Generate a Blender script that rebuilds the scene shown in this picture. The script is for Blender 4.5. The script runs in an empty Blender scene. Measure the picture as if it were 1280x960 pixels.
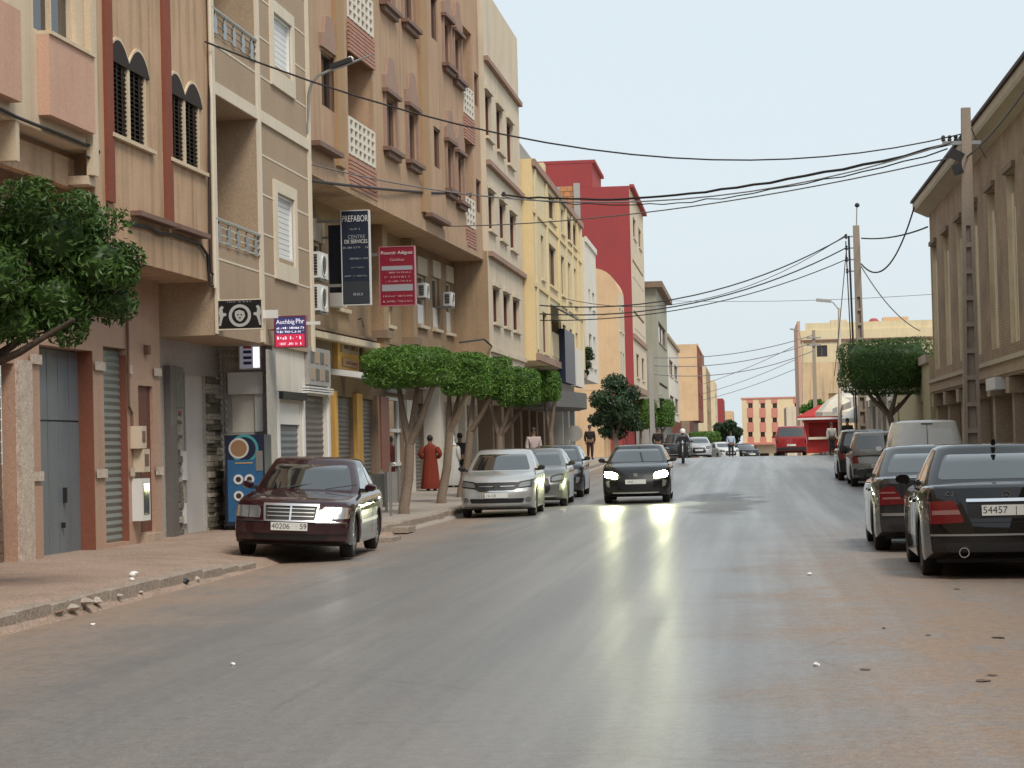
import bpy, bmesh, math, random
from mathutils import Vector, Matrix
from mathutils.bvhtree import BVHTree
R = math.radians
rnd = random.Random(7)
scene = bpy.context.scene
COL = scene.collection

# ------------------------------------------------------------------ camera
CAM_H = 1.5
FPX = 2800.0                       # focal length in pixels of a 1280 px wide frame
YAW, PITCH, ROLL = R(5.97), R(1.66), R(1.4)
cam_d = bpy.data.cameras.new('camera')
cam_d.sensor_width = 36.0
cam_d.lens = FPX / 1280.0 * 36.0
cam_d.clip_start = 0.1
cam_d.clip_end = 6000
cam = bpy.data.objects.new('camera', cam_d)
COL.objects.link(cam)
CAM_M = (Matrix.Translation((0, 0, CAM_H)) @ Matrix.Rotation(YAW, 4, 'Z')
         @ Matrix.Rotation(R(90) + PITCH, 4, 'X') @ Matrix.Rotation(-ROLL, 4, 'Z'))
cam.matrix_world = CAM_M
scene.camera = cam

# ------------------------------------------------------------------ sky and sun (bright thin overcast)
world = bpy.data.worlds.new('World')
scene.world = world
world.use_nodes = True
wn = world.node_tree
wn.nodes.clear()
SUN_EL, SUN_AZ = R(52), R(146)     # azimuth clockwise from +Y: behind the camera, a little to the right
sky = wn.nodes.new('ShaderNodeTexSky')
sky.sky_type = 'NISHITA'
sky.sun_disc = False
sky.sun_elevation = SUN_EL
sky.sun_rotation = SUN_AZ
sky.air_density = 1.0
sky.dust_density = 4.0
sky.ozone_density = 1.0
sky.altitude = 50
veil = wn.nodes.new('ShaderNodeMix')        # thin cloud: the blue sky is mostly veiled by even pale grey
veil.data_type = 'RGBA'
veil.inputs[0].default_value = 0.88
veil.inputs[7].default_value = (4.0, 4.48, 4.72, 1)
bg = wn.nodes.new('ShaderNodeBackground')
bg.inputs[1].default_value = 0.115
wo = wn.nodes.new('ShaderNodeOutputWorld')
wn.links.new(sky.outputs[0], veil.inputs[6])
wn.links.new(veil.outputs[2], bg.inputs[0])
wn.links.new(bg.outputs[0], wo.inputs[0])

sun_d = bpy.data.lights.new('sun', 'SUN')
sun_d.energy = 1.5
sun_d.angle = R(18)
sun_d.color = (1.0, 0.93, 0.83)
sun = bpy.data.objects.new('sun', sun_d)
COL.objects.link(sun)
sv = Vector((math.sin(SUN_AZ) * math.cos(SUN_EL), math.cos(SUN_AZ) * math.cos(SUN_EL), math.sin(SUN_EL)))
sun.rotation_euler = sv.to_track_quat('Z', 'Y').to_euler()
sun.location = (0, -20, 60)

vs = scene.view_settings
vs.view_transform = 'Standard'
vs.look = 'None'
vs.exposure = 0.76
vs.gamma = 1.0
vs.use_curve_mapping = False
scene.cycles.max_bounces = 6
scene.cycles.diffuse_bounces = 3
scene.cycles.glossy_bounces = 3
scene.cycles.transparent_max_bounces = 6

# ------------------------------------------------------------------ small helpers
def ray(px, py):
    """direction from the eye through a point of the 1280 x 960 frame"""
    d = Vector(((px - 640) / FPX, -(py - 480) / FPX, -1.0))
    return CAM_M.to_3x3() @ d
EYE = Vector((0, 0, CAM_H))
def at_y(px, py, Y):
    d = ray(px, py)
    return EYE + d * (Y / d.y)

def pchip(pts, x):
    if x <= pts[0][0]: return pts[0][1]
    if x >= pts[-1][0]: return pts[-1][1]
    n = len(pts)
    for i in range(n - 1):
        if pts[i][0] <= x <= pts[i + 1][0]: break
    def sl(k): return (pts[k + 1][1] - pts[k][1]) / (pts[k + 1][0] - pts[k][0])
    def tan(k):
        if k == 0 or k == n - 1: return 0.0 if k == 0 else sl(n - 2)
        a, b = sl(k - 1), sl(k)
        return 0.0 if a * b <= 0 else 2 * a * b / (a + b)
    h = pts[i + 1][0] - pts[i][0]; t = (x - pts[i][0]) / h
    return ((2*t**3 - 3*t*t + 1) * pts[i][1] + (t**3 - 2*t*t + t) * h * tan(i)
            + (-2*t**3 + 3*t*t) * pts[i + 1][1] + (t**3 - t*t) * h * tan(i + 1))
def lin(pts, x):
    if x <= pts[0][0]: return pts[0][1]
    for (a, va), (b, vb) in zip(pts, pts[1:]):
        if x <= b: return va + (vb - va) * (x - a) / (b - a) if b > a else vb
    return pts[-1][1]
GP = [(0, 0), (48, 0), (85, .42), (122, .76), (160, .45), (210, -.5), (300, -1.8), (420, -2.2), (600, -2.3)]
def g(y): return pchip(GP, y)      # the street climbs to a crest and drops beyond it
def lerp(a, b, t): return a + (b - a) * t

# ------------------------------------------------------------------ materials
MATS = {}
def nd(nt, kind, **kw):
    n = nt.nodes.new(kind)
    for k, v in kw.items(): setattr(n, k, v)
    return n
def simple(name, col, rough=.6, metal=0.0, spec=.5, coat=0.0, emit=None, estr=0.0, alpha=None):
    if name in MATS: return MATS[name]
    m = bpy.data.materials.new(name); m.use_nodes = True
    b = m.node_tree.nodes['Principled BSDF']
    b.inputs['Base Color'].default_value = (*col, 1)
    b.inputs['Roughness'].default_value = rough
    b.inputs['Metallic'].default_value = metal
    b.inputs['Specular IOR Level'].default_value = spec
    b.inputs['Coat Weight'].default_value = coat
    b.inputs['Coat Roughness'].default_value = .05
    if emit:
        b.inputs['Emission Color'].default_value = (*emit, 1)
        b.inputs['Emission Strength'].default_value = estr
    MATS[name] = m
    return m
def worn(name, col, dirt=None, rough=.85, big=.55, streak=.35, amt=.45, fine=.25, bump=.25, bscale=60, spec=.3, spots=0.0):
    """painted or plastered surface: blotches, rain streaks down it and fine grain"""
    if name in MATS: return MATS[name]
    m = bpy.data.materials.new(name); m.use_nodes = True
    nt = m.node_tree; b = nt.nodes['Principled BSDF']; L = nt.links.new
    dirt = dirt or tuple(c * .55 for c in col)
    tc = nd(nt, 'ShaderNodeTexCoord')
    n1 = nd(nt, 'ShaderNodeTexNoise'); n1.inputs['Scale'].default_value = big; n1.inputs['Detail'].default_value = 6; n1.inputs['Roughness'].default_value = .65
    mp = nd(nt, 'ShaderNodeMapping'); mp.inputs['Scale'].default_value = (2.6, 2.6, .16)
    n2 = nd(nt, 'ShaderNodeTexNoise'); n2.inputs['Scale'].default_value = 1.6; n2.inputs['Detail'].default_value = 5
    n3 = nd(nt, 'ShaderNodeTexNoise'); n3.inputs['Scale'].default_value = 34; n3.inputs['Detail'].default_value = 3
    L(tc.outputs['Object'], n1.inputs['Vector']); L(tc.outputs['Object'], mp.inputs['Vector'])
    L(mp.outputs[0], n2.inputs['Vector']); L(tc.outputs['Object'], n3.inputs['Vector'])
    r1 = nd(nt, 'ShaderNodeMapRange'); r1.inputs[1].default_value = .42; r1.inputs[2].default_value = .72
    r2 = nd(nt, 'ShaderNodeMapRange'); r2.inputs[1].default_value = .48; r2.inputs[2].default_value = .78
    L(n1.outputs[0], r1.inputs[0]); L(n2.outputs[0], r2.inputs[0])
    a = nd(nt, 'ShaderNodeMath', operation='MULTIPLY'); a.inputs[1].default_value = amt; L(r1.outputs[0], a.inputs[0])
    s = nd(nt, 'ShaderNodeMath', operation='MULTIPLY_ADD'); s.inputs[1].default_value = streak; L(r2.outputs[0], s.inputs[0]); L(a.outputs[0], s.inputs[2])
    mx = nd(nt, 'ShaderNodeMix', data_type='RGBA'); mx.inputs[6].default_value = (*col, 1); mx.inputs[7].default_value = (*dirt, 1)
    L(s.outputs[0], mx.inputs[0])
    hs = nd(nt, 'ShaderNodeHueSaturation')
    fr = nd(nt, 'ShaderNodeMapRange'); fr.inputs[1].default_value = .3; fr.inputs[2].default_value = .7; fr.inputs[3].default_value = 1 - fine; fr.inputs[4].default_value = 1 + fine
    L(n3.outputs[0], fr.inputs[0]); L(fr.outputs[0], hs.inputs['Value']); L(mx.outputs[2], hs.inputs['Color'])
    L(hs.outputs[0], b.inputs['Base Color'])
    b.inputs['Roughness'].default_value = rough
    b.inputs['Specular IOR Level'].default_value = spec
    if bump:
        nb = nd(nt, 'ShaderNodeTexNoise'); nb.inputs['Scale'].default_value = bscale; nb.inputs['Detail'].default_value = 4
        L(tc.outputs['Object'], nb.inputs['Vector'])
        bp = nd(nt, 'ShaderNodeBump'); bp.inputs['Strength'].default_value = bump; bp.inputs['Distance'].default_value = .02
        L(nb.outputs[0], bp.inputs['Height']); L(bp.outputs[0], b.inputs['Normal'])
    MATS[name] = m
    return m
def paint(name, col, metal=.3, rough=.28, dust=.18, low=.3, coat=.8, spec=.3):
    """car paint with clear coat and a little road dust low down and in patches"""
    if name in MATS: return MATS[name]
    m = bpy.data.materials.new(name); m.use_nodes = True
    nt = m.node_tree; b = nt.nodes['Principled BSDF']; L = nt.links.new
    tc = nd(nt, 'ShaderNodeTexCoord')
    n = nd(nt, 'ShaderNodeTexNoise'); n.inputs['Scale'].default_value = 5; n.inputs['Detail'].default_value = 6
    L(tc.outputs['Object'], n.inputs['Vector'])
    r = nd(nt, 'ShaderNodeMapRange'); r.inputs[1].default_value = .35; r.inputs[2].default_value = .8; r.inputs[4].default_value = dust
    L(n.outputs[0], r.inputs[0])
    sx = nd(nt, 'ShaderNodeSeparateXYZ'); L(tc.outputs['Object'], sx.inputs[0])
    lo = nd(nt, 'ShaderNodeMapRange'); lo.inputs[1].default_value = .6; lo.inputs[2].default_value = .15; lo.inputs[4].default_value = low
    L(sx.outputs[2], lo.inputs[0])
    lm = nd(nt, 'ShaderNodeMath', operation='MULTIPLY'); L(lo.outputs[0], lm.inputs[0]); L(n.outputs[0], lm.inputs[1])
    ad = nd(nt, 'ShaderNodeMath', operation='ADD'); L(lm.outputs[0], ad.inputs[0]); L(r.outputs[0], ad.inputs[1])
    mx = nd(nt, 'ShaderNodeMix', data_type='RGBA'); mx.inputs[6].default_value = (*col, 1); mx.inputs[7].default_value = (.23, .18, .14, 1)
    L(ad.outputs[0], mx.inputs[0]); L(mx.outputs[2], b.inputs['Base Color'])
    rr = nd(nt, 'ShaderNodeMapRange'); rr.inputs[2].default_value = .7; rr.inputs[3].default_value = rough; rr.inputs[4].default_value = .75
    L(ad.outputs[0], rr.inputs[0]); L(rr.outputs[0], b.inputs['Roughness'])
    b.inputs['Metallic'].default_value = metal
    b.inputs['Coat Weight'].default_value = coat
    b.inputs['Specular IOR Level'].default_value = spec
    b.inputs['Coat Roughness'].default_value = .025
    MATS[name] = m
    return m
def leafmat(name, c1, c2):
    if name in MATS: return MATS[name]
    m = bpy.data.materials.new(name); m.use_nodes = True
    nt = m.node_tree; b = nt.nodes['Principled BSDF']; L = nt.links.new
    tc = nd(nt, 'ShaderNodeTexCoord')
    n = nd(nt, 'ShaderNodeTexNoise'); n.inputs['Scale'].default_value = 2.2; n.inputs['Detail'].default_value = 4
    n2 = nd(nt, 'ShaderNodeTexWhiteNoise', noise_dimensions='1D')
    L(tc.outputs['Object'], n.inputs['Vector'])
    gm = nd(nt, 'ShaderNodeNewGeometry'); L(gm.outputs['Random Per Island'], n2.inputs['W'])
    ad = nd(nt, 'ShaderNodeMath', operation='MULTIPLY_ADD'); ad.inputs[1].default_value = .55
    L(n2.outputs[0], ad.inputs[0]); r = nd(nt, 'ShaderNodeMapRange'); r.inputs[1].default_value = .35; r.inputs[2].default_value = .7; r.inputs[4].default_value = .5
    L(n.outputs[0], r.inputs[0]); L(r.outputs[0], ad.inputs[2])
    mx = nd(nt, 'ShaderNodeMix', data_type='RGBA'); mx.inputs[6].default_value = (*c1, 1); mx.inputs[7].default_value = (*c2, 1)
    L(ad.outputs[0], mx.inputs[0]); L(mx.outputs[2], b.inputs['Base Color'])
    b.inputs['Roughness'].default_value = .42
    b.inputs['Specular IOR Level'].default_value = .35
    tl = nd(nt, 'ShaderNodeBsdfTranslucent'); L(mx.outputs[2], tl.inputs[0])
    ms = nd(nt, 'ShaderNodeMixShader'); ms.inputs[0].default_value = .18
    out = nt.nodes['Material Output']
    L(b.outputs[0], ms.inputs[1]); L(tl.outputs[0], ms.inputs[2]); L(ms.outputs[0], out.inputs[0])
    MATS[name] = m
    return m

GLASS = simple('window_glass', (.018, .02, .022), .06, spec=.6)
CGLASS = simple('car_glass', (.010, .013, .014), .02, spec=1.0, coat=1.0)
DARK = simple('dark_interior', (.012, .011, .010), .9)
BLACKP = simple('black_plastic', (.016, .016, .017), .55)
RUBBER = worn('tyre_rubber', (.022, .021, .020), (.075, .06, .048), .85, big=3, fine=.2, bump=.1)
CHROME = simple('chrome', (.72, .73, .74), .12, metal=1)
ALLOY = simple('alloy', (.42, .42, .43), .32, metal=.9)
WHITEP = simple('white_plastic', (.72, .72, .70), .45)
CABLE = simple('cable_black', (.025, .022, .022), .7)
CABLEG = simple('cable_grey', (.16, .15, .15), .7)
STEELG = simple('galvanised_steel', (.38, .38, .37), .42, metal=.8)
INK = simple('sign_ink_black', (.02, .02, .02), .6)
INKW = simple('sign_ink_white', (.66, .66, .65), .5)

# ------------------------------------------------------------------ objects
def tag(o, label=None, cat=None, group=None, kind=None):
    if label: o['label'] = label
    if cat: o['category'] = cat
    if group: o['group'] = group
    if kind: o['kind'] = kind
    return o
def empty(name, loc=(0, 0, 0), rz=0.0, label=None, cat=None, group=None):
    o = bpy.data.objects.new(name, None); COL.objects.link(o)
    o.empty_display_size = .3
    o.location = loc; o.rotation_euler = (0, 0, rz)
    return tag(o, label, cat, group)
def link_mesh(name, me, mat, parent=None):
    o = bpy.data.objects.new(name, me); COL.objects.link(o)
    if mat is not None and not me.materials: me.materials.append(mat)
    if parent is not None: o.parent = parent
    return o
class MB:
    """collects shapes, build() links them as one mesh object"""
    def __init__(s): s.v = []; s.f = []
    def add(s, vs, fs):
        o = len(s.v); s.v += [tuple(p) for p in vs]; s.f += [[i + o for i in q] for q in fs]; return s
    def box(s, x0, x1, y0, y1, z0, z1):
        if x0 > x1: x0, x1 = x1, x0
        if y0 > y1: y0, y1 = y1, y0
        if z0 > z1: z0, z1 = z1, z0
        return s.add([(x0, y0, z0), (x1, y0, z0), (x1, y1, z0), (x0, y1, z0), (x0, y0, z1), (x1, y0, z1), (x1, y1, z1), (x0, y1, z1)],
                     [(3, 2, 1, 0), (4, 5, 6, 7), (0, 1, 5, 4), (1, 2, 6, 5), (2, 3, 7, 6), (3, 0, 4, 7)])
    def quad(s, a, b, c, d): return s.add([a, b, c, d], [(0, 1, 2, 3)])
    def obox(s, M, sx, sy, sz):
        """box of full sizes centred on a matrix"""
        p = [M @ Vector((x * sx / 2, y * sy / 2, z * sz / 2)) for z in (-1, 1) for (x, y) in ((-1, -1), (1, -1), (1, 1), (-1, 1))]
        return s.add(p, [(3, 2, 1, 0), (4, 5, 6, 7), (0, 1, 5, 4), (1, 2, 6, 5), (2, 3, 7, 6), (3, 0, 4, 7)])
    def tube(s, pts, r, n=6, caps=True):
        pts = [Vector(p) for p in pts]; m = len(pts)
        rs = r if isinstance(r, (list, tuple)) else [r] * m
        rings = []
        up = None
        for i, p in enumerate(pts):
            d = (pts[min(i + 1, m - 1)] - pts[max(i - 1, 0)])
            if d.length < 1e-9: d = Vector((0, 0, 1))
            d.normalize()
            if up is None:
                up = Vector((0, 0, 1)) if abs(d.z) < .9 else Vector((1, 0, 0))
            a = d.cross(up); 
            if a.length < 1e-6: a = d.orthogonal()
            a.normalize(); b = a.cross(d).normalized(); up = b
            rings.append([p + (a * math.cos(t) + b * math.sin(t)) * rs[i] for t in (2 * math.pi * k / n for k in range(n))])
        return s.loft(rings, True, caps)
    def loft(s, rings, closed=True, caps=False):
        o = len(s.v); n = len(rings[0])
        for r_ in rings: s.v += [tuple(p) for p in r_]
        for i in range(len(rings) - 1):
            for k in range(n if closed else n - 1):
                a = o + i * n + k; b = o + i * n + (k + 1) % n
                s.f.append([a, b, b + n, a + n])
        if caps:
            s.f.append([o + k for k in reversed(range(n))])
            s.f.append([o + (len(rings) - 1) * n + k for k in range(n)])
        return s
    def lathe(s, prof, n=20, M=None, caps=True):
        """profile of (r, h) turned about local z"""
        M = M or Matrix()
        rings = [[M @ Vector((r * math.cos(t), r * math.sin(t), h)) for t in (2 * math.pi * k / n for k in range(n))] for r, h in prof]
        return s.loft(rings, True, caps)
    def prism(s, poly, y0, y1, M=None):
        """polygon in local (x, z) given depth y0..y1"""
        M = M or Matrix(); n = len(poly)
        a = [M @ Vector((x, y0, z)) for x, z in poly]; b = [M @ Vector((x, y1, z)) for x, z in poly]
        o = len(s.v); s.v += [tuple(p) for p in a + b]
        s.f.append([o + i for i in range(n)]); s.f.append([o + n + i for i in reversed(range(n))])
        for i in range(n): s.f.append([o + i, o + n + i, o + n + (i + 1) % n, o + (i + 1) % n])
        return s
    def build(s, name, mat, parent=None, smooth=None, fix=True):
        me = bpy.data.meshes.new(name); me.from_pydata(s.v, [], s.f)
        if fix:
            bm = bmesh.new(); bm.from_mesh(me); bmesh.ops.recalc_face_normals(bm, faces=bm.faces); bm.to_mesh(me); bm.free()
        if smooth is not None:
            me.shade_smooth()
            if smooth < 180: me.set_sharp_from_angle(angle=R(smooth))
        return link_mesh(name, me, mat, parent)
def kids(o): return list(KIDS.get(o, ()))
def copy_tree(o, parent=None):
    c = o.copy(); COL.objects.link(c); c.parent = parent
    for ch in list(o.children): copy_tree(ch, c)
    return c
def text_mesh(name, s, size, mat, parent, M, depth=.002, align='CENTER', fit=None):
    cu = bpy.data.curves.new(name, 'FONT'); cu.body = s; cu.size = size; cu.align_x = align; cu.align_y = 'CENTER'; cu.extrude = depth
    to = bpy.data.objects.new(name + '_src', cu); COL.objects.link(to)
    dg = bpy.context.evaluated_depsgraph_get()
    me = bpy.data.meshes.new_from_object(to.evaluated_get(dg))
    if fit:
        xs_ = [v.co.x for v in me.vertices]; k = fit / (max(xs_) - min(xs_)); me.transform(Matrix.Diagonal((k, 1, 1, 1)))
    me.transform(M)
    bpy.data.objects.remove(to); bpy.data.curves.remove(cu)
    me.materials.clear()
    return link_mesh(name, me, mat, parent)
TXT = Matrix.Rotation(R(90), 4, 'X')        # text that reads when looked at along +y

# ------------------------------------------------------------------ setting: ground, road, pavements
KERB_L, KERB_R = -6.7, 4.55
def road_mat():
    m = bpy.data.materials.new('asphalt'); m.use_nodes = True
    nt = m.node_tree; b = nt.nodes['Principled BSDF']; L = nt.links.new
    tc = nd(nt, 'ShaderNodeTexCoord'); sx = nd(nt, 'ShaderNodeSeparateXYZ'); L(tc.outputs['Object'], sx.inputs[0])
    def noise(scale, vec_scale=None, det=5, rough=.6):
        n = nd(nt, 'ShaderNodeTexNoise'); n.inputs['Scale'].default_value = scale; n.inputs['Detail'].default_value = det; n.inputs['Roughness'].default_value = rough
        if vec_scale:
            mp = nd(nt, 'ShaderNodeMapping'); mp.inputs['Scale'].default_value = vec_scale
            L(tc.outputs['Object'], mp.inputs[0]); L(mp.outputs[0], n.inputs['Vector'])
        else: L(tc.outputs['Object'], n.inputs['Vector'])
        return n
    def rng(src, a, b_, c, d):
        r = nd(nt, 'ShaderNodeMapRange'); r.interpolation_type = 'SMOOTHSTEP'
        for i, v in enumerate((a, b_, c, d)): r.inputs[i + 1].default_value = v
        L(src, r.inputs[0]); return r.outputs[0]
    def math_(op, a, b_):
        n = nd(nt, 'ShaderNodeMath', operation=op)
        for i, v in enumerate((a, b_)):
            if isinstance(v, (int, float)): n.inputs[i].default_value = v
            else: L(v, n.inputs[i])
        return n.outputs[0]
    def mix(f, a, b_):
        n = nd(nt, 'ShaderNodeMix', data_type='RGBA')
        if isinstance(f, (int, float)): n.inputs[0].default_value = f
        else: L(f, n.inputs[0])
        for i, v in ((6, a), (7, b_)):
            if isinstance(v, tuple): n.inputs[i].default_value = (*v, 1)
            else: L(v, n.inputs[i])
        return n.outputs[2]
    warp = noise(.35, None, 4)
    xw = math_('ADD', sx.outputs[0], math_('MULTIPLY', math_('SUBTRACT', warp.outputs[0], .5), 3.2))
    tracks = noise(1.0, (1.5, .03, 1), 3)           # polished wheel tracks along the street
    blot = noise(.5, (1, .35, 1), 6, .7)
    grain = noise(85, None, 3, .8)
    cross = noise(2.2, (.25, 2.2, 1), 4)
    base = mix(rng(tracks.outputs[0], .38, .66, 0, 1), (.172, .173, .173), (.22, .22, .219))
    base = mix(rng(blot.outputs[0], .45, .72, 0, .4), base, (.135, .134, .132))
    base = mix(rng(cross.outputs[0], .62, .8, 0, .3), base, (.125, .122, .12))
    # stain of darker newer asphalt on the far lane
    px_ = math_('DIVIDE', math_('SUBTRACT', xw, -.75), 1.0); py_ = math_('DIVIDE', math_('SUBTRACT', math_('ADD', sx.outputs[1], math_('MULTIPLY', blot.outputs[0], 5.0)), 58.0), 8.5)
    rr_ = math_('SQRT', math_('ADD', math_('MULTIPLY', px_, px_), math_('MULTIPLY', py_, py_)), 0)
    stain = rng(rr_, .75, 1.15, .62, 0)
    # red-brown dust drifts in from both verges
    near = rng(sx.outputs[1], 46, 16, 0, 1)
    dr = math_('MULTIPLY', rng(xw, -.8, 1.7, 0, 1), math_('ADD', math_('MULTIPLY', near, .85), .15))
    dl = rng(xw, -4.2, -6.6, 0, .85)
    db = math_('MULTIPLY', rng(sx.outputs[1], 16, 9, 0, .25), rng(blot.outputs[0], .35, .65, .3, 1))
    dn = noise(1.3, (1, .6, 1), 7, .7)
    dg = noise(9, (1, .5, 1), 8, .8)
    dust = math_('MULTIPLY', math_('MULTIPLY', math_('MAXIMUM', math_('MAXIMUM', dr, dl), db), rng(dn.outputs[0], .25, .6, .3, 1)), rng(dg.outputs[0], .3, .62, .55, 1.1))
    col = mix(dust, base, (.30, .205, .14))
    mid = noise(14, (1, .8, 1), 6, .75)
    vor = nd(nt, 'ShaderNodeTexVoronoi', feature='DISTANCE_TO_EDGE'); vor.inputs['Scale'].default_value = .42
    vw = nd(nt, 'ShaderNodeMix', data_type='VECTOR'); vw.inputs[0].default_value = .12
    wn_ = noise(1.7, None, 5); L(tc.outputs['Object'], vw.inputs[4]); L(wn_.outputs['Color'], vw.inputs[5]); L(vw.outputs[1], vor.inputs['Vector'])
    crack = math_('MULTIPLY', rng(vor.outputs['Distance'], .0, .010, .28, 0), rng(blot.outputs[0], .42, .6, 0, 1))
    col = mix(crack, col, (.05, .045, .04))
    sp = noise(160, None, 2, .9)
    gv = math_('MULTIPLY', rng(grain.outputs[0], .3, .7, .70, 1.30), math_('MULTIPLY', rng(mid.outputs[0], .3, .7, .84, 1.16), rng(sp.outputs[0], .35, .65, .85, 1.15)))
    col = mix(stain, col, (.07, .07, .072))
    hs = nd(nt, 'ShaderNodeHueSaturation'); L(gv, hs.inputs['Value']); L(col, hs.inputs['Color'])
    L(hs.outputs[0], b.inputs['Base Color'])
    rough = math_('ADD', rng(tracks.outputs[0], .35, .7, .38, .28), math_('ADD', math_('MULTIPLY', dust, .4), math_('MULTIPLY', stain, .22)))
    L(rough, b.inputs['Roughness'])
    b.inputs['Specular IOR Level'].default_value = .5
    bp = nd(nt, 'ShaderNodeBump'); bp.inputs['Strength'].default_value = .3; bp.inputs['Distance'].default_value = .01
    L(grain.outputs[0], bp.inputs['Height'])
    roll = noise(1.0, (.25, 3.2, 1), 3)
    bp2 = nd(nt, 'ShaderNodeBump'); bp2.inputs['Strength'].default_value = .16; bp2.inputs['Distance'].default_value = .03
    L(roll.outputs[0], bp2.inputs['Height']); L(bp.outputs[0], bp2.inputs['Normal']); L(bp2.outputs[0], b.inputs['Normal'])
    return m
ASPHALT = road_mat()
EARTH = worn('dry_earth', (.30, .21, .14), (.20, .14, .10), .95, big=.4, fine=.25, bump=.5, bscale=20)
PAVE = worn('dusty_pavement', (.34, .25, .195), (.23, .165, .125), .92, big=.9, streak=.25, amt=.75, fine=.35, bump=.5, bscale=30)
PAVE_FAR = worn('grey_pavement', (.34, .30, .26), (.24, .20, .165), .92, big=.7, streak=.05, amt=.5, fine=.22, bump=.35, bscale=30)
KERBM = worn('kerb_concrete', (.33, .28, .235), (.23, .165, .12), .9, big=2.2, streak=.1, amt=.7, fine=.3, bump=.6, bscale=25)

YS = [-12 + 2 * i for i in range(36)] + [60 + 3 * i for i in range(55)] + [225 + 12 * i for i in range(25)]
def strip_grid(name, xs, zf, mat, ys=YS, kind='structure'):
    m = MB(); n = len(xs)
    for y in ys:
        for x in xs: m.v.append((x, y, zf(x, y)))
    for j in range(len(ys) - 1):
        for i in range(n - 1):
            a = j * n + i; m.f.append([a, a + 1, a + n + 1, a + n])
    o = m.build(name, mat, smooth=180, fix=False)
    o['kind'] = kind
    return o
gys = [-200] + YS + [600, 900, 1600, 3000]
strip_grid('ground', [-1500, -200, -30, -12, -8, -5, 0, 4, 8, 12, 30, 200, 1500], lambda x, y: g(y) - .06, EARTH, gys)
def camber(x): return .05 - .05 * ((x + 1.07) / 5.6) ** 2
ROADO = strip_grid('road', [KERB_L - .02 + (KERB_R - KERB_L + .04) * i / 14 for i in range(15)], lambda x, y: g(y) + camber(x) - .05, ASPHALT)
def kerb_h(y):                      # kerb stands 14 cm, lowered to a ramp where the dark red car is parked
    return lin([(0, .13), (27, .13), (30.5, .03), (38.5, .03), (41, .15), (900, .15)], y)
def pave_z(x, y):
    if x > KERB_L: return g(y) - .09
    t = min(1, max(0, (KERB_L - x) / 1.6))
    return g(y) + lerp(kerb_h(y), .16, t)
side_ys = [12 + .5 * i for i in range(70)] + [47 + 3 * i for i in range(55)] + [220 + 20 * i for i in range(16)]
pav = strip_grid('pavement_along_shops', [KERB_L + .12, KERB_L - .16, KERB_L - .5, KERB_L - 1.0, KERB_L - 1.6, -9.0, -10.5, -13], pave_z, PAVE, [y for y in side_ys if y <= 43])
pavg = strip_grid('pavement_under_trees', [KERB_L + .12, KERB_L - .16, KERB_L - .5, KERB_L - 1.0, KERB_L - 1.6, -9.0, -10.5, -13], pave_z, PAVE_FAR, [y for y in side_ys if y >= 43])
pavr = strip_grid('pavement_by_hall', [KERB_R + .16, 6.0, 9.0, 30], lambda x, y: g(y) + .14, PAVE_FAR, side_ys)
# kerb stones, one by one
km = MB(); km.box(0, .16, .012, .988, -.3, 0)
kb = km.build('kerb_stone', KERBM, pav)
bm = bmesh.new(); bm.from_mesh(kb.data); bmesh.ops.bevel(bm, geom=bm.edges[:], offset=.018, segments=1, affect='EDGES'); bm.to_mesh(kb.data); bm.free()
first = True
for i in range(17, 190):
    h = kerb_h(i + .5)
    if h < .05: continue
    o = kb if first else kb.copy()
    if not first: COL.objects.link(o)
    first = False
    o.parent = pav if i < 43 else pavg
    o.location = (KERB_L - .16 + rnd.uniform(-.012, .012), i, g(i + .5) + h + rnd.uniform(-.012, .012))
    o.rotation_euler = (rnd.uniform(-.01, .01) + math.atan((g(i + 1) - g(i))), rnd.uniform(-.05, .05), rnd.uniform(-.012, .012))
for i in range(14, 190):
    o = kb.copy(); COL.objects.link(o); o.parent = pavr
    o.location = (KERB_R, i, g(i + .5) + .15 + rnd.uniform(-.01, .01)); o.rotation_euler = (math.atan(g(i + 1) - g(i)), 0, rnd.uniform(-.01, .01))
# broken slabs and rubble where the kerb has crumbled
SLAB = worn('broken_slab', (.29, .19, .14), (.19, .125, .09), .95, big=2, fine=.3, bump=.6, bscale=25)
RUBB = worn('pale_rubble', (.42, .37, .32), (.29, .22, .17), .95, big=4, fine=.3, bump=.6, bscale=30)
def rock(name, p, s, mat, label=None, cat=None, flat=.5, seed=0, group=None, parent=None):
    r_ = random.Random(seed); bm = bmesh.new(); bmesh.ops.create_icosphere(bm, subdivisions=2, radius=.5)
    ax = [Vector((r_.uniform(-1, 1), r_.uniform(-1, 1), r_.uniform(-1, 1))).normalized() for _ in range(7)]; cut = [r_.uniform(.25, .4) for _ in ax]
    for v in bm.verts:
        for a, c in zip(ax, cut):
            d = v.co.dot(a)
            if d > c: v.co -= a * (d - c)
        v.co = Vector((v.co.x * s[0], v.co.y * s[1], (v.co.z * flat) * s[2]))
    me = bpy.data.meshes.new(name); bm.to_mesh(me); bm.free()
    o = link_mesh(name, me, mat, parent); o.location = p; o.rotation_euler = (0, 0, r_.uniform(0, 3))
    return tag(o, label, cat, group)
def on_pave(px, py):
    """where the line of sight meets the pavement or the road"""
    d = ray(px, py); t = 5.0
    while t < 400:
        p = EYE + d * t
        gz = pave_z(p.x, p.y) if p.x < KERB_L - .02 else (g(p.y) + .14 if p.x > KERB_R + .1 else g(p.y) + camber(p.x) - .05)
        if p.z <= gz: return p
        t += .02
    return p
slabs = [(70, 766, .4, .25)]
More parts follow.
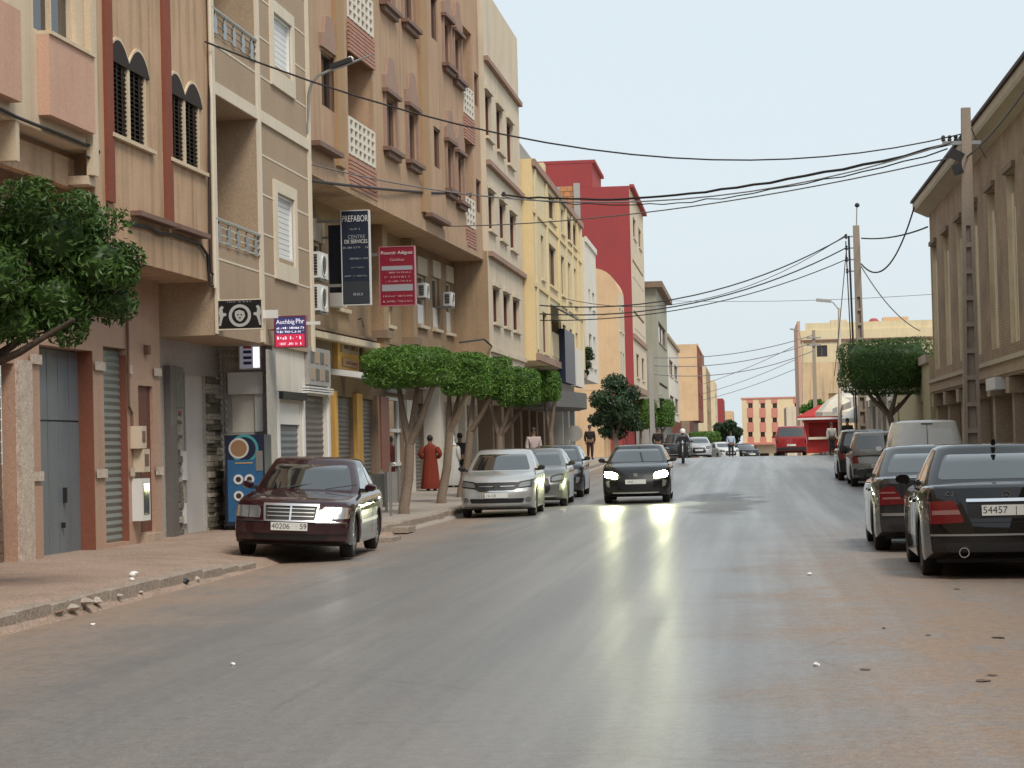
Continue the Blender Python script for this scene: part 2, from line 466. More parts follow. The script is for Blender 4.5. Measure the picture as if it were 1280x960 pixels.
for i, (px, py, a, b_) in enumerate(slabs):
    p = on_pave(px, py)
    o = rock('broken_slab', (p.x, p.y, p.z + .03), (a * .8, b_ * .8, .16), SLAB, seed=20 + i, flat=.35, parent=pav)
    o.rotation_euler = (rnd.uniform(-.03, .03), rnd.uniform(-.03, .03), rnd.uniform(0, 3)); o.location.z -= .02
rl = [(82, 762, .22, 'pale kerb rubble lump at the crumbled corner of the kerb'), (100, 755, .30, 'largest pale lump of broken kerb beside the crumbled slabs'),
      (118, 752, .20, 'pale flat kerb fragment at the far end of the rubble'), (143, 746, .13, 'small pale stone in the gutter beyond the kerb rubble'),
      (172, 742, .14, 'small brown stone on the gutter dust before the litter')]
for i, (px, py, s, lb) in enumerate(rl):
    p = on_pave(px, py); rock('kerb_rubble', (p.x, p.y, p.z + s * .08), (s * 1.5, s * .9, s * .55), RUBB, lb, 'rubble', .7, 40 + i, 'crumbled kerb rubble')
LITTER = simple('litter_white', (.78, .78, .76), .5)
for i, (px, py, s, m, lb, ct) in enumerate([
        (168, 721, .11, LITTER, 'crumpled white plastic litter on the brown pavement', 'litter'),
        (165, 726, .07, LITTER, 'smaller grey white scrap just below the pavement litter', 'litter'),
        (229, 731, .16, BLACKP, 'dark crumpled bag lying on the kerb edge', 'litter'),
        (243, 727, .14, RUBB, 'pale stone on the kerb beside the dark bag', 'stone'),
        (1020, 833, .05, LITTER, 'white paper scrap on the dusty asphalt in front', 'litter'),
        (1012, 719, .06, LITTER, 'pale scrap of rubbish on road near the black saloon', 'litter'),
        (116, 782, .05, LITTER, 'tiny white scrap on the road below the rubble', 'litter'),
        (291, 832, .04, LITTER, 'tiny pale scrap alone on the grey asphalt', 'litter')]):
    p = on_pave(px, py); rock('litter_scrap' if ct == 'litter' else 'stone', (p.x, p.y, p.z + s * .22), (s * 1.3, s, s), m, lb, ct, .8, 60 + i)

DEB = worn('dark_debris', (.15, .11, .085), (.2, .15, .11), .9, big=6, fine=.3)
for i, (px, py, a) in enumerate([(1250, 798, .13), (1228, 852, .15), (1080, 838, .09), (1105, 786, .06), (1240, 845, .08), (1196, 737, .09), (1160, 795, .05)]):
    p = on_pave(px, py); o = rock('road_crumb', (p.x, p.y, p.z + .008), (a * 1.1, a * .7, .022), DEB, flat=.5, seed=200 + i, parent=ROADO); o['kind'] = 'stuff'

# ================================================================== buildings
class Wall:
    """a facade: local x runs along it, local y points into the building, z up; root is the building's Empty"""
    def __init__(s, X, Y, dX, side, name=None, label=None, cat='building', z=None, root=None):
        # side L: facade of the left row facing +X, F: facing the viewer, Rt: facade of the right row facing -X
        a = math.atan(dX)
        u = {'L': (math.sin(a), math.cos(a)), 'Rt': (-math.sin(a), -math.cos(a)), 'F': (math.cos(a), math.sin(a))}[side]
        s.o = Vector((X, Y, g(Y) if z is None else z)); s.u = Vector((u[0], u[1], 0)); s.n = Vector((-u[1], u[0], 0))
        s.M = Matrix.Translation(s.o) @ Matrix.Rotation(math.atan2(u[1], u[0]), 4, 'Z')
        if root is None:
            root = empty(name, s.o, math.atan2(u[1], u[0]), label, cat); s.rel = Matrix()
            root['wall_frame'] = 1; del root['wall_frame']
        else:
            s.rel = ROOTM[root].inverted() @ s.M
        ROOTM.setdefault(root, s.M)
        s.root = root
    def uz(s, px, py, d=0.0):
        """wall coordinates of the point seen at a pixel, on the plane d metres inside the facade"""
        r_ = ray(px, py); o = s.o + s.n * d
        t = (o - EYE).dot(s.n) / r_.dot(s.n); p = EYE + r_ * t
        return (p - s.o).dot(s.u), p.z - s.o.z
    def U(s, px, py, d=0.0): return s.uz(px, py, d)[0]
    def Z(s, px, py, d=0.0): return s.uz(px, py, d)[1]
    def rect(s, xl, yt, yb, xr, d=0.0):
        u0, z1 = s.uz(xl, yt, d); z0 = s.Z(xl, yb, d); u1 = s.U(xr, (yt + yb) / 2, d)
        return (u0, u1, z0, z1)
    def b(s, mb, name, mat, parent=None, smooth=None):
        if s.rel != Matrix(): mb.v = [tuple(s.rel @ Vector(v)) for v in mb.v]
        return mb.build(name, mat, parent or s.root, smooth)
ROOTM = {}

def holed(mb, u0, u1, z0, z1, holes, y=0.0, depth=.25, back=8.0, roof=True, near=True, far=True, floor=False):
    """front face with rectangular openings (u0,u1,z0,z1[,depth[,closed]]), their reveals, and the block behind"""
    us = sorted({u0, u1} | {h[0] for h in holes} | {h[1] for h in holes}); us = [u for u in us if u0 <= u <= u1]
    zs = sorted({z0, z1} | {h[2] for h in holes} | {h[3] for h in holes}); zs = [z for z in zs if z0 <= z <= z1]
    for i in range(len(us) - 1):
        for j in range(len(zs) - 1):
            cu, cz = (us[i] + us[i + 1]) / 2, (zs[j] + zs[j + 1]) / 2
            if any(h[0] < cu < h[1] and h[2] < cz < h[3] for h in holes): continue
            mb.quad((us[i], y, zs[j]), (us[i + 1], y, zs[j]), (us[i + 1], y, zs[j + 1]), (us[i], y, zs[j + 1]))
    for h in holes:
        a, b_, c, d = h[:4]; dp = h[4] if len(h) > 4 else depth
        y2 = y + dp
        mb.quad((a, y, c), (b_, y, c), (b_, y2, c), (a, y2, c)); mb.quad((a, y, d), (a, y2, d), (b_, y2, d), (b_, y, d))
        mb.quad((a, y, c), (a, y2, c), (a, y2, d), (a, y, d)); mb.quad((b_, y, c), (b_, y, d), (b_, y2, d), (b_, y2, c))
        if len(h) > 5 and h[5]: mb.quad((a, y2, c), (b_, y2, c), (b_, y2, d), (a, y2, d))
    if back:
        y2 = y + back
        if near: mb.quad((u0, y, z0), (u0, y, z1), (u0, y2, z1), (u0, y2, z0))
        if far: mb.quad((u1, y, z0), (u1, y2, z0), (u1, y2, z1), (u1, y, z1))
        if roof: mb.quad((u0, y, z1), (u1, y, z1), (u1, y2, z1), (u0, y2, z1))
        if floor: mb.quad((u0, y, z0), (u0, y2, z0), (u1, y2, z0), (u1, y, z0))
        mb.quad((u0, y2, z0), (u0, y2, z1), (u1, y2, z1), (u1, y2, z0))
    return mb
def window(W, r, depth, frame_m, kind='glass', fw=.06, mull=1, y=0.0, sill=None, sill_m=None, name='window'):
    """frame with mullions set in an opening, pane behind, sill in front"""
    u0, u1, z0, z1 = r; m = MB(); yy = y + depth
    m.box(u0 - .01, u0 + fw, yy - .05, yy + .03, z0 - .01, z1 + .01); m.box(u1 - fw, u1 + .01, yy - .05, yy + .03, z0 - .01, z1 + .01)
    m.box(u0 + fw, u1 - fw, yy - .05, yy + .03, z0 - .01, z0 + fw); m.box(u0 + fw, u1 - fw, yy - .05, yy + .03, z1 - fw, z1 + .01)
    for k in range(mull):
        c = lerp(u0, u1, (k + 1) / (mull + 1)); m.box(c - fw * .5, c + fw * .5, yy - .052, yy + .02, z0 + fw, z1 - fw)
    f = W.b(m, name, frame_m)
    p = MB()
    if kind == 'shutter':                      # closed roller shutter of slats
        n = max(4, int((z1 - z0) / .1)); pm = WHITEP
        for k in range(n):
            a = lerp(z0, z1, k / n); p.box(u0, u1, yy, yy + .03, a + .006, lerp(z0, z1, (k + 1) / n) - .006)
            p.quad((u0, yy + .02, a - .007), (u1, yy + .02, a - .007), (u1, yy + .02, a + .007), (u0, yy + .02, a + .007))
        o = W.b(p, 'roller_slats', pm, f); o['kind'] = 'stuff'
    else:
        p.quad((u0, yy + .01, z0), (u1, yy + .01, z0), (u1, yy + .01, z1), (u0, yy + .01, z1))
        W.b(p, 'pane', GLASS, f)
    if sill:
        q = MB(); q.box(u0 - .12, u1 + .12, y - sill, y + depth - .06, z0 - .09, z0 - .004); W.b(q, 'sill', sill_m, f)
    return f
def roller(W, r, depth, mat, pitch=.11, y=0.0, name='roller_shutter'):
    u0, u1, z0, z1 = r; m = MB(); n = int((z1 - z0) / pitch); yy = y + depth
    for k in range(n):
        a = lerp(z0, z1, k / n); b_ = lerp(z0, z1, (k + 1) / n); c = (a + b_) / 2
        m.quad((u0, yy + .02, a), (u1, yy + .02, a), (u1, yy, c), (u0, yy, c)); m.quad((u0, yy, c), (u1, yy, c), (u1, yy + .02, b_), (u0, yy + .02, b_))
    return W.b(m, name, mat)
def slab(W, u0, u1, y0, y1, z0, z1, name, mat, parent=None):
    m = MB(); m.box(u0, u1, y0, y1, z0, z1); return W.b(m, name, mat, parent)

# ---- palette
TAN = worn('tan_stucco', (.54, .365, .235), (.25, .16, .09), big=.6, streak=.8, amt=.45, fine=.12)
CREAM = worn('cream_paint', (.66, .54, .39), (.45, .34, .22), big=.8, streak=.4, amt=.3, fine=.08)
PINKP = worn('pink_paint', (.60, .38, .28), (.45, .25, .17), big=.6, streak=.25, amt=.35, fine=.08)
REDTRIM = worn('red_brown_trim', (.26, .075, .045), (.17, .055, .035), big=1.5, fine=.1)
TERRA = worn('terracotta_tile', (.23, .082, .05), (.15, .06, .04), .45, big=1.2, streak=.2, amt=.4, fine=.12, spec=.5)
PEACH = worn('peach_tile', (.46, .295, .215), (.33, .205, .145), .5, big=1.2, streak=.3, amt=.4, fine=.15, spec=.5)
BEIGE = worn('beige_render', (.41, .305, .21), (.28, .205, .14), big=.7, streak=.2, amt=.35, fine=.14)
BEIGEC = worn('cream_band', (.70, .62, .49), (.52, .43, .32), big=1, streak=.3, amt=.3, fine=.06)
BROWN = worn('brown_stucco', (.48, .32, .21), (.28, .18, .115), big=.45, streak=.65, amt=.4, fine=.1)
BROWNL = worn('ochre_pilaster', (.40, .255, .14), (.30, .19, .10), big=.8, streak=.3, amt=.3, fine=.1)
MAUVE = worn('mauve_trim', (.36, .235, .18), (.25, .16, .12), big=1, streak=.3, amt=.4, fine=.1)
BRICKP = worn('pink_brick_trim', (.45, .245, .185), (.33, .17, .13), big=3, fine=.2)
IVORY = worn('ivory_render', (.66, .565, .43), (.43, .35, .26), big=.5, streak=.7, amt=.35, fine=.07)
YELL = worn('yellow_paint', (.74, .58, .32), (.56, .42, .22), big=.5, streak=.4, amt=.35, fine=.06)
YELLP = worn('pale_yellow_paint', (.70, .59, .38), (.50, .40, .25), big=.6, streak=.5, amt=.3, fine=.06)
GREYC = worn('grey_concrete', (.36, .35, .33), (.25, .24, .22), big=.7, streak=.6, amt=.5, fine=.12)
REDW = worn('crimson_paint', (.33, .058, .06), (.24, .055, .055), big=.4, streak=.35, amt=.5, fine=.05)
PEACHW = worn('peach_render', (.68, .47, .28), (.45, .30, .18), big=.35, streak=.15, amt=.55, fine=.08)
WHITEW = worn('white_render', (.72, .68, .60), (.50, .45, .38), big=.6, streak=.5, amt=.35, fine=.05)
GREENG = worn('grey_green_render', (.37, .36, .29), (.26, .25, .20), big=.6, streak=.6, amt=.4, fine=.08)
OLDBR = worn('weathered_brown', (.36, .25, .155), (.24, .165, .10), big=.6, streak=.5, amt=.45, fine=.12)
DKBROWN = worn('dark_brown_render', (.25, .18, .125), (.17, .12, .085), big=.6, streak=.4, amt=.4, fine=.1)  # dark brown for set-back walls, ledges, cornices and trims
BLUEDOOR = worn('blue_grey_metal', (.16, .185, .205), (.11, .12, .13), .5, big=1.2, streak=.5, amt=.4, fine=.1, bump=.05, spec=.5)
SHUTG = worn('grey_green_shutter', (.20, .22, .20), (.14, .15, .135), .5, big=1, streak=.3, fine=.08, bump=.05, spec=.5)
SHUTD = worn('dark_grey_shutter', (.15, .135, .125), (.10, .09, .082), .5, big=1, streak=.3, fine=.1, bump=.05, spec=.5)
MAROON = worn('maroon_door', (.15, .055, .04), (.10, .04, .03), .55, big=1, fine=.1)
LOUV = simple('dark_louvre_metal', (.042, .032, .027), .75, spec=.15)
SOOT = worn('brown_frame', (.20, .115, .085), (.13, .08, .06), .6, big=2, fine=.1)
STONE = worn('split_stone', (.17, .15, .115), (.10, .09, .07), .85, big=5, streak=.1, amt=.6, fine=.35, bump=.6, bscale=40)
STONEL = worn('split_stone_pale', (.42, .38, .31), (.30, .26, .2), .85, big=5, streak=.1, amt=.5, fine=.3, bump=.6, bscale=40)
TILEG = worn('embossed_grey_tile', (.44, .42, .39), (.30, .285, .26), .4, big=4, streak=.1, amt=.4, fine=.2, bump=.1, spec=.5)
YPAINT = worn('shop_yellow', (.62, .36, .09), (.45, .26, .08), .6, big=1, fine=.08)

# ------------------------------------------------------------------ B1: tan house with louvred windows (nearest on the left)
B1 = Wall(-8.93, 29.0, .026, 'L', 'tan_house', 'tan plastered house with scalloped louvre windows and red brown vertical strips')
W = B1
U_E = W.U(263, 250)                                 # far corner
U_S = W.U(117, 150)                                 # near bay / louvre bay joint
z_sof = W.Z(262, 352)
r1 = W.rect(137, 66, 165, 181); r2 = W.rect(210, 107, 196, 248)
m = MB(); holed(m, U_S, U_E, z_sof, 13, [(*r1, .12), (*r2, .12)], back=6, near=True, floor=True); W.b(m, 'wall', TAN)
# flat-roofed near bay with pink parapets
z_bay = W.Z(115, 190)
w1 = W.rect(40, -60, 36, 95); U_N = W.U(-260, 100)
m = MB(); holed(m, U_N, U_S - .001, z_bay, 13, [(w1[0], w1[1], w1[2], w1[3], .35)], back=6, floor=True, far=False); W.b(m, 'wall', CREAM)
f = window(W, (w1[0], w1[1], w1[2], w1[3]), .12, CREAM, mull=1)
pk = W.rect(46, 43, 143, 104)
m = MB(); m.box(pk[0], pk[1], -.16, -.002, pk[2], pk[3]); W.b(m, 'parapet_panel', PINKP)
m = MB(); m.box(pk[0], pk[1], -.19, -.001, pk[3] + .002, pk[3] + .05); W.b(m, 'coping', CREAM)
pk2 = W.rect(-120, -60, 60, 10); m = MB(); m.box(pk2[0], pk2[1], -.16, -.002, pk[2], pk[3] + .1); W.b(m, 'parapet_panel', PINKP)
slab(W, W.U(106, 100), W.U(113, 100), -.1, -.003, z_bay - .35, 13, 'pilaster', CREAM)
# beam lines and recess below the bay
m = MB(); m.box(W.U(18, 180), W.U(22.5, 180), -.02, .9, z_bay - .5, z_bay - .003); W.b(m, 'bracket', CREAM)
m = MB(); m.box(U_N, U_S, .9, 1.0, 4.45, z_bay - .004); W.b(m, 'recessed_wall', DKBROWN)
m = MB(); m.box(W.U(22.6, 210), U_S - .12, .25, .4, W.Z(115, 235), W.Z(100, 193)); W.b(m, 'parapet_panel', TAN)
m = MB(); m.box(W.U(107, 215), U_S - .02, -.03, .25, W.Z(113, 232), z_bay - .36); W.b(m, 'bracket', CREAM)
# red brown strips
for (xa, ya, xb, yb) in ((128, 50, 137, 60), (202, 110, 211, 110)):
    slab(W, W.U(xa, ya), W.U(xb, yb), -.05, -.002, z_sof + .75, 13, 'strip', REDTRIM)
# slim ledges
slab(W, W.U(163, 280), W.U(212, 292), -.16, -.003, z_sof + .66, z_sof + .73, 'ledge', SOOT)
slab(W, W.U(214, 292), W.U(252, 303), -.16, -.003, z_sof + .66, z_sof + .73, 'ledge', SOOT)
for r_ in (r1, r2):                                  # louvred windows with a scalloped top
    u0, u1, z0, z1 = r_; mid = (u0 + u1) / 2
    m = MB()
    m.box(u0, u0 + .07, -.015, .08, z0, z1); wf = W.b(m, 'window', CREAM)
    for a, b_ in ((mid - .05, mid + .05), (u1 - .05, u1)): m = MB(); m.box(a, b_, -.015, .08, z0, z1); W.b(m, 'frame', CREAM, wf)
    for a, b_ in ((u0 + .07, mid - .05), (mid + .05, u1 - .05)):
        m = MB(); n = 17
        for k in range(n):
            z = lerp(z0, z1, (k + .5) / n); M = Matrix.Translation(((a + b_) / 2, .045, z)) @ Matrix.Rotation(R(38), 4, 'X'); m.obox(M, b_ - a, .09, .012)
        for t in (.33, .66): m.box(lerp(a, b_, t) - .012, lerp(a, b_, t) + .012, -.006, .006, z0, z1)
        o = W.b(m, 'louvre_slats', LOUV, wf); o['kind'] = 'stuff'
    m = MB(); m.quad((u0, .11, z0), (u1, .11, z0), (u1, .11, z1), (u0, .11, z1)); W.b(m, 'pane', DARK, wf)
    m = MB(); m.box(u0 - .08, u1 + .35, -.07, .05, z0 - .06, z0 - .003); W.b(m, 'sill', CREAM, wf)
    # scalloped opening top: two flat dark lobes stand for its shaded interior
    pts = [(u0 - .12, z1 - .06)]
    for a, b_ in ((u0 - .12, mid), (mid, u1 + .16)):
        for k in range(1, 11):
            t = k / 10; pts.append((lerp(a, b_, t), z1 - .06 + .30 * math.sin(math.pi * t) ** .75 + (.04 if k == 10 and b_ == mid else 0)))
    pts += [(u1 + .16, z1 - .10), (u0 - .12, z1 - .10)]
    m = MB(); m.prism(pts, -.03, -.002); W.b(m, 'hood', LOUV, wf)
    m = MB(); m.prism([(u, z + .045) if i not in (len(pts) - 1, len(pts) - 2) else (u, z + .05) for i, (u, z) in enumerate(pts)], -.028, -.0015); W.b(m, 'scallop_edge', CREAM, wf)
# white downpipe at the far corner
m = MB(); c = U_E - .05; m.tube([(c, -.06, 13), (c, -.06, z_sof - .1)], .034, 8); W.b(m, 'downpipe', BEIGEC, smooth=60)
# ground floor set back .9 m
G1 = Wall(-9.83, 24.0, .026, 'L', root=W.root, z=g(24) + .1)
W = G1
def gp(x, y=560, d=0.0): return G1.U(x, y, d)
ztop = z_sof + .2
m = MB()                                            # peach piers between openings; openings recessed .25
ops = [(gp(-30), gp(19), .02, 2.7, .18), (gp(51), gp(118), .02, 3.0, .26), (gp(131), gp(160), .12, 3.1, .12), (gp(174), gp(192), .22, 2.55, .06)]
holed(m, G1.U(-300, 560), gp(202), 0, ztop + 1.6, ops, back=0); W.b(m, 'wall', PEACH)
# far reveals and facing tiles in dark terracotta
for a, b_ in ((gp(118) - .003, .26), (gp(160) - .003, .12)):
    m = MB(); m.box(a - .02, a, .001, b_, .02, 3.0); W.b(m, 'reveal', TERRA)
m = MB(); m.box(gp(37), gp(50), -.03, -.002, 0.0, 1.05); W.b(m, 'tile_panel', PEACH)
MARB = worn('veined_pale_tile', (.55, .47, .40), (.36, .27, .22), .4, big=9, streak=.1, amt=.8, fine=.3, bump=.05, spec=.5)
for a, b_ in ((118, 131), (160, 165), (192, 201), (37, 51)):          # bands of veined tile
    for zz in (1.12, 2.72):
        m = MB(); m.box(gp(a), gp(b_), -.042, -.031, zz, zz + .13); W.b(m, 'tile_band', MARB)
m = MB(); m.box(gp(20), gp(36), -.07, -.002, 0.0, 2.75); W.b(m, 'pier', MARB)
# slatted brown garage door, blue metal folding door, roller shutter, maroon door
DOORB = worn('brown_slat_door', (.19, .14, .095), (.12, .09, .06), .7, big=2, streak=.2, fine=.25)
u0, u1 = ops[0][0], ops[0][1]
gd = slab(W, u0, u1, .2, .24, .02, 2.7, 'garage_door', DOORB)
for k in range(18):
    z = .04 + k * .148; m = MB(); m.box(u0 + .01, u1 - .06, .165, .198, z, z + .135); W.b(m, 'slat', DOORB, gd)
u0, u1 = ops[1][0], ops[1][1]
bd = slab(W, u0, u1, .262, .29, .02, 3.0, 'folding_door', BLUEDOOR)
n = 5
for k in range(n):
    m = MB(); a, b_ = lerp(u0, u1, k / n), lerp(u0, u1, (k + 1) / n); m.box(a + .012, b_ - .012, .225, .261, .05, 1.95); W.b(m, 'leaf', BLUEDOOR, bd)
    m = MB(); m.box(a + .012, b_ - .012, .225, .261, 1.975, 2.98); W.b(m, 'leaf', BLUEDOOR, bd)
m = MB(); m.box(lerp(u0, u1, .66), lerp(u0, u1, .66) + .04, .17, .224, .78, 1.0); W.b(m, 'lock', BLACKP, bd)
m = MB(); m.box(lerp(u0, u1, .62), lerp(u0, u1, .62) + .04, .17, .224, .42, .5); W.b(m, 'lock', BLACKP, bd)
u0, u1 = ops[2][0], ops[2][1]
roller(W, (u0, u1, .12, 3.1), .1, SHUTG)
u0, u1 = ops[3][0], ops[3][1]
md = slab(W, u0, u1, .05, .09, .22, 2.55, 'door', MAROON)
slab(W, u0 - .05, u1 + .05, -.12, .1, 0, .2, 'door_step', worn('door_step_stone', (.5, .38, .29), rough=.8))
slab(W, gp(48), gp(100), -.35, .0, -.1, .05, 'door_step', PAVE)
# meter boxes and conduit on the wall beside the door
c = gp(166)
m = MB(); m.tube([(c - .25, -.03, ztop + 1.2), (c - .25, -.03, 2.2), (c - .1, -.03, 2.1), (c - .1, -.03, 1.9)], .022, 6); W.b(m, 'conduit', SOOT)
for (a, w_, z0, z1, mt) in ((-.12, .3, 1.55, 1.9, IVORY), (.0, .34, 1.18, 1.54, IVORY), (-.1, .42, .42, 1.08, WHITEP)):
    bx = slab(W, c + a, c + a + w_, -.17, -.002, z0, z1, 'meter_box', mt)
    m = MB(); m.box(c + a + .07, c + a + w_ - .07, -.178, -.171, z0 + .1, z1 - .08); W.b(m, 'meter_window', GLASS if mt is WHITEP else SOOT, bx)
# small light switch and wall lamp
m = MB(); m.box(gp(182), gp(185), -.08, -.002, 3.05, 3.2); W.b(m, 'wall_lamp', SOOT)
# cables clipped along the house
def cable_on(W, pts, r_, name='cable', mat=CABLE, d=-.04):
    m = MB(); q = []
    for (x, y) in pts:
        u, z = W.uz(x, y, d); q.append((u, d, z))
    m.tube(q, r_, 6); return W.b(m, name, mat, smooth=80)
cable_on(B1, [(-20, 128), (0, 136), (20, 146), (60, 162), (90, 174), (106, 181), (118, 182), (124, 190), (122, 196), (114, 198), (106, 195)], .022)
cable_on(B1, [(163, 280), (186, 284), (200, 292), (214, 293), (250, 305), (259, 318), (261, 340), (262, 352)], .025)
cable_on(B1, [(262, 90), (261, 200), (262, 300), (263, 340), (268, 344), (271, 352), (268, 358), (262, 356)], .02)

# ------------------------------------------------------------------ B2: beige house with steel balcony rails
Y2 = B1.o.y + (U_E * B1.u.y) + .02
X2 = B1.o.x + U_E * B1.u.x + .03
B2 = Wall(X2, Y2, .02, 'L', 'beige_house', 'beige house with cream bands, steel balcony rails and roller shuttered windows')
W = B2
U2 = W.U(386, 200); z0 = W.Z(266, 418)
zb = W.Z(264, 112)                                   # underside line of the cream band
zr = W.Z(265, 272); zp = W.Z(265, 303)               # lower rail top, parapet top
FL = (zb + .35) - (W.Z(265, 300) - .0)               # storey
um = W.U(322, 220); ub = W.U(266, 220)
lo = (ub, um - .06, zp, zb - .05, 1.3, True)
zp2 = W.Z(260, 38); hi = (ub, um - .06, zp2, zp2 + 2.5, 1.3, True)
wa = W.rect(344, 240, 320, 366); wb_ = W.rect(339, 14, 78, 362)
m = MB(); holed(m, 0.02, U2, z0, 13.5, [lo, hi, (*wa, .1), (*wb_, .1)], back=7, floor=True); W.b(m, 'wall', BEIGE)
for nm, (a, b_) in (('corner_band', (0.0, .14)), ('centre_band', (um - .05, um + .16)), ('far_band', (U2 - .16, U2 + .02))):
    slab(W, a, b_, -.05, -.002, z0 + .02, 13.5, nm, BEIGEC)
slab(W, .14, um - .05, -.04, -.0025, zb - .05, zb + .16, 'floor_band', BEIGEC); slab(W, um + .16, U2 - .16, -.04, -.0025, zb - .05, zb + .16, 'floor_band', BEIGEC)
for k in range(14):                                  # thin cream score lines
    z = z0 + .55 + k * .72
    if zb - .3 < z < zb + .3: continue
    for a, b_, hs in ((.14, um - .06, (lo, hi)), (um + .17, U2 - .17, (wa, wb_))):
        segs = [(a, b_)]
        for h in hs:
            if h[2] - .1 < z < h[3] + .1:
                segs = [s_ for s_ in ((a, h[0] - .14), (h[1] + .14, b_)) if s_[1] - s_[0] > .05] if hs[0] is wa else []
        for s_ in segs: slab(W, s_[0], s_[1], -.008, -.0015, z, z + .035, 'score_line', BEIGEC)
    if lo[2] < z < lo[3] or hi[2] < z < hi[3]:
        slab(W, ub + .02, um - .08, 1.285, 1.298, z, z + .035, 'score_line', BEIGEC)
for r_ in (wa, wb_):
    m = MB(); e = .22
    m.box(r_[0] - e, r_[0], -.05, .02, r_[2] - .1, r_[3] + e); m.box(r_[1], r_[1] + e, -.05, .02, r_[2] - .1, r_[3] + e)
    m.box(r_[0], r_[1], -.05, .02, r_[3], r_[3] + e); m.box(r_[0] - e, r_[1] + e, -.05, .02, r_[2] - .42, r_[2] - .1)
    f = window(W, r_, .06, WHITEP, 'shutter', fw=.05, mull=0)
    W.b(m, 'surround', BEIGEC, f)
def rail(W, u0, u1, zt, zbm, n):
    m = MB(); m.tube([(u0, -.02, zt), (u1, -.02, zt)], .035, 8); rr = W.b(m, 'balcony_rail', STEELG, smooth=60)
    for z in (lerp(zbm, zt, .12), lerp(zbm, zt, .42), lerp(zbm, zt, .72)):
        m = MB(); m.tube([(u0, -.02, z), (u1, -.02, z)], .014, 6); W.b(m, 'rail_bar', STEELG, rr)
    for k in range(n):
        c = lerp(u0, u1, (k + .5) / n); h = zt - zbm
        m = MB(); w_ = (u1 - u0) / n * .19
        m.prism([(c - w_, zbm + .02), (c + w_, zbm + .02), (c + w_ * .7, zbm + h * .3), (c + w_, zbm + h * .62), (c + w_ * .35, zbm + h * .74), (c, zbm + h * .95), (c - w_ * .35, zbm + h * .74), (c - w_, zbm + h * .62), (c - w_ * .7, zbm + h * .3)], -.035, -.005)
        W.b(m, 'baluster', STEELG, rr)
rail(W, ub - .05, um - .04, zr, zp, 5); rail(W, ub - .05, um - .04, zp2 + (zr - zp), zp2, 5)
# ground floor: recessed first bay, tiled wall facing up the street, then shop fronts under the overhang
def world_to(W, X, Y): return (Vector((X, Y, 0)) - Vector((W.o.x, W.o.y, 0))).dot(W.u)
G2 = Wall(-9.78, Y2 + .02, .02, 'L', root=B2.root, z=g(Y2) + .1)
W = G2; zt2 = z0 - .1 + (B2.o.z - G2.o.z)
YT = 40.6; ut = (YT - G2.o.y)
def g2(x, y=560, d=0.0): return G2.U(x, y, d)
wd = (g2(231), g2(257), .03, 2.85, .08)
m = MB(); holed(m, 0, ut, 0, zt2 + .5, [wd], back=0); W.b(m, 'wall', TILEG)
slab(W, g2(206), g2(214), -.12, -.002, 0, 2.95, 'steel_post', SHUTD)
dr = slab(W, wd[0], wd[1], .05, .08, .03, 2.85, 'white_panel_door', worn('white_panel', (.62, .60, .57), (.5, .47, .43), .6, big=1.5, fine=.05))
m = MB(); m.box(wd[0] - .05, wd[0], -.03, .07, .03, 2.87); W.b(m, 'jamb', GREYC, dr)
def stone_col(W, u0, u1, z0_, z1_, y, seed, hgt=.105):
    r_ = random.Random(seed); z = z0_
    while z < z1_ - .02:
        h = min(hgt * r_.uniform(.55, 1.15), z1_ - z)
        cuts = [u0, u1] if (u1 - u0) < .35 else sorted([u0, u1, lerp(u0, u1, r_.uniform(.3, .7))])
        for a, b_ in zip(cuts, cuts[1:]):
            d = r_.uniform(.015, .07); m = MB(); m.box(a + .004, b_ - .004, y - d, y - .001, z + .004, z + h - .004)
            W.b(m, 'split_stone', STONEL if r_.random() < .4 else STONE)
        z += h
stone_col(G2, g2(214.5), g2(224), 0, 2.2, 0, 1); stone_col(G2, g2(258), ut - .02, 0, 2.85, 0, 2)
slab(W, g2(214), g2(229), -.03, -.002, 2.25, 2.95, 'notice_board', worn('notice_green', (.2, .24, .21), (.3, .28, .25), .5, big=5, streak=0, amt=.8))
slab(W, g2(215), g2(226), -.036, -.031, 2.08, 2.2, 'red_notice', worn('notice_red', (.5, .16, .13), rough=.5))
slab(W, g2(224.5), g2(230), -.05, -.002, 1.0, 1.5, 'letter_box', WHITEP)
slab(W, g2(224), g2(229), -.05, -.002, .25, .6, 'letter_box', WHITEP)
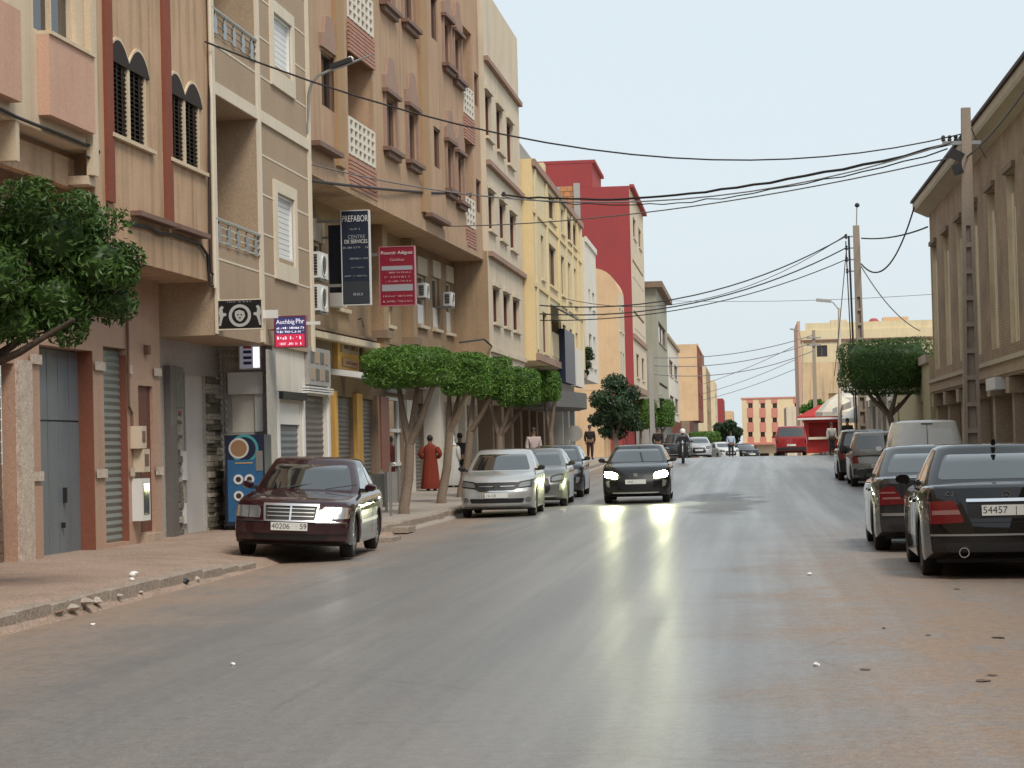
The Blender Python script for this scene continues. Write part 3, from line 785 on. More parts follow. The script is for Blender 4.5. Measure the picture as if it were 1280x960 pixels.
# tiled wall that faces the viewer
F2 = Wall(-9.78 + .02 * ut, YT, 0, 'F', root=B2.root, z=g(YT) + .12)
W = F2
ue = 1.02
sh = (F2.U(290, 500), F2.U(327, 500), F2.Z(300, 540), F2.Z(300, 464))
m = MB(); holed(m, .0, ue, 0, zt2 + .4, [(*sh, .12, True)], back=0); W.b(m, 'tile_backing', TILEG)
nt_ = 0; tw = ue / 13.0; th_ = .128
for j in range(int((zt2 + .1) / th_)):
    for i in range(13):
        a, c = i * tw, j * th_
        if a + tw > sh[0] - .04 and a < sh[1] + .04 and c + th_ > sh[2] - .04 and c < sh[3] + .04: continue
        if nt_ == 0:
            m = MB(); e = .006
            m.add([(e, -.004, e), (tw - e, -.004, e), (tw - e, -.004, th_ - e), (e, -.004, th_ - e), (tw * .5, -.032, th_ * .5),
                   (e, 0, e), (tw - e, 0, e), (tw - e, 0, th_ - e), (e, 0, th_ - e)],
                  [(0, 1, 4), (1, 2, 4), (2, 3, 4), (3, 0, 4), (5, 6, 1, 0), (6, 7, 2, 1), (7, 8, 3, 2), (8, 5, 0, 3)])
            base_tile = m.build('tile', TILEG, B2.root, fix=True); base_tile.matrix_parent_inverse = Matrix(); to = base_tile
        else:
            if nt_ >= 280: continue
            to = base_tile.copy(); COL.objects.link(to); to.parent = B2.root
        to.matrix_local = F2.rel @ Matrix.Translation((a, -.003, c)); nt_ += 1
hw = window(F2, sh, .1, WHITEP, 'shutter', fw=.04, mull=0, sill=None)
slab(F2, sh[0] - .05, sh[1] + .05, -.1, .08, lerp(sh[2], sh[3], .62), lerp(sh[2], sh[3], .98), 'shutter_box', WHITEP, hw)
m = MB(); m.box(sh[1] - .12, sh[1] + .03, -.05, .09, sh[2], lerp(sh[2], sh[3], .62)); W.b(m, 'shutter_guide', WHITEP, hw)
# shop fronts of the second bay, flush with the overhang
S2 = Wall(F2.o.x + ue, YT, .012, 'L', root=B2.root, z=g(YT) + .12)
W = S2
def s2(x, y=560, d=0.0): return S2.U(x, y, d)
d1 = (s2(349), s2(376.5), .02, 2.35, .08); d2 = (s2(381), s2(408.5), .02, 2.55, .08)
m = MB(); holed(m, 0.0, s2(414), 0, zt2 + .1, [d1, d2], back=1.5, floor=False); W.b(m, 'wall', WHITEW)
slab(S2, s2(334.5), s2(345), -.03, -.002, 0, zt2, 'tile_strip', TILEG)
roller(S2, (d1[0], d1[1], .02, 1.95), .06, BLUEDOOR, .12); slab(S2, d1[0], d1[1], .02, .08, 1.95, 2.35, 'shutter_housing', WHITEP)
slab(S2, d1[0] - .1, d1[1] + .1, -.12, -.002, 2.42, 2.56, 'lintel', BLACKP)
roller(S2, (d2[0], d2[1], .02, 2.55), .06, SHUTD, .12)
for a in (346, 378, 409.5): slab(S2, s2(a), s2(a) + .16, -.04, -.0022, 0, 2.55, 'pilaster', WHITEP)
pn = slab(S2, s2(383), s2(410), -.09, -.002, 2.75, 3.5, 'sign_board', GREYC)
for i in range(4):
    for j in range(2):
        a = lerp(s2(384), s2(408), (i + .15) / 4); m = MB(); m.box(a, a + .35, -.1, -.091, 2.85 + j * .34, 3.08 + j * .34); W.b(m, 'sign_photo', SHUTD if (i + j) % 2 else BEIGE, pn)
for i in range(3): slab(S2, s2(380), s2(411), -.13, -.002, 2.58 + i * .05, 2.61 + i * .05, 'moulding', WHITEP)

# ------------------------------------------------------------------ B3: long brown apartment block with deep overhang
B3 = Wall(-9.0 + .044 * -.6, 43.4, .044, 'L', 'brown_apartment_block', 'long brown apartment block with mauve hooded windows and white lattice balconies', z=.1)
W = B3
UE3 = W.U(602, 250); zs3 = W.Z(470, 245)
zs3 = 7.2
holes = []; wins = []
def add(kind, xl, yt, yb, xr):
    r_ = W.rect(xl, yt, yb, xr); wins.append((kind, r_)); 
    holes.append((*r_, {'loggia': 1.1, 'slit': .14, 'win': .14}[kind], kind == 'loggia'))
for (k, xl, yt, yb, xr) in [
    ('slit', 401, 61, 130, 418), ('loggia', 433, 37, 190, 466), ('win', 480, 117, 183, 494), ('win', 508, 134, 199, 520),
    ('win', 475, -60, 1, 490), ('win', 502, -42, 23, 516), ('slit', 538, -10, 45, 547), ('slit', 542, 157, 207, 551),
    ('win', 553, 22, 78, 562), ('win', 566, 40, 95, 575), ('win', 557, 178, 235, 565.5), ('win', 570, 192, 250, 578),
    ('loggia', 577, 30, 138, 590), ('loggia', 580.5, 172, 280, 592), ('slit', 592.5, 89, 130, 598.5), ('slit', 595, 223, 264, 601.5),
    ('loggia', 431, -130, 18, 463)]: add(k, xl, yt, yb, xr)
m = MB(); holed(m, 0, UE3, zs3, 15.6, holes, back=9, floor=True); W.b(m, 'wall', BROWN)
for xa, xb in ((417.5, 427), (523.5, 532)):
    slab(W, W.U(xa, 120), W.U(xb, 120), -.09, -.002, zs3 + .5, 15.6, 'pilaster', BROWNL)
def hood(W, u0, u1, z, h):
    m = MB(); e = .18; a, b_ = u0 - e, u1 + e
    m.prism([(a, z), (b_, z), (b_, z + h * .38), (lerp(a, b_, .82), z + h * .45), (lerp(a, b_, .72), z + h * .95), (lerp(a, b_, .6), z + h), (lerp(a, b_, .4), z + h), (lerp(a, b_, .28), z + h * .95), (lerp(a, b_, .18), z + h * .45), (a, z + h * .38)], -.07, -.002)
    return m
for kind, (u0, u1, z0, z1) in wins:
    if kind == 'win':
        f = window(W, (u0, u1, z0, z1), .1, SOOT, mull=1, fw=.07)
        W.b(hood(W, u0, u1, z1 + .12, .85), 'hood', MAUVE, f)
        m = MB(); m.box(u0 - .24, u1 + .24, -.15, -.003, z1 + .02, z1 + .115); W.b(m, 'lintel', SOOT, f)
        m = MB(); m.box(u0 - .13, u0 - .001, -.06, -.0025, z0, z1 + .018); W.b(m, 'jamb', MAUVE, f)
        m = MB(); m.box(u1 + .001, u1 + .13, -.06, -.0025, z0, z1 + .018); W.b(m, 'jamb', MAUVE, f)
        m = MB(); m.box(u0 - .26, u1 + .26, -.2, -.003, z0 - .1, z0 - .002); m.box(u0 - .16, u1 + .16, -.12, -.0028, z0 - .22, z0 - .1); W.b(m, 'sill', SOOT, f)
    elif kind == 'slit':
        f = window(W, (u0, u1, z0, z1), .1, SOOT, mull=0, fw=.05)
        if u0 < 5: W.b(hood(W, u0, u1, z1 + .04, .75), 'hood', MAUVE, f)
    else:                                             # loggia: lattice of square holes over a striped brick panel
        h = .85; zt = z0 + h; n = max(3, int((u1 - u0) / .42)); rows = 4
        lt = None
        for i in range(n + 1):
            c = lerp(u0, u1, i / n); m = MB(); m.box(c - .05, c + .05, -.03, .1, z0, zt)
            o = W.b(m, 'balcony_lattice' if lt is None else 'lattice_post', WHITEW, lt); lt = lt or o
        for j in range(rows + 1):
            z = lerp(z0, zt - .05, j / rows); m = MB(); m.box(u0, u1, -.02, .09, z, z + .06); W.b(m, 'lattice_bar', WHITEW, lt)
        for j in range(8):
            z = z0 - .08 - j * .09
            if z - .07 < zs3 + .15: break
            m = MB(); m.box(u0 - .1, u1 + .05, -.05, -.002, z - .068, z); W.b(m, 'brick_course', BRICKP)
# score lines between storeys
for px, py in ((430, 60), (440, 200)):
    z = W.Z(px, py)
for z in (zs3 + 3.42, zs3 + 6.9): slab(W, .5, UE3 - .02, -.012, -.001, z, z + .03, 'score_line', BROWNL) if False else None
slab(W, W.U(386, 200), W.U(417, 212), -.25, -.003, zs3 + .62, zs3 + .72, 'ledge', SOOT)
slab(W, W.U(529, 258), W.U(553, 270), -.25, -.003, zs3 + .40, zs3 + .5, 'ledge', SOOT)
slab(W, 0.02, UE3 - .02, -.03, -.002, zs3 + .02, zs3 + .32, 'edge_beam', BROWN)
# first floor, set back under the overhang
D3 = .95
Z1 = 4.0
fh = []
fw_ = [(389, 300, 332, 402), (420, 352, 384, 433), (476, 378, 404, 490), (521, 342, 405, 532), (540, 346, 410, 549), (557, 352, 415, 565)]
for (xl, yt, yb, xr) in fw_:
    r_ = W.rect(xl, yt, yb, xr, D3); fh.append((*r_, .12))
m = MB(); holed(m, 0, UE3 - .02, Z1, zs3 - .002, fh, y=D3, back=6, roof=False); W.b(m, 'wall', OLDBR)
for h_ in fh:
    f = window(W, h_[:4], .1, IVORY, mull=0, fw=.07, y=D3, sill=.1, sill_m=IVORY)
    u0, u1, z0, z1 = h_[:4]
    m = MB(); m.box(u0 + .08, u1 - .08, D3 + .06, D3 + .1, z0 + .08, lerp(z0, z1, .42)); W.b(m, 'blind', WHITEP, f)
    m = MB(); m.box(u0 - .1, u1 + .1, D3 - .06, D3 - .002, z1 + .01, z1 + .5); W.b(m, 'shutter_box', IVORY, f)
for x in (469, 506):
    c = W.U(x, 410, D3); m = MB(); m.box(c - .3, c + .3, D3 - .3, D3 - .002, 3.2, zs3 - .01); W.b(m, 'column', OLDBR)
    m = MB(); m.box(c - .4, c + .4, D3 - .4, D3 - .001, 4.3, 4.5); W.b(m, 'column_capital', DKBROWN)
slab(W, 1.0, UE3 - .05, D3 - .18, D3 - .003, Z1 + .02, Z1 + .16, 'ledge', IVORY)
slab(W, 1.0, UE3 - .05, D3 - .12, D3 - .003, Z1 + .22, Z1 + .28, 'ledge', DKBROWN)
def ac_unit(W, u, y, z, label, group=None, k=1.0):
    w_, d_, h_ = .82 * k, .32 * k, .56 * k
    o = W.o + W.u * u + W.n * y
    t = empty('air_conditioner', (o.x, o.y, W.o.z + z), math.atan2(W.u.y, W.u.x), label, 'air conditioner', group)
    m = MB(); m.box(0, w_, -d_, 0, 0, h_); m.build('casing', WHITEP, t)
    m = MB(); m.box(-.012, -.001, -d_ + .05, -.04, .06, h_ - .06); gr = m.build('side_grille', BLACKP, t)
    for q_ in range(7):
        m = MB(); zz = (.08 + q_ * .062) * k; m.box(-.022, -.013, -d_ + .05, -.04, zz, zz + .012); m.build('slat', GREYC, gr)
    M = Matrix.Translation((w_ * .5, -d_ - .001, h_ * .5)) @ Matrix.Rotation(R(90), 4, 'X')
    m = MB(); m.lathe([(.23 * k, 0), (.235 * k, .02), (.21 * k, .02), (.21 * k, 0)], 24, M); m.build('fan_guard', WHITEP, t)
    m = MB(); m.lathe([(.2 * k, .004), (.05 * k, .004)], 24, M, caps=True); fn = m.build('fan', BLACKP, t)
    for q_ in range(5):
        m = MB(); m.lathe([((.04 + q_ * .036) * k, .012), ((.046 + q_ * .036) * k, .012)], 20, M, caps=False); m.build('guard_ring', WHITEP, fn)
    m = MB(); m.box(.1, .16, -d_, .45, -.05, -.003); m.box(w_ - .16, w_ - .1, -d_, .45, -.05, -.003); m.box(.1, w_ - .1, -d_ - .01, -d_ + .03, -.06, -.051); m.build('bracket', STEELG, t)
    return t
for (x, y, lb) in ((386, 347, 'upper of two white air conditioners stacked beside the dark blue sign'), (386, 388, 'lower of two white air conditioners stacked beside the dark blue sign')):
    u, z = W.uz(x, y, D3 - .5); ac_unit(W, u, D3 - .42, z, lb)
u, z = W.uz(531, 376, D3 - .4); ac_unit(W, u, D3 - .2, z + .1, 'white air conditioner on the wall just past the red hanging sign', k=.72)
u, z = W.uz(563, 386, D3 - .4); ac_unit(W, u, D3 - .2, z + .1, 'white air conditioner on the last small window of the brown block', k=.72)
u, z = W.uz(428, 388, D3 - .3); slab(W, u, u + .5, D3 - .3, D3 - .003, z + .1, z + .45, 'sign_lamp_box', WHITEP)
# ground floor shops
G3 = Wall(-9.9, 48, 0, 'L', root=B3.root, z=.15)
W = G3
def g3(x, y=520, d=0.0): return G3.U(x, y, d)
ye = B3.o.y + UE3 * B3.u.y - 48
shops = [(g3(418), g3(441), 0, 2.75, .1), (g3(449.5), g3(467), 0, 2.75, .1), (g3(483), g3(500), .25, 2.9, .1), (g3(516), g3(545), 0, 2.8, .12), (g3(551), g3(572), 0, 2.8, .12), (g3(576), g3(588), 0, 2.8, .12)]
m = MB(); holed(m, 0, ye, -.1, Z1 + .3, shops, back=3); W.b(m, 'wall', DKBROWN)
for i, h_ in enumerate(shops):
    if i == 2: continue
    roller(W, h_[:4], h_[4] - .02, SHUTD if i < 2 else worn('grey_shutter', (.2, .185, .17), rough=.5, big=1, fine=.1), .11)
u0, u1, z0, z1 = shops[2][:4]
f = window(W, (u0, u1, z0, z1), .08, WHITEP, mull=0, fw=.1, name='shop_window')
for z in (.95, 1.9): slab(W, u0, u1, -.01, .07, z, z + .1, 'transom', WHITEP, f)
for a, b_, mt in ((441.5, 449, YPAINT), (413, 417.5, YPAINT), (467.5, 470, DKBROWN), (472, 482, TERRA), (505, 514, WHITEW), (545, 551, WHITEW), (572, 576, WHITEW), (588, 593, WHITEW)):
    slab(W, g3(a), g3(b_), -.1, -.002, -.05, 2.85, 'pilaster', mt)
# two yellow sign boards of the cafe with panels and lamps, canopy strip below
def glyphs(x0, x1, z, h, y, seed, mb=None, gap=.25):
    """a row of unreadable small lettering, each sign a stroke or two"""
    r_ = random.Random(seed); mb = mb or MB(); x = x0
    while x < x1 - h * .3:
        w_ = h * r_.uniform(.32, .7)
        if r_.random() < .16: x += w_ * .8; continue
        w_ = min(w_, x1 - x); k = r_.random(); t = h * .2
        if k < .7: mb.box(x, x + t, y, y + .004, z, z + h)
        if k > .35: mb.box(x + t * .9, x + w_, y + .0005, y + .0045, z + r_.choice((0, h * .4, h * .8)), z + r_.choice((h * .2, h * .6, h)) + .001)
        if k < .45: mb.box(x + w_ - t, x + w_, y + .001, y + .005, z + h * .1, z + h * .8)
        x += w_ + h * gap
    return mb
s0, s1 = g3(416, 440), g3(470, 440)
zA, zB = G3.Z(416, 462), G3.Z(416, 417)
sg = slab(W, s0, s1, -.12, -.002, zA, zB, 'sign_board', YPAINT)
for (a, b_, c, d, mt) in ((.06, .44, .5, .85, worn('sign_frame', (.42, .34, .24), rough=.5, big=4, fine=.1)), (.08, .42, .12, .34, BROWNL), (.58, .98, .45, .82, IVORY), (.56, .68, .08, .35, IVORY)):
    q = slab(W, lerp(s0, s1, a), lerp(s0, s1, b_), -.16, -.121, lerp(zA, zB, c), lerp(zA, zB, d), 'sign_panel', mt, sg)
    o = W.b(glyphs(lerp(s0, s1, a) + .12, lerp(s0, s1, b_) - .1, lerp(zA, zB, lerp(c, d, .3)), (zB - zA) * (d - c) * .42, -.166, int(a * 99), gap=.3), 'lettering', TERRA, sg)
slab(W, lerp(s0, s1, .47), lerp(s0, s1, .53), -.15, -.121, zA, zB + .15, 'sign_post', DKBROWN, sg)
zc = G3.Z(414, 409)
cb = slab(W, s0, s1 - .2, -.1, -.003, zB + .05, zB + .4, 'upper_sign_board', worn('upper_sign', (.5, .46, .4), (.25, .2, .16), .6, big=3, streak=0, amt=1.0, fine=.2))
for t in (.12, .3, .52, .7, .86): 
    q = lerp(s0, s1, t); slab(W, q, q + .45, -.12, -.101, zB + .1, zB + .36, 'sign_picture', WHITEP if t < .8 else IVORY, cb)
for t in (.2, .6):
    q = lerp(s0, s1, t); m = MB(); m.tube([(q, -.1, zB + .3), (q, -.5, zB + .42), (q, -.55, zB + .2)], .02, 6); W.b(m, 'sign_lamp', BLACKP, cb)
m = MB(); a, b_ = g3(411, 465), g3(462, 468); zz = G3.Z(414, 466)
m.prism([(0, 0), (.7, -.1), (.7, -.24), (0, -.14)], a, b_, Matrix(((0, 1, 0, 0), (-1, 0, 0, 0), (0, 0, 1, zz + .1), (0, 0, 0, 1)))); W.b(m, 'canopy', WHITEP)
slab(W, g3(478, 400), g3(500, 410), -.12, -.002, Z1 - 1.0, Z1 - .15, 'sign_board', GREYC)
slab(W, g3(517, 420), g3(575, 430), -.15, -.002, Z1 - .75, Z1 - .1, 'sign_board', WHITEW)
# low grey street barrier panels before the shops, leaning fence
BARR = worn('grey_barrier', (.26, .26, .25), (.18, .18, .17), .6, big=3, fine=.1)
for i, (px, py, w_, lb) in enumerate([(468, 640, .6, 'grey sheet barrier standing by the shop with yellow pillars'), (489, 634, .5, 'grey sheet barrier just behind the first clipped tree')]):
    p = at_y(px, py, 50 + i * 4); t = empty('street_barrier', (p.x, 50 + i * 4, pave_z(p.x, 50) + .0), 0, lb, 'barrier')
    m = MB(); m.box(-w_ / 2, w_ / 2, -.02, .02, .1, .85); m.build('sheet', BARR, t)
    m = MB(); m.box(-w_ / 2, -w_ / 2 + .05, -.05, .05, 0, .9); m.build('post', STEELG, t)
    m = MB(); m.box(w_ / 2 - .05, w_ / 2, -.05, .05, 0, .9); m.build('post', STEELG, t)

# ------------------------------------------------------------------ B4: ivory house, narrow brown windows and string courses
p0 = B3.o + B3.u * (UE3 + .05)
B4 = Wall(-7.78, p0.y, .01, 'L', 'ivory_house', 'tall ivory rendered house with narrow brown windows and dark string courses', z=.2)
W = B4
U4 = W.U(656, 450); ZT4 = W.Z(642, 42)
wl = []
for (xs, yt, yb) in (((606, 620, 633), 112, 168), ((610, 624, 637), 236, 285), ((616, 629, 641), 358, 402)):
    for i, x in enumerate(xs):
        wl.append(W.rect(x, yt + i * (18 if yt < 200 else 14 if yt < 300 else 7), yb + i * (17 if yt < 200 else 12 if yt < 300 else 5), x + 8))
m = MB(); holed(m, 0, U4, 3.3, ZT4, [(*r_, .2) for r_ in wl], back=9, floor=True, near=False); 
m.quad((0, 0, 3.3), (0, 0, ZT4), (0, 9, ZT4), (0, 9, 3.3)); W.b(m, 'wall', IVORY)
slab(W, -.012, -.002, .02, 3, 3.4, 7.4, 'side_render', OLDBR)
for r_ in wl:
    f = window(W, r_, .15, MAROON, mull=1, fw=.06, sill=.1, sill_m=IVORY)
    slab(W, r_[0] - .12, r_[1] + .12, -.08, -.002, r_[3] + .02, r_[3] + .14, 'lintel', IVORY, f)
for (x, y) in ((601, 68), (604, 198), (609, 314)):
    z = W.Z(x + 3, y + 3); slab(W, .0, U4 + .05, -.14, -.002, z - .1, z + .05, 'string_course', MAUVE)
z = W.Z(612, 435); slab(W, 0.0, U4, -.08, -.002, z - .1, z + .05, 'string_course', IVORY)
G4 = Wall(-9.4, p0.y, 0, 'L', root=B4.root, z=.35)
m = MB(); ops4 = [(1, 3.6, 0, 2.7, .3), (4.4, 6.2, 0, 2.7, .3), (6.8, 9.4, 0, 2.7, .3)]; holed(m, 0, 10.2, -.3, 3.4, ops4, back=2); G4.b(m, 'wall', WHITEW)
roller(G4, ops4[0][:4], .28, WHITEP); roller(G4, ops4[1][:4], .28, WHITEP); roller(G4, ops4[2][:4], .28, SHUTD)
cable_on(B4, [(575, 428), (605, 424), (614, 432), (620, 440)], .03)

# ------------------------------------------------------------------ generic facade for the houses further along
def house(name, label, X, Y0, Y1, top, mat, side_mat=None, ground_mat=None, over=.9, z_over=4.0, storeys=(), trims=(), dX=0.0, back=10, pier=3.0, frame=None, sill=None, top_band=None, z=None):
    Wl = Wall(X, Y0, dX, 'L', name, label, z=g((Y0 + Y1) / 2) if z is None else z)
    L = Y1 - Y0; hs = []
    for (zz, h, items) in storeys:
        for (a, b_, *k) in items: hs.append((a * L, b_ * L, zz, zz + h, k[0] if k else .2, bool(k and k[0] > .6)))
    m = MB(); holed(m, 0, L, z_over, top, hs, back=back, floor=True); Wl.b(m, 'wall', mat)
    for h in hs:
        if h[5]:
            hh = .95; m = MB(); m.box(h[0], h[1], -.02, .1, h[2] + .002, h[2] + hh); Wl.b(m, 'balcony_parapet', top_band or mat)
        else: window(Wl, h[:4], h[4] - .05, frame or SOOT, mull=1, fw=.06, sill=.08, sill_m=sill or mat)
    if side_mat:
        m = MB(); m.box(-.012, -.002, .01, back, z_over + .01, top); Wl.b(m, 'side_render', side_mat)
    for (zz, t, prj, mt) in trims: slab(Wl, -.02, L + .02, -prj, -.002, zz, zz + t, 'string_course', mt)
    m = MB(); n = max(2, int(L / pier)); op = [(lerp(0, L, (i + .12) / n), lerp(0, L, (i + .88) / n), 0, 2.6, .35) for i in range(n)]
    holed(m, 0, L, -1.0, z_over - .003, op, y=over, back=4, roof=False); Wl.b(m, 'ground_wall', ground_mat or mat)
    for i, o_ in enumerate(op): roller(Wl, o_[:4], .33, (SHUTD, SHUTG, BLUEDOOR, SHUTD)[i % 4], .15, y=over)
    return Wl
B5 = house('yellow_apartment_house', 'yellow apartment house with pale pilasters and a grey stair head on the roof', -7.28, B4.o.y + U4 + .1, 101.5, 11.2, YELLP, YELL, DKBROWN,
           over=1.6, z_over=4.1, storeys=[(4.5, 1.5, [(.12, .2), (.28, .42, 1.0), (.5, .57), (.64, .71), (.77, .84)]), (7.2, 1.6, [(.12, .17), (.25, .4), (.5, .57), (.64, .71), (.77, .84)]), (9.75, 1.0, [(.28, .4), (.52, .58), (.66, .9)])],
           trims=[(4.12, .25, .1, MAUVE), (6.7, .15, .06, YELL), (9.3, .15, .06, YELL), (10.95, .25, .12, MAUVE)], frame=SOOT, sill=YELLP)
W = B5; L5 = 101.5 - B5.o.y
for a in (.03, .22, .44, .6, .74, .86, .97): slab(W, a * L5 - .25, a * L5 + .25, -.07, -.003, 4.5, 10.9, 'pilaster', YELL if a in (.44, .86) else YELLP)
m = MB(); m.box(.8, 9, .6, 9, 11.202, 12.05); W.b(m, 'stair_head', GREYC); slab(W, 8.2, 9.02, .3, 3, 11.202, 12.1, 'roof_pier', YELLP)
m = MB(); m.prism([(0, 0), (.9, -.5), (.9, -.55), (0, -.05)], .25 * L5, .42 * L5, Matrix(((0, 1, 0, 0), (-1, 0, 0, 0), (0, 0, 1, 6.5), (0, 0, 0, 1)))); W.b(m, 'window_awning', GREYC)
# curved grey canopy and small hanging shop signs at street level
m = MB(); n = 14
m.loft([[(lerp(7, 19, k / n), -.1 - .7 * math.sin(math.pi * min(1, k / n * 1.1)), zz) for k in range(n + 1)] + [(19, 1.5, zz), (7, 1.5, zz)] for zz in (2.6, 3.2)], True, True); W.b(m, 'canopy', worn('dark_canopy', (.15, .145, .14), rough=.7, big=1))
slab(W, 9.5, 14.5, -.25, -.003, 3.6, 5.7, 'sign_board', simple('navy_sign', (.018, .024, .06), .4))
slab(W, 15, 19.5, -.25, -.003, 3.6, 5.2, 'sign_board', WHITEW)
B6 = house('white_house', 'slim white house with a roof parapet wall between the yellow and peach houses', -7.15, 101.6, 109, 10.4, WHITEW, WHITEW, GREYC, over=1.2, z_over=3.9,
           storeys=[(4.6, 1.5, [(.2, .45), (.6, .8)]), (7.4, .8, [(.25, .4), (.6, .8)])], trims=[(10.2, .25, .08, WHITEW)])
B7 = house('peach_house', 'peach plastered house with a rounded parapet below the crimson gable', -7.0, 125, 131, 9.35, IVORY, PEACHW, PEACHW, over=1.0, z_over=3.9,
           storeys=[(4.7, 1.4, [(.2, .4), (.6, .8)]), (7.3, 1.3, [(.2, .4), (.6, .8)])], trims=[(3.95, .2, .1, PEACHW)])
m = MB(); m.box(-.012, 6, 1.4, 9.9, 9.352, 10.75); B7.b(m, 'roof_parapet', PEACHW)
m = MB(); m.lathe([(1.4, -.03), (1.4, 6.02)], 32, Matrix.Translation((0, 1.4, 9.35)) @ Matrix.Rotation(R(90), 4, 'Y')); B7.b(m, 'rounded_corner', PEACHW, smooth=50)
B8 = house('crimson_house', 'tall crimson walled house with beige bay front and roof room', -7.25, 146, 165, 18.0, IVORY, REDW, REDW, over=.9, z_over=4.6, back=13,
           storeys=[(5.6, 1.6, [(.2, .4), (.6, .8)]), (8.8, 1.2, [(.1, .9, 1.0)]), (12.2, 1.2, [(.1, .9, 1.0)]), (15, 1.4, [(.2, .4), (.6, .8)])], trims=[(4.62, .4, .05, MAUVE), (8.0, .35, .12, MAUVE), (17.9, .2, .3, REDW)], dX=0)
m = MB(); holed(m, -.02, 9, 18.002, 19.6, [], y=2.4, back=7); B8.b(m, 'roof_room', REDW)
slab(B8, -.04, 9.2, 2.2, 9.6, 19.602, 19.8, 'roof_slab', REDW)
# unfinished hollow-brick wall on a roof in front of the crimson gable
HB = worn('hollow_brick', (.55, .24, .10), (.36, .16, .08), .9, big=4, streak=.1, amt=.6, fine=.25)
r_ = random.Random(9)
p = at_y(700, 232, 128); p2 = at_y(724, 300, 128)
bw = empty('brick_wall', (p.x, 128, 10.8), 0, 'unfinished orange hollow brick wall on the roof below the crimson house', 'wall')
w_ = p2.x - p.x; hz = p.z - 10.8; rows = int(hz / .3)
cm = MB(); cm.box(w_ - .25, w_ + .1, -.1, .25, 0, hz + .1); cm.build('concrete_post', GREYC, bw)
for j in range(rows):
    x = -(j % 2) * .2
    while x < w_ - .3:
        m = MB(); m.box(x + .02, x + .38, r_.uniform(-.02, .02), .2, j * .3 + .015, j * .3 + .285); m.build('brick', HB, bw); x += .4
m = MB(); m.box(-.2, w_ - .26, .05, .18, 0, rows * .3); m.build('mortar', GREYC, bw)
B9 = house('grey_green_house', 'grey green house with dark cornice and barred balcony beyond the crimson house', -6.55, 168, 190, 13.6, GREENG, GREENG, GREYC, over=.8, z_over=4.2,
           storeys=[(5.0, 1.2, [(.1, .9, 1.0)]), (9.3, 1.6, [(.15, .85)])], trims=[(13.2, .45, .5, DKBROWN), (4.9, .3, .3, GREENG)])
slab(B9, -.5, 0.0, -.5, 9, 13.2, 13.65, 'cornice', DKBROWN)
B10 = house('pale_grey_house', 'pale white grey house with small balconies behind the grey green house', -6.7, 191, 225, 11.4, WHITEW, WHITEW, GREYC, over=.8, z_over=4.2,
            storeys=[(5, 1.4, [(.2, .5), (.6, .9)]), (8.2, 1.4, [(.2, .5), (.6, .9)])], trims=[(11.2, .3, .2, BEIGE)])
B11 = house('orange_beige_house', 'orange beige house with red brown corner edge far down the street', -6.35, 296, 330, 16.6, REDTRIM, PEACHW, MAROON, over=.8, z_over=6.5,
            storeys=[(8.5, 1.8, [(.2, .4), (.6, .8)]), (12.5, 1.8, [(.2, .4), (.6, .8)])], trims=[(16.4, .3, .1, PEACHW)])
slab(B11, -.03, -.013, 1.2, 2.3, 0, 6.5, 'recess_shade', DKBROWN)  # flat dark strip laid on the wall, painted for a recess in shade
B12 = house('stepped_beige_house', 'stepped beige house with dark roof tank past the orange beige house', -6.1, 345, 385, 15.6, OLDBR, YELLP, GREYC, over=.8, z_over=5,
            storeys=[(7, 1.8, [(.2, .4), (.6, .8)]), (11, 1.8, [(.2, .4), (.6, .8)])])
slab(B12, .2, 3, .3, 1.6, 15.602, 17.3, 'roof_tank', DKBROWN)
B13 = house('cream_far_house', 'cream house beyond the stepped beige house near the street end', -5.6, 400, 430, 15.0, IVORY, YELLP, GREYC, over=.8, z_over=5, storeys=[(7, 1.8, [(.2, .5)]), (11, 1.8, [(.2, .5)])])
B14 = house('red_far_house', 'small red walled house second from the far end of the left row', -4.6, 440, 470, 12.6, REDTRIM, REDW, MAROON, over=.8, z_over=4, storeys=[(6, 1.8, [(.2, .5)]), (9, 1.8, [(.2, .5)])])
B15 = house('pinkish_far_house', 'pale pink house at the vanishing end of the left row', -3.1, 500, 540, 11.0, PINKP, PEACHW, GREYC, over=.6, z_over=3, storeys=[(4.5, 1.6, [(.2, .5)])])

# ------------------------------------------------------------------ pink striped apartment block closing the street
PINKB = worn('salmon_stripe', (.60, .25, .19), (.5, .2, .16), big=.3, streak=.2, amt=.3, fine=.04)
CREAMB = worn('cream_stripe', (.76, .60, .38), (.6, .46, .3), big=.3, streak=.2, amt=.3, fine=.04)
YE = 455
pl, pr_ = at_y(927, 500, YE), at_y(1012, 500, YE)
EB = Wall(pl.x, YE, 0, 'F', 'pink_striped_block', 'pink and cream striped apartment block closing the far end of the street', z=-2.2)
zt, zb0 = EB.Z(935, 499), EB.Z(935, 554)
LW = pr_.x - pl.x
hs = []; cols = [(938, 'p'), (954, 'p'), (969, 'p'), (997, 'p')]
for x in (938, 953.5, 968.5, 996):
    for y in (507, 525, 543):
        c, z = EB.uz(x, y); hs.append((c - .45, c + .45, z - .5, z + .5, .2))
m = MB(); holed(m, 0, LW, zb0, zt, hs, back=12, floor=True); EB.b(m, 'wall', CREAMB)
for h in hs: window(EB, h[:4], .12, MAROON, mull=1, fw=.08)
for x in (938, 953.5, 968.5, 996):
    c = EB.U(x, 525); zs_ = sorted([(h[2], h[3]) for h in hs if abs((h[0] + h[1]) / 2 - c) < .3])
    e = [zb0 + .02] + [v for p_ in zs_ for v in p_] + [zt - .02]
    for a, b_ in zip(e[::2], e[1::2]): slab(EB, c - .62, c + .62, -.06, -.002, a, b_, 'pink_panel', PINKB)
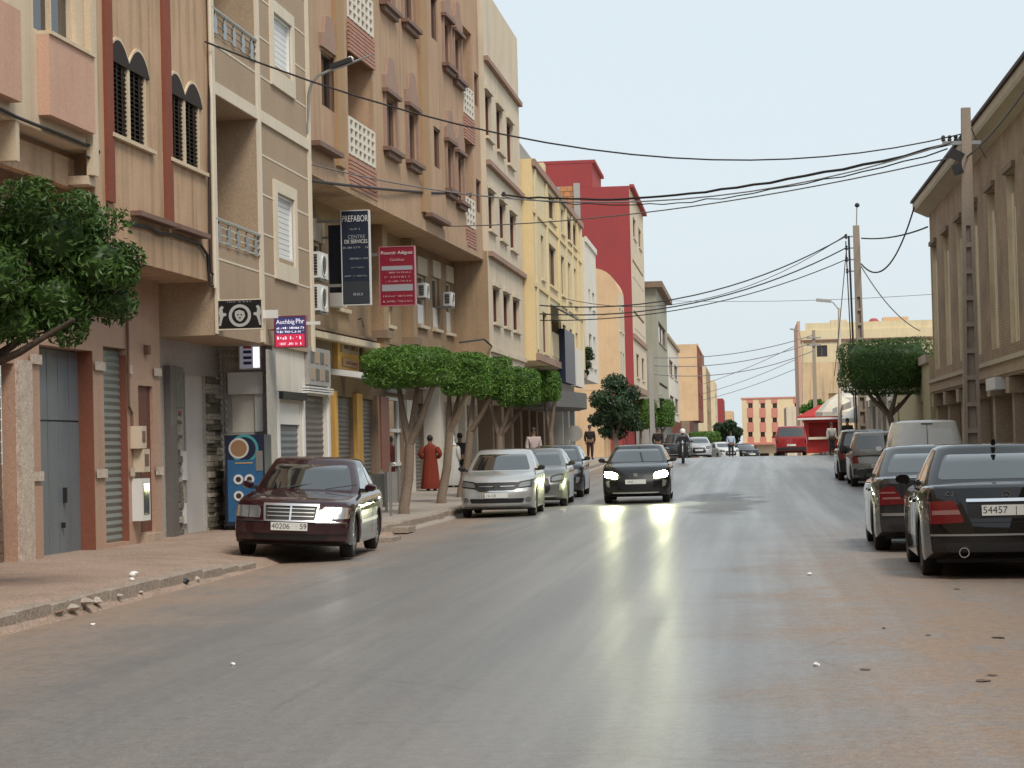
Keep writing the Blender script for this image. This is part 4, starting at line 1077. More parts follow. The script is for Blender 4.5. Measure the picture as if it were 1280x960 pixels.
slab(EB, -.2, LW, -.15, -.003, zt + .002, zt + .3, 'roof_edge', PINKB); slab(EB, -.3, LW, -.6, -.003, zb0 - .35, zb0 + .1, 'floor_band', PINKB)
m = MB(); holed(m, 2.2, LW, -1.5, zb0 - .351, [(3.4, 5.2, -1, 1.6, .4), (6.2, 8.6, -1, 1.6, .4)], y=.8, back=8, roof=False); EB.b(m, 'ground_wall', CREAM)

# ================================================================== right side
def brickmat(name, c1, c2, mortar, bw=.22, bh=.075):
    m = bpy.data.materials.new(name); m.use_nodes = True
    nt = m.node_tree; b = nt.nodes['Principled BSDF']; L = nt.links.new
    tc = nd(nt, 'ShaderNodeTexCoord'); mp = nd(nt, 'ShaderNodeMapping'); mp.inputs['Rotation'].default_value = (R(90), 0, 0)
    br = nd(nt, 'ShaderNodeTexBrick'); br.inputs['Scale'].default_value = 1; br.inputs['Brick Width'].default_value = bw; br.inputs['Row Height'].default_value = bh
    br.inputs['Mortar Size'].default_value = .008; br.inputs['Color1'].default_value = (*c1, 1); br.inputs['Color2'].default_value = (*c2, 1); br.inputs['Mortar'].default_value = (*mortar, 1)
    L(tc.outputs['Object'], mp.inputs[0]); L(mp.outputs[0], br.inputs['Vector'])
    n = nd(nt, 'ShaderNodeTexNoise'); n.inputs['Scale'].default_value = .8; n.inputs['Detail'].default_value = 6; L(tc.outputs['Object'], n.inputs['Vector'])
    r_ = nd(nt, 'ShaderNodeMapRange'); r_.inputs[1].default_value = .3; r_.inputs[2].default_value = .7; r_.inputs[3].default_value = .7; r_.inputs[4].default_value = 1.2; L(n.outputs[0], r_.inputs[0])
    hs = nd(nt, 'ShaderNodeHueSaturation'); L(br.outputs[0], hs.inputs['Color']); L(r_.outputs[0], hs.inputs['Value']); L(hs.outputs[0], b.inputs['Base Color'])
    b.inputs['Roughness'].default_value = .9
    bp = nd(nt, 'ShaderNodeBump'); bp.inputs['Strength'].default_value = .5; bp.inputs['Distance'].default_value = .01; L(br.outputs[1], bp.inputs['Height']); bp.invert = True; L(bp.outputs[0], b.inputs['Normal'])
    return m
BRICKW = brickmat('brown_brick', (.33, .22, .135), (.27, .18, .11), (.40, .30, .21))
BRWALL = worn('brown_render', (.42, .315, .225), (.30, .22, .155), big=.7, streak=.3, amt=.4, fine=.2)
PALEP = worn('pale_beige_panel', (.74, .63, .45), (.36, .28, .18), big=.8, streak=.5, amt=.4, fine=.1)
EAVE = worn('eave_plaster', (.50, .42, .31), (.34, .27, .20), big=.8, streak=.2, amt=.4, fine=.1)
EAVED = simple('eave_dark_edge', (.045, .022, .020), .7)
RB = Wall(6.5, 79.0, -.009, 'Rt', 'brown_brick_hall', 'brown brick hall with tall recessed windows and wide overhanging eaves', z=g(68))
W = RB; LR = 42
zband = W.Z(1166, 482); zev = 9.55 - W.o.z * 0
zev = W.Z(1163, 262) - .15
bays = []; u = .55
while u < LR - 3: bays.append((u, u + 1.75)); u += 4.15
hs = [(a, b_, zband + .5, zev - 1.15, .34) for a, b_ in bays]
m = MB(); holed(m, 0, LR, zband, zev + .5, hs, back=14); W.b(m, 'wall', BRICKW)
for (a, b_, c, d, _) in hs:
    f = slab(W, a, b_, .29, .36, c, d, 'window_bay', SOOT)
    slab(W, a, a + .02, .003, .28, c + .01, d - .01, 'jamb_lining', PALEP, f)
    slab(W, a + .02, a + .5, .12, .289, c, d - .5, 'pale_panel', PALEP, f)
    slab(W, a + .95, a + 1.2, .08, .289, c, d - .9, 'pale_panel', PALEP, f)
    slab(W, a + .5, b_, .16, .289, d - 1.15, d - .75, 'transom', EAVE, f)
    slab(W, b_ - .3, b_ - .2, .1, .289, c + .2, c + 1.9, 'drain', WHITEP, f)
    slab(W, a - .1, b_ + .1, -.1, -.002, d + .02, d + .16, 'lintel', DKBROWN, f)
slab(W, -.06, LR, -.16, -.002, zband - .25, zband + .18, 'floor_band', BRWALL)
slab(W, -.06, LR, -.24, -.161, zband + .05, zband + .17, 'band_edge', EAVE)
# eaves
m = MB(); A = Matrix(((0, 1, 0, 0), (1, 0, 0, 0), (0, 0, 1, 0), (0, 0, 0, 1)))
def eave(poly, name, mat, u0=-.72, u1=LR):
    m = MB(); n = len(poly)
    m.loft([[(uu, y, z) for y, z in poly] for uu in (u0, u1)], True, True); return W.b(m, name, mat)
eave([(-.003, zev), (-.003, zev + .5), (-.46, zev + .42), (-.46, zev + .22)], 'eave_slab', EAVE)
eave([(-.461, zev + .2), (-.461, zev + .44), (-.5, zev + .5), (-.5, zev + .3)], 'fascia', EAVE)
eave([(2, zev + .62), (2, zev + .9), (-.57, zev + .60), (-.57, zev + .515), (-.2, zev + .515)], 'roof_edge', EAVED, -.84)
m = MB(); m.box(-.72, -.003, 0.0, 14, zev, zev + .5); W.b(m, 'eave_return', EAVE)
# ground floor: columns, dark openings, rough stone infill
RSTONE = worn('rough_stone', (.20, .15, .10), (.10, .075, .05), .95, big=6, streak=0, amt=1.0, fine=.4, bump=1.0, bscale=14)
m = MB(); m.box(0, LR, .9, 1.0, -.3, zband - .26); W.b(m, 'rear_wall', RSTONE)
m = MB(); m.box(0, LR, -.1, .899, zband - .32, zband - .251); W.b(m, 'soffit', BRWALL)
for k in range(11):
    c = .3 + k * 4.15
    m = MB(); m.box(c, c + .5, .02, .5, -.3, zband - .33); cl = W.b(m, 'column', BRWALL)
    m = MB(); m.box(c - .12, c + .62, -.12, .6, zband - .75, zband - .34); W.b(m, 'capital', BRWALL, cl)
    if k % 2: slab(W, c + .5, c + 3.5, .35, .45, -.3, zband - .6, 'stone_infill', RSTONE)
# lamp box under the band
slab(W, W.U(1258, 470), W.U(1246, 466), -.3, -.003, zband - .62, zband - .3, 'lamp_box', WHITEP)

def concrete_pole(name, label, X, Y, H, wb, wt, z=None, pockets=True, tilt=0.0, PM=None, group='concrete power poles'):
    t = empty(name, (X, Y, g(Y) + .13 if z is None else z), 0, label, 'pole', group)
    t.rotation_euler = (0, tilt, 0)
    PM = PM or worn('pole_concrete', (.34, .28, .225), (.25, .2, .16), .9, big=1, streak=.3, amt=.4, fine=.12)
    solid = H * .70 if pockets else 0
    def w(z_): return lerp(wb, wt, z_ / H)
    m = MB()
    if pockets:
        for sg in (-1, 1):
            m.loft([[(sg * w(z_) / 2, -w(z_) * .4, z_), (sg * (w(z_) / 2 - .075), -w(z_) * .4, z_), (sg * (w(z_) / 2 - .075), w(z_) * .4, z_), (sg * w(z_) / 2, w(z_) * .4, z_)] for z_ in (-.5, solid)], True, True)
        sh = m.build('shaft', PM, t)
        m = MB(); m.loft([[(-w(z_) / 2 + .074, -.03, z_), (w(z_) / 2 - .074, -.03, z_), (w(z_) / 2 - .074, .03, z_), (-w(z_) / 2 + .074, .03, z_)] for z_ in (-.5, solid)], True, True); m.build('web', PM, t)
        z_ = .35
        while z_ < solid - .2:
            m = MB(); q = w(z_); m.box(-q / 2 + .073, q / 2 - .073, -q * .395, -.031, z_, z_ + .10); m.build('rung', PM, t); z_ += .56
        m = MB(); m.loft([[(-w(z_) / 2, -w(z_) * .4, z_), (w(z_) / 2, -w(z_) * .4, z_), (w(z_) / 2, w(z_) * .4, z_), (-w(z_) / 2, w(z_) * .4, z_)] for z_ in (solid + .001, H)], True, True); m.build('head', PM, t)
    else:
        m.loft([[(-w(z_) / 2, -w(z_) * .4, z_), (w(z_) / 2, -w(z_) * .4, z_), (w(z_) / 2, w(z_) * .4, z_), (-w(z_) / 2, w(z_) * .4, z_)] for z_ in (-.5, H)], True, True); m.build('shaft', PM, t)
    return t
p = at_y(1207, 135, 48)
P1X, P1H = at_y(1214, 540, 48).x, p.z - .13
pole1 = concrete_pole('power_pole', 'tall concrete power pole with ladder pockets standing before the brick hall', P1X, 48, P1H, .38, .19, tilt=math.atan((p.x - P1X) / P1H))
def P1(dz, dx=0.0): return Vector((lerp(P1X, p.x, (P1H + dz) / P1H) + dx, 48, P1H + .13 + dz))
m = MB(); m.box(-.5, .3, -.06, .02, P1H - .78, P1H - .7); m.build('cross_arm', STEELG, pole1)
for i in range(4):
    m = MB(); c = -.48 + i * .13; m.lathe([(.03, 0), (.05, .03), (.03, .06), (.05, .09), (.02, .13)], 10, Matrix.Translation((c, -.02, P1H - .7))); m.build('insulator', BLACKP, pole1)
m = MB(); m.obox(Matrix.Translation((-.22, -.05, P1H - 1.0)) @ Matrix.Rotation(.5, 4, 'Y'), .3, .12, .2); m.build('cable_clamp', BLACKP, pole1)
m = MB(); m.obox(Matrix.Translation((-.2, -.05, P1H - 1.3)) @ Matrix.Rotation(-.3, 4, 'Y'), .2, .1, .22); m.build('cable_clamp', BLACKP, pole1)
q = at_y(1070, 282, 88); P2X, P2H = at_y(1079, 540, 88).x, q.z - g(88) - .13
pole2 = concrete_pole('power_pole', 'concrete power pole with round lamp on top rising behind the clipped tree', P2X, 88, P2H, .36, .24, pockets=True, tilt=math.atan((q.x - P2X) / P2H))
m = MB(); m.tube([(0, 0, P2H - .3), (.06, 0, P2H + .75)], .025, 6); lr = m.build('lamp_stem', STEELG, pole2)
m = MB(); m.lathe([(.02, 0), (.09, .05), (.1, .1), (.07, .16), (.01, .19)], 12, Matrix.Translation((.07, 0, P2H + .7))); m.build('lamp_globe', BLACKP, pole2, smooth=60)
for dz in (.45, .9, 1.35, 1.8):
    m = MB(); m.box(-.42, -.02, -.08, -.03, P2H - dz, P2H - dz + .05); m.build('insulator_arm', STEELG, pole2)
    m = MB(); m.lathe([(.03, -.06), (.06, 0), (.03, .05), (.06, .1), (.02, .14)], 8, Matrix.Translation((-.4, -.05, P2H - dz))); m.build('insulator', BLACKP, pole2)
m = MB(); m.tube([(-.3, -.1, P2H - .4), (-.27, -.1, P2H * .5), (-.22, -.15, 0)], .045, 6); m.build('cable_riser', CABLE, pole2)
m = MB(); m.tube([(-.42, -.1, P2H - .6), (-.36, -.1, P2H * .5), (-.28, -.15, 0)], .025, 6); m.build('cable_riser', CABLE, pole2)
def P2(dz, dx=-.4): return Vector((lerp(P2X, q.x, (P2H + dz) / P2H) + dx, 88, P2H + g(88) + .13 + dz))
a3 = at_y(1017, 415, 158); b3 = at_y(1020, 552, 158)
pole3 = concrete_pole('power_pole', 'thin weathered pole with small cross arm near the red kiosk', b3.x, 158, a3.z - g(158), .3, .22, pockets=False, tilt=math.atan((a3.x - b3.x) / 9.4))
for dz in (.6, 1.1): m = MB(); m.box(-.5, .5, -.2, -.13, (a3.z - g(158)) - dz, (a3.z - g(158)) - dz + .1); m.build('cross_arm', STEELG, pole3)
a4 = at_y(813, 437, 150)
pole4 = concrete_pole('power_pole', 'grey concrete pole standing before the grey green house', a4.x, 150, a4.z - g(150) - .13, .34, .26, pockets=False, PM=GREYC)
# steel lamp posts
def lamp_post(label, px, py_top, py_bot, Y, arm_px, arm_py):
    a, b_, c = at_y(px, py_bot, Y), at_y(px - 1, py_top, Y), at_y(arm_px, arm_py, Y)
    z0 = g(Y) + .13; t = empty('street_lamp', (a.x, Y, z0), 0, label, 'street lamp')
    h = b_.z - z0; m = MB(); m.tube([(0, 0, -.3), (b_.x - a.x, 0, h)], [.11, .07], 8); m.build('post', worn('post_paint', (.55, .47, .38), rough=.7, big=2), t, smooth=60)
    e = (c.x - a.x, 0, c.z - z0); m = MB(); m.tube([(b_.x - a.x, 0, h - .1), (lerp(b_.x - a.x, e[0], .55), 0, lerp(h, e[2], .7)), e], .035, 6); m.build('arm', STEELG, t, smooth=60)
    m = MB(); m.obox(Matrix.Translation((e[0] - .25, 0, e[2] + .02)) @ Matrix.Rotation(.12, 4, 'Y'), .75, .3, .14); m.build('lamp_head', GREYC, t)
lamp_post('slim pale lamp post with curved arm left of the clipped tree', 1050, 385, 560, 112, 1036, 376)
lamp_post('distant lamp arm reaching over the street from the beige corner building', 1004, 428, 556, 205, 996, 412)
# lamp on an arm fixed to the beige house
LMX = B2.o + B2.u * (U2 - .1)
lt = empty('wall_street_lamp', (LMX.x, LMX.y, 0), 0, 'street lamp on a curved arm fixed to the corner of the beige house', 'street lamp')
pts = []
for (x, y) in ((385, 160), (386, 118), (389, 105), (397, 95), (412, 88), (430, 82), (466, 68)):
    v = at_y(x, y, LMX.y - .06); pts.append((v.x - LMX.x, -.06, v.z))
pts[0] = (.02, -.03, pts[0][2]); 
m = MB(); m.tube(pts, [.03] * 6 + [.018], 7); m.build('arm', STEELG, lt, smooth=60)
v = Vector(pts[5]); m = MB(); m.obox(Matrix.Translation(v + Vector((-.05, 0, .05))) @ Matrix.Rotation(-.3, 4, 'Y'), .46, .16, .09); m.build('lamp_head', BLACKP, lt)
m = MB(); m.lathe([(.05, 0), (.07, .06), (.03, .1)], 10, Matrix.Translation(v + Vector((.13, 0, .08)))); m.build('photocell', WHITEP, lt)
m = MB(); m.box(-.08, .04, -.08, -.0, pts[0][2] - .1, pts[0][2] + .1); m.build('wall_plate', STEELG, lt)

# low beige buildings beyond the hall
YEL = worn('straw_render', (.50, .43, .27), (.38, .31, .19), big=.6, streak=.3, amt=.35, fine=.1)
LB = Wall(6.4, 98, 0, 'Rt', 'low_straw_house', 'low straw coloured single storey house beside the brick hall', z=g(90))
m = MB(); holed(m, 0, 18.3, -.5, 3.9, [(1, 2.2, 0, 2.6, .3), (14, 15, 0, 2.4, .25)], back=9); LB.b(m, 'wall', YEL)
slab(LB, -.1, 18.25, -.12, -.002, 3.7, 4.0, 'coping', EAVE); slab(LB, 1, 2.2, .2, .25, 0, 2.6, 'door', SHUTD); slab(LB, 14, 15, .2, .24, 0, 2.4, 'door', SHUTD)
LC = Wall(6.3, 128, 0, 'Rt', 'white_shop_row', 'low white shop row with dark doorways beyond the straw house', z=g(115))
ops = [(1 + k * 4.2, 3.6 + k * 4.2, 0, 2.5, .6, True) for k in range(7)]
m = MB(); holed(m, 0, 29.5, -.5, 3.6, ops, back=8); LC.b(m, 'wall', WHITEW)
for k in range(7): slab(LC, 1.05 + k * 4.2, 2.2 + k * 4.2, .4, .5, 0, 2.45, 'door', (SHUTD, MAROON, GREYC)[k % 3])
for k in range(3):
    m = MB(); m.loft([[(3 + k * 8, 0, 3.0), (3 + k * 8, -1.6, 2.55), (3 + k * 8, -1.6, 2.25), (3 + k * 8, 0, 2.9)], [(9.5 + k * 8, 0, 3.0), (9.5 + k * 8, -1.6, 2.55), (9.5 + k * 8, -1.6, 2.25), (9.5 + k * 8, 0, 2.9)]], True, True)
    LC.b(m, 'awning', (WHITEW, EAVE, WHITEW)[k])
# big pale parasol / tarpaulin roof over the kiosk corner
RC = Wall(at_y(1002, 480, 214).x, 214, 0, 'F', 'beige_corner_building', 'large beige corner building with stained lower walls beyond the red kiosk', z=g(214))
PB = worn('beige_corner', (.68, .50, .30), (.30, .22, .16), big=.35, streak=.7, amt=.5, fine=.08)
ztc = RC.Z(1050, 412); zmd = RC.Z(1050, 427); zlo = RC.Z(1050, 452)
hu = [(1.5 + k * 2.9, 2.5 + k * 2.9, zlo + .5, zlo + 1.6, .25) for k in range(7)]
m = MB(); holed(m, 0, 24, zlo, ztc, hu, back=16); RC.b(m, 'wall', YELLP)
for h_ in hu: window(RC, h_[:4], .2, SOOT, mull=1)
for k, (a_, w0, h0) in enumerate(((3, 1.6, 1.3), (8, 2.4, 1.7), (16, 1.2, 1.0), (19, 2.0, 1.5))): slab(RC, a_, a_ + w0, 3, 5, ztc + .003, ztc + .7 + h0 * .3, 'roof_shed', (IVORY, PEACHW, GREYC, WHITEW)[k])
slab(RC, -.1, 24, -.1, -.002, zmd, zmd + .25, 'string_course', SOOT); slab(RC, .5, 24, .2, .5, ztc + .002, ztc + .7, 'roof_parapet', YELLP)
hs2 = [(2.5 + k * 3.4, 3.9 + k * 3.4, 4.2, 6.6, .4, True) for k in range(6)]
m = MB(); holed(m, 0, 24, -1, zlo - .003, hs2 + [(3 + k * 3.4, 5.4 + k * 3.4, -.5, 2.4, .5, True) for k in range(6)], back=16, roof=False); RC.b(m, 'lower_wall', PB)
slab(RC, -.25, 0.0, -.3, 16, 0, ztc + .9, 'corner_pier', PINKP)
m = MB(); m.lathe([(.5, 0), (.5, .7), (.3, .95), (.01, 1.0)], 16, Matrix.Translation((RC.U(1094, 408), 2, ztc + .1))); RC.b(m, 'roof_tank', simple('red_tank', (.38, .06, .05), .6), smooth=50)
for k in range(4): slab(RC, 2 + k * 4, 4.2 + k * 4, -1.2, -.003, 3.2, 3.4, 'balcony_slab', EAVE)
# further row behind it, right edge of the street
RD = Wall(5.2, 300, 0, 'F', 'pale_far_block', 'pale block glimpsed between the corner building and the pink block', z=-1.8)
m = MB(); holed(m, 0, 12, 0, 8, [(2, 3, 3, 5, .3, True)], back=20); RD.b(m, 'wall', IVORY)
# red kiosk
kp = at_y(1030, 566, 141); kz = g(141) + .12
K = empty('red_kiosk', (kp.x, 141, kz), 0, 'red roofed street kiosk with pale counter beside the lamp posts', 'kiosk')
KR = worn('kiosk_red', (.42, .03, .025), (.28, .025, .02), .5, big=1.5, fine=.08)
m = MB(); holed(m, -1.15, 1.15, 0, 2.1, [(-.9, .9, .95, 1.9, .8, True)], back=2.2); m.build('body', KR, K)
m = MB(); m.box(-.95, .95, -.35, .02, .85, 1.0); m.build('counter', IVORY, K)
m = MB(); m.loft([[(-1.6, -.7, 2.1), (1.5, -.7, 2.1), (1.5, 2.7, 2.1), (-1.6, 2.7, 2.1)], [(-1.6, -.7, 2.3), (1.5, -.7, 2.3), (1.5, 2.7, 2.3), (-1.6, 2.7, 2.3)], [(-.2, .6, 3.0), (.3, .6, 3.0), (.3, 1.2, 3.0), (-.2, 1.2, 3.0)]], True, True); m.build('roof', KR, K)
m = MB(); m.box(-1.62, 1.52, -.73, -.701, 2.08, 2.2); m.build('roof_trim', INKW, K)
# pale market parasol and tarpaulins
def parasol(label, px, py_top, py_rim, Y, rad, mat, group=None):
    a = at_y(px, py_top, Y); b_ = at_y(px, py_rim, Y); z0 = g(Y) + .13
    t = empty('market_parasol', (a.x, Y, z0), 0, label, 'parasol', group)
    m = MB(); m.tube([(0, 0, 0), (0, 0, a.z - z0)], .035, 8); m.build('pole', STEELG, t)
    m = MB(); n = 8; top = a.z - z0; rim = b_.z - z0
    m.loft([[(r_ * math.cos(2 * math.pi * k / n), r_ * math.sin(2 * math.pi * k / n), z_) for k in range(n)] for r_, z_ in ((.02, top), (rad * .55, lerp(top, rim, .35)), (rad, rim + .25), (rad, rim), (rad - .03, rim), (rad - .03, rim + .22), (rad * .5, lerp(top, rim, .4)))], True, False); m.build('canopy', mat, t)
parasol('pale beige market parasol left of the lamp post by the kiosk', 1047, 492, 520, 134, 1.35, worn('parasol_beige', (.62, .56, .46), rough=.8, big=1))
parasol('white market parasol behind the tall power pole', 1070, 474, 502, 139, 1.2, WHITEW)
parasol('grey white market parasol low beside the clipped tree trunk', 1077, 505, 528, 127, 1.2, worn('parasol_grey', (.55, .53, .5), rough=.8, big=1))

# ================================================================== cables across the street
def wire(label, a, b_, sag, r_, mat=CABLE, n=18, name='overhead_cable', wob=0.0, group='overhead cables'):
    a, b_ = Vector(a), Vector(b_); m = MB(); rr = random.Random(len(label))
    pts = [a.lerp(b_, k / n) + Vector((0, 0, -4 * sag * (k / n) * (1 - k / n) + (rr.uniform(-wob, wob) if 0 < k < n else 0))) for k in range(n + 1)]
    m.tube(pts, r_, 6); o = m.build(name, mat, smooth=80); return tag(o, label, 'cable', group)
def onL(px, py, X): 
    d = ray(px, py); return EYE + d * (X / d.x)
anchor = onL(622, 243, -7.9)
wire('thick twisted black cable from the brick hall pole to the ivory house', P1(-.75, -.35), anchor, .55, .034, wob=.03, n=30)
wire('second strand of the thick bundle just under it near the hall pole', P1(-.85, -.4), anchor + Vector((.1, 0, -.05)), .68, .016, wob=.04, n=30)
wire('black cable running along the brown block above the hanging signs', onL(389, 226, -8.75), anchor + Vector((0, 0, .03)), .1, .034, n=12)
wire('cable clamp tail at the ivory house anchor', anchor + Vector((.25, -.1, .02)), anchor + Vector((-.25, .1, -.22)), 0, .07, n=2)
wire('topmost thin cable from the beige house to the hall pole', onL(256, 52, -8.72), P1(-.55, -.1), 1.15, .016)
wire('thin grey cable from the far balcony to the hall pole', onL(388, 205, -8.75), P1(-.65, -.1), 1.05, .016, CABLEG)
wire('pale grey cable sagging below the thick bundle', onL(552, 283, -8.4), P1(-1.0, -.1), .35, .016, CABLEG)
wire('cable from hall pole running towards the viewer along the eaves', P1(-1.05, .0), Vector((5.85, 40, 8.9)), .25, .022, CABLEG)
wire('short tie cable from hall pole to the eave', P1(-.35, .08), Vector((5.6, 52, 7.9)), .05, .016, CABLEG)
for i, (py, px2, py2, sg, lb) in enumerate(((.45, 656, 380, 1.0, 'uppermost of the cables from the lamp topped pole to the yellow house'), (.9, 656, 391, .9, 'middle of the cables from the lamp topped pole to the yellow house'), (1.35, 657, 400, .7, 'lowest of the cables from the lamp topped pole to the yellow house'))):
    wire(lb, P2(-py + .05), onL(px2, py2, -7.7), sg, .026 if i < 2 else .02)
wire('extra slack cable beside the topmost one at the lamp topped pole', P2(-.35), onL(700, 372, -7.3), 1.3, .014)
wire('cable from lamp topped pole to the corner of the brick hall', P2(-.5, .2), Vector((6.45, 79.2, 8.9)), .15, .03)
wire('loop of black cable hanging from the eave to the lamp topped pole', P2(-1.5, .15), Vector((6.0, 79, 9.6)), 1.1, .03)
wire('thin cable dropping from the lamp topped pole behind the clipped tree', P2(-1.6, .15), Vector((6.6, 86, 5.6)), .35, .022, CABLEG)
wire('nearly level thin cable far behind the lamp topped pole', onL(838, 376, -6.6), Vector((20, 170, 12.6)), .4, .022, CABLEG)
T3 = Vector((a3.x, 158, a3.z))
for i, (y, dz, sg) in enumerate(((447, -.2, .5), (457, -.7, .6), (468, -1.3, .7))):
    wire(('upper', 'middle', 'lower')[i] + ' of three far cables between the grey pole and the weathered pole', at_y(818, y, 150), T3 + Vector((0, 0, dz)), sg, .03, CABLEG)
for i, (ya, yb) in enumerate(((480, 452), (492, 470), (500, 482))):
    wire(('highest', 'second', 'lowest')[i] + ' of the thin cables above the pink striped block', at_y(879, ya, 296.5), at_y(1004, yb - 25, 240), .3, .03, CABLEG)
wire('thin cable from the lamp post up to the lamp topped pole', at_y(1043, 470, 110), P2(-.9), .1, .018)

# ================================================================== hanging signs
def sign_box(name, label, X0, X1, Y, z0, z1, face, edge, th=.14, z=0):
    t = empty(name, ((X0 + X1) / 2, Y, z0), 0, label, 'sign'); w_ = (X1 - X0) / 2; h = z1 - z0
    m = MB(); m.box(-w_ + .02, w_ - .02, 0, th, .02, h - .02); m.build('panel', face, t)
    for nm, b_ in (('frame_bottom', (-w_, w_, -.012, th + .01, 0, .02)), ('frame_top', (-w_, w_, -.012, th + .01, h - .02, h)), ('frame_side', (-w_, -w_ + .02, -.012, th + .01, .02, h - .02)), ('frame_side', (w_ - .02, w_, -.012, th + .01, .02, h - .02))):
        m = MB(); m.box(*b_); m.build(nm, edge, t)
    return t, w_, h
def px_sign(name, label, x0, x1, y0, y1, Y, face, edge, th=.14):
    a, b_ = at_y(x0, y1, Y), at_y(x1, y0, Y)
    return sign_box(name, label, a.x, b_.x, Y, a.z, b_.z, face, edge, th)
NAVY = worn('navy_panel', (.014, .020, .042), (.02, .025, .035), .4, big=2, streak=.1, amt=.4, fine=.1, bump=0, spec=.5)
NAVYD = worn('slate_panel', (.035, .042, .05), (.03, .034, .04), .4, big=2, streak=.1, amt=.4, fine=.1, bump=0, spec=.5)
RED = worn('sign_red', (.22, .010, .026), (.18, .010, .022), .4, big=2, streak=.1, amt=.3, fine=.05, bump=0, spec=.5)
t, w_, h = px_sign('hanging_sign', 'tall dark blue hanging sign with white lettering beside the air conditioners', 428, 461, 262, 382, 50, NAVY, simple('sign_edge_white', (.6, .6, .58), .4), .18)
GREYL = simple('sign_grey_letters', (.30, .31, .33), .5)
m = MB(); m.box(-w_ + .03, w_ - .03, -.006, -.001, .04, h * .25); m.build('slate_field', NAVYD, t)
for i, (fz, fh, a, b_) in enumerate(((.87, .075, -.9, .92), (.79, .02, -.4, .4), (.695, .045, -.5, .7), (.645, .045, -.75, .85), (.595, .022, -.85, .9), (.48, .02, -.7, .9), (.39, .012, -.3, .6), (.3, .015, -.85, .9), (.1, .03, -.2, .5))):
    if i in (0, 2, 3): text_mesh('lettering', {0: 'PREFABOR', 2: 'CENTRE', 3: 'DE SERVICES'}[i], h * fh * 1.25, INKW if i in (0, 3) else GREYL, t, Matrix.Translation(((a + b_) / 2 * w_, -.012, h * (fz + fh / 2))) @ TXT, fit=(b_ - a) * w_)
    else: glyphs(a * w_, b_ * w_, h * fz, h * fh, -.014, 10 + i).build('lettering', GREYL, t)['kind'] = 'stuff'
m = MB(); m.box(-w_ - .55, -w_, .05, .1, h * .88, h * .91); m.build('wall_bracket', STEELG, t); m = MB(); m.box(-w_ - .55, -w_, .05, .1, h * .2, h * .23); m.build('wall_bracket', STEELG, t)
t2, w2, h2 = px_sign('hanging_sign', 'blank navy panel tucked behind the tall dark blue hanging sign', 412, 433, 281, 366, 50.6, NAVY, NAVY, .1)
m = MB(); m.box(-w2 - .4, -w2, .03, .07, h2 * .8, h2 * .84); m.build('wall_bracket', STEELG, t2)
t, w_, h = px_sign('hanging_sign', 'red hanging sign with white text bars under the brown overhang', 475, 518, 307, 383, 54, RED, simple('sign_edge_pink', (.42, .16, .2), .4), .18)
BARM = simple('sign_bar', (.30, .30, .33), .5)
for (z0, z1) in ((.60, .67), (.25, .36)):
    m = MB(); m.box(-w_ * .86, w_ * .86, -.006, -.001, h * z0, h * z1); m.build('white_bar', BARM, t)
PKL = simple('sign_pink_letters', (.55, .30, .34), .5)
for i, (fz, fh, a, b_) in enumerate(((.86, .06, -.88, .88), (.745, .055, -.4, .45), (.545, .03, -.65, .8), (.47, .03, -.7, .75), (.40, .025, -.65, .8), (.15, .03, -.8, .85), (.06, .03, -.8, .85))):
    if i < 2: text_mesh('lettering', ('Pouvoir Adiguat', 'Gabbar')[i], h * fh * 1.3, PKL if i else INKW, t, Matrix.Translation(((a + b_) / 2 * w_, -.012, h * (fz + fh / 2))) @ TXT, fit=(b_ - a) * w_)
    else: glyphs(a * w_, b_ * w_, h * fz, h * fh, -.014, 40 + i).build('lettering', PKL, t)['kind'] = 'stuff'
m = MB(); m.box(-w_ - .7, -w_, .05, .1, h * .85, h * .9); m.build('wall_bracket', STEELG, t)
# black crest sign and the lit red-blue sign of the beige house
BLK = simple('sign_black', (.012, .012, .013), .35)
t, w_, h = px_sign('hanging_sign', 'black sign with white ring crest and two horses in a cream frame', 272, 328, 373, 413, 36.35, BLK, BEIGEC, .14)
def ring(r0, r1, y, M=None, n=28):
    m = MB(); MM = Matrix.Translation((0, y, h * .46)) @ Matrix.Rotation(R(90), 4, 'X'); m.lathe([(r0, 0), (r1, 0), (r1, .008), (r0, .008), (r0, 0)], n, MM, caps=False); return m
EMB = simple('crest_silver', (.45, .45, .43), .5)
ring(h * .27, h * .37, -.006).build('crest_ring', EMB, t)
m = MB(); m.prism([(x * h, h * .46 + z * h) for x, z in ((-.16, .14), (-.02, .19), (.14, .13), (.17, -.02), (.09, -.15), (.0, -.2), (-.11, -.13), (-.17, .0))], -.008, -.002); m.build('crest_head', EMB, t)
for x, z in ((.05, .03), (-.06, .03), (0, -.07)): m = MB(); m.box(x * h - .012, x * h + .012, -.012, -.0085, h * .46 + z * h - .012, h * .46 + z * h + .012); m.build('crest_mark', BLK, t)
horse = [(-.12, -.36), (-.06, -.36), (-.02, -.2), (.03, -.06), (.13, -.02), (.12, .05), (.02, .06), (.0, .18), (.05, .24), (-.02, .30), (-.10, .22), (-.12, .05), (-.09, -.08), (-.1, -.2)]
for sg in (-1, 1):
    m = MB(); m.prism([(sg * (.58 * h - x * h), h * .5 + z * h) for x, z in horse], -.008, -.002); m.build('crest_horse', EMB, t)
glyphs(-.26 * h * 1.6, .26 * h * 1.6, h * .89, h * .05, -.012, 77).build('lettering', GREYL, t)
m = MB(); m.box(-w_ - .1, -w_, .02, .1, h * .5, h * .75); m.build('wall_bracket', WHITEP, t)
m = MB(); m.box(w_, w_ + .24, .03, .09, h * .35, h * .62); m.build('strip_lamp', WHITEP, t)
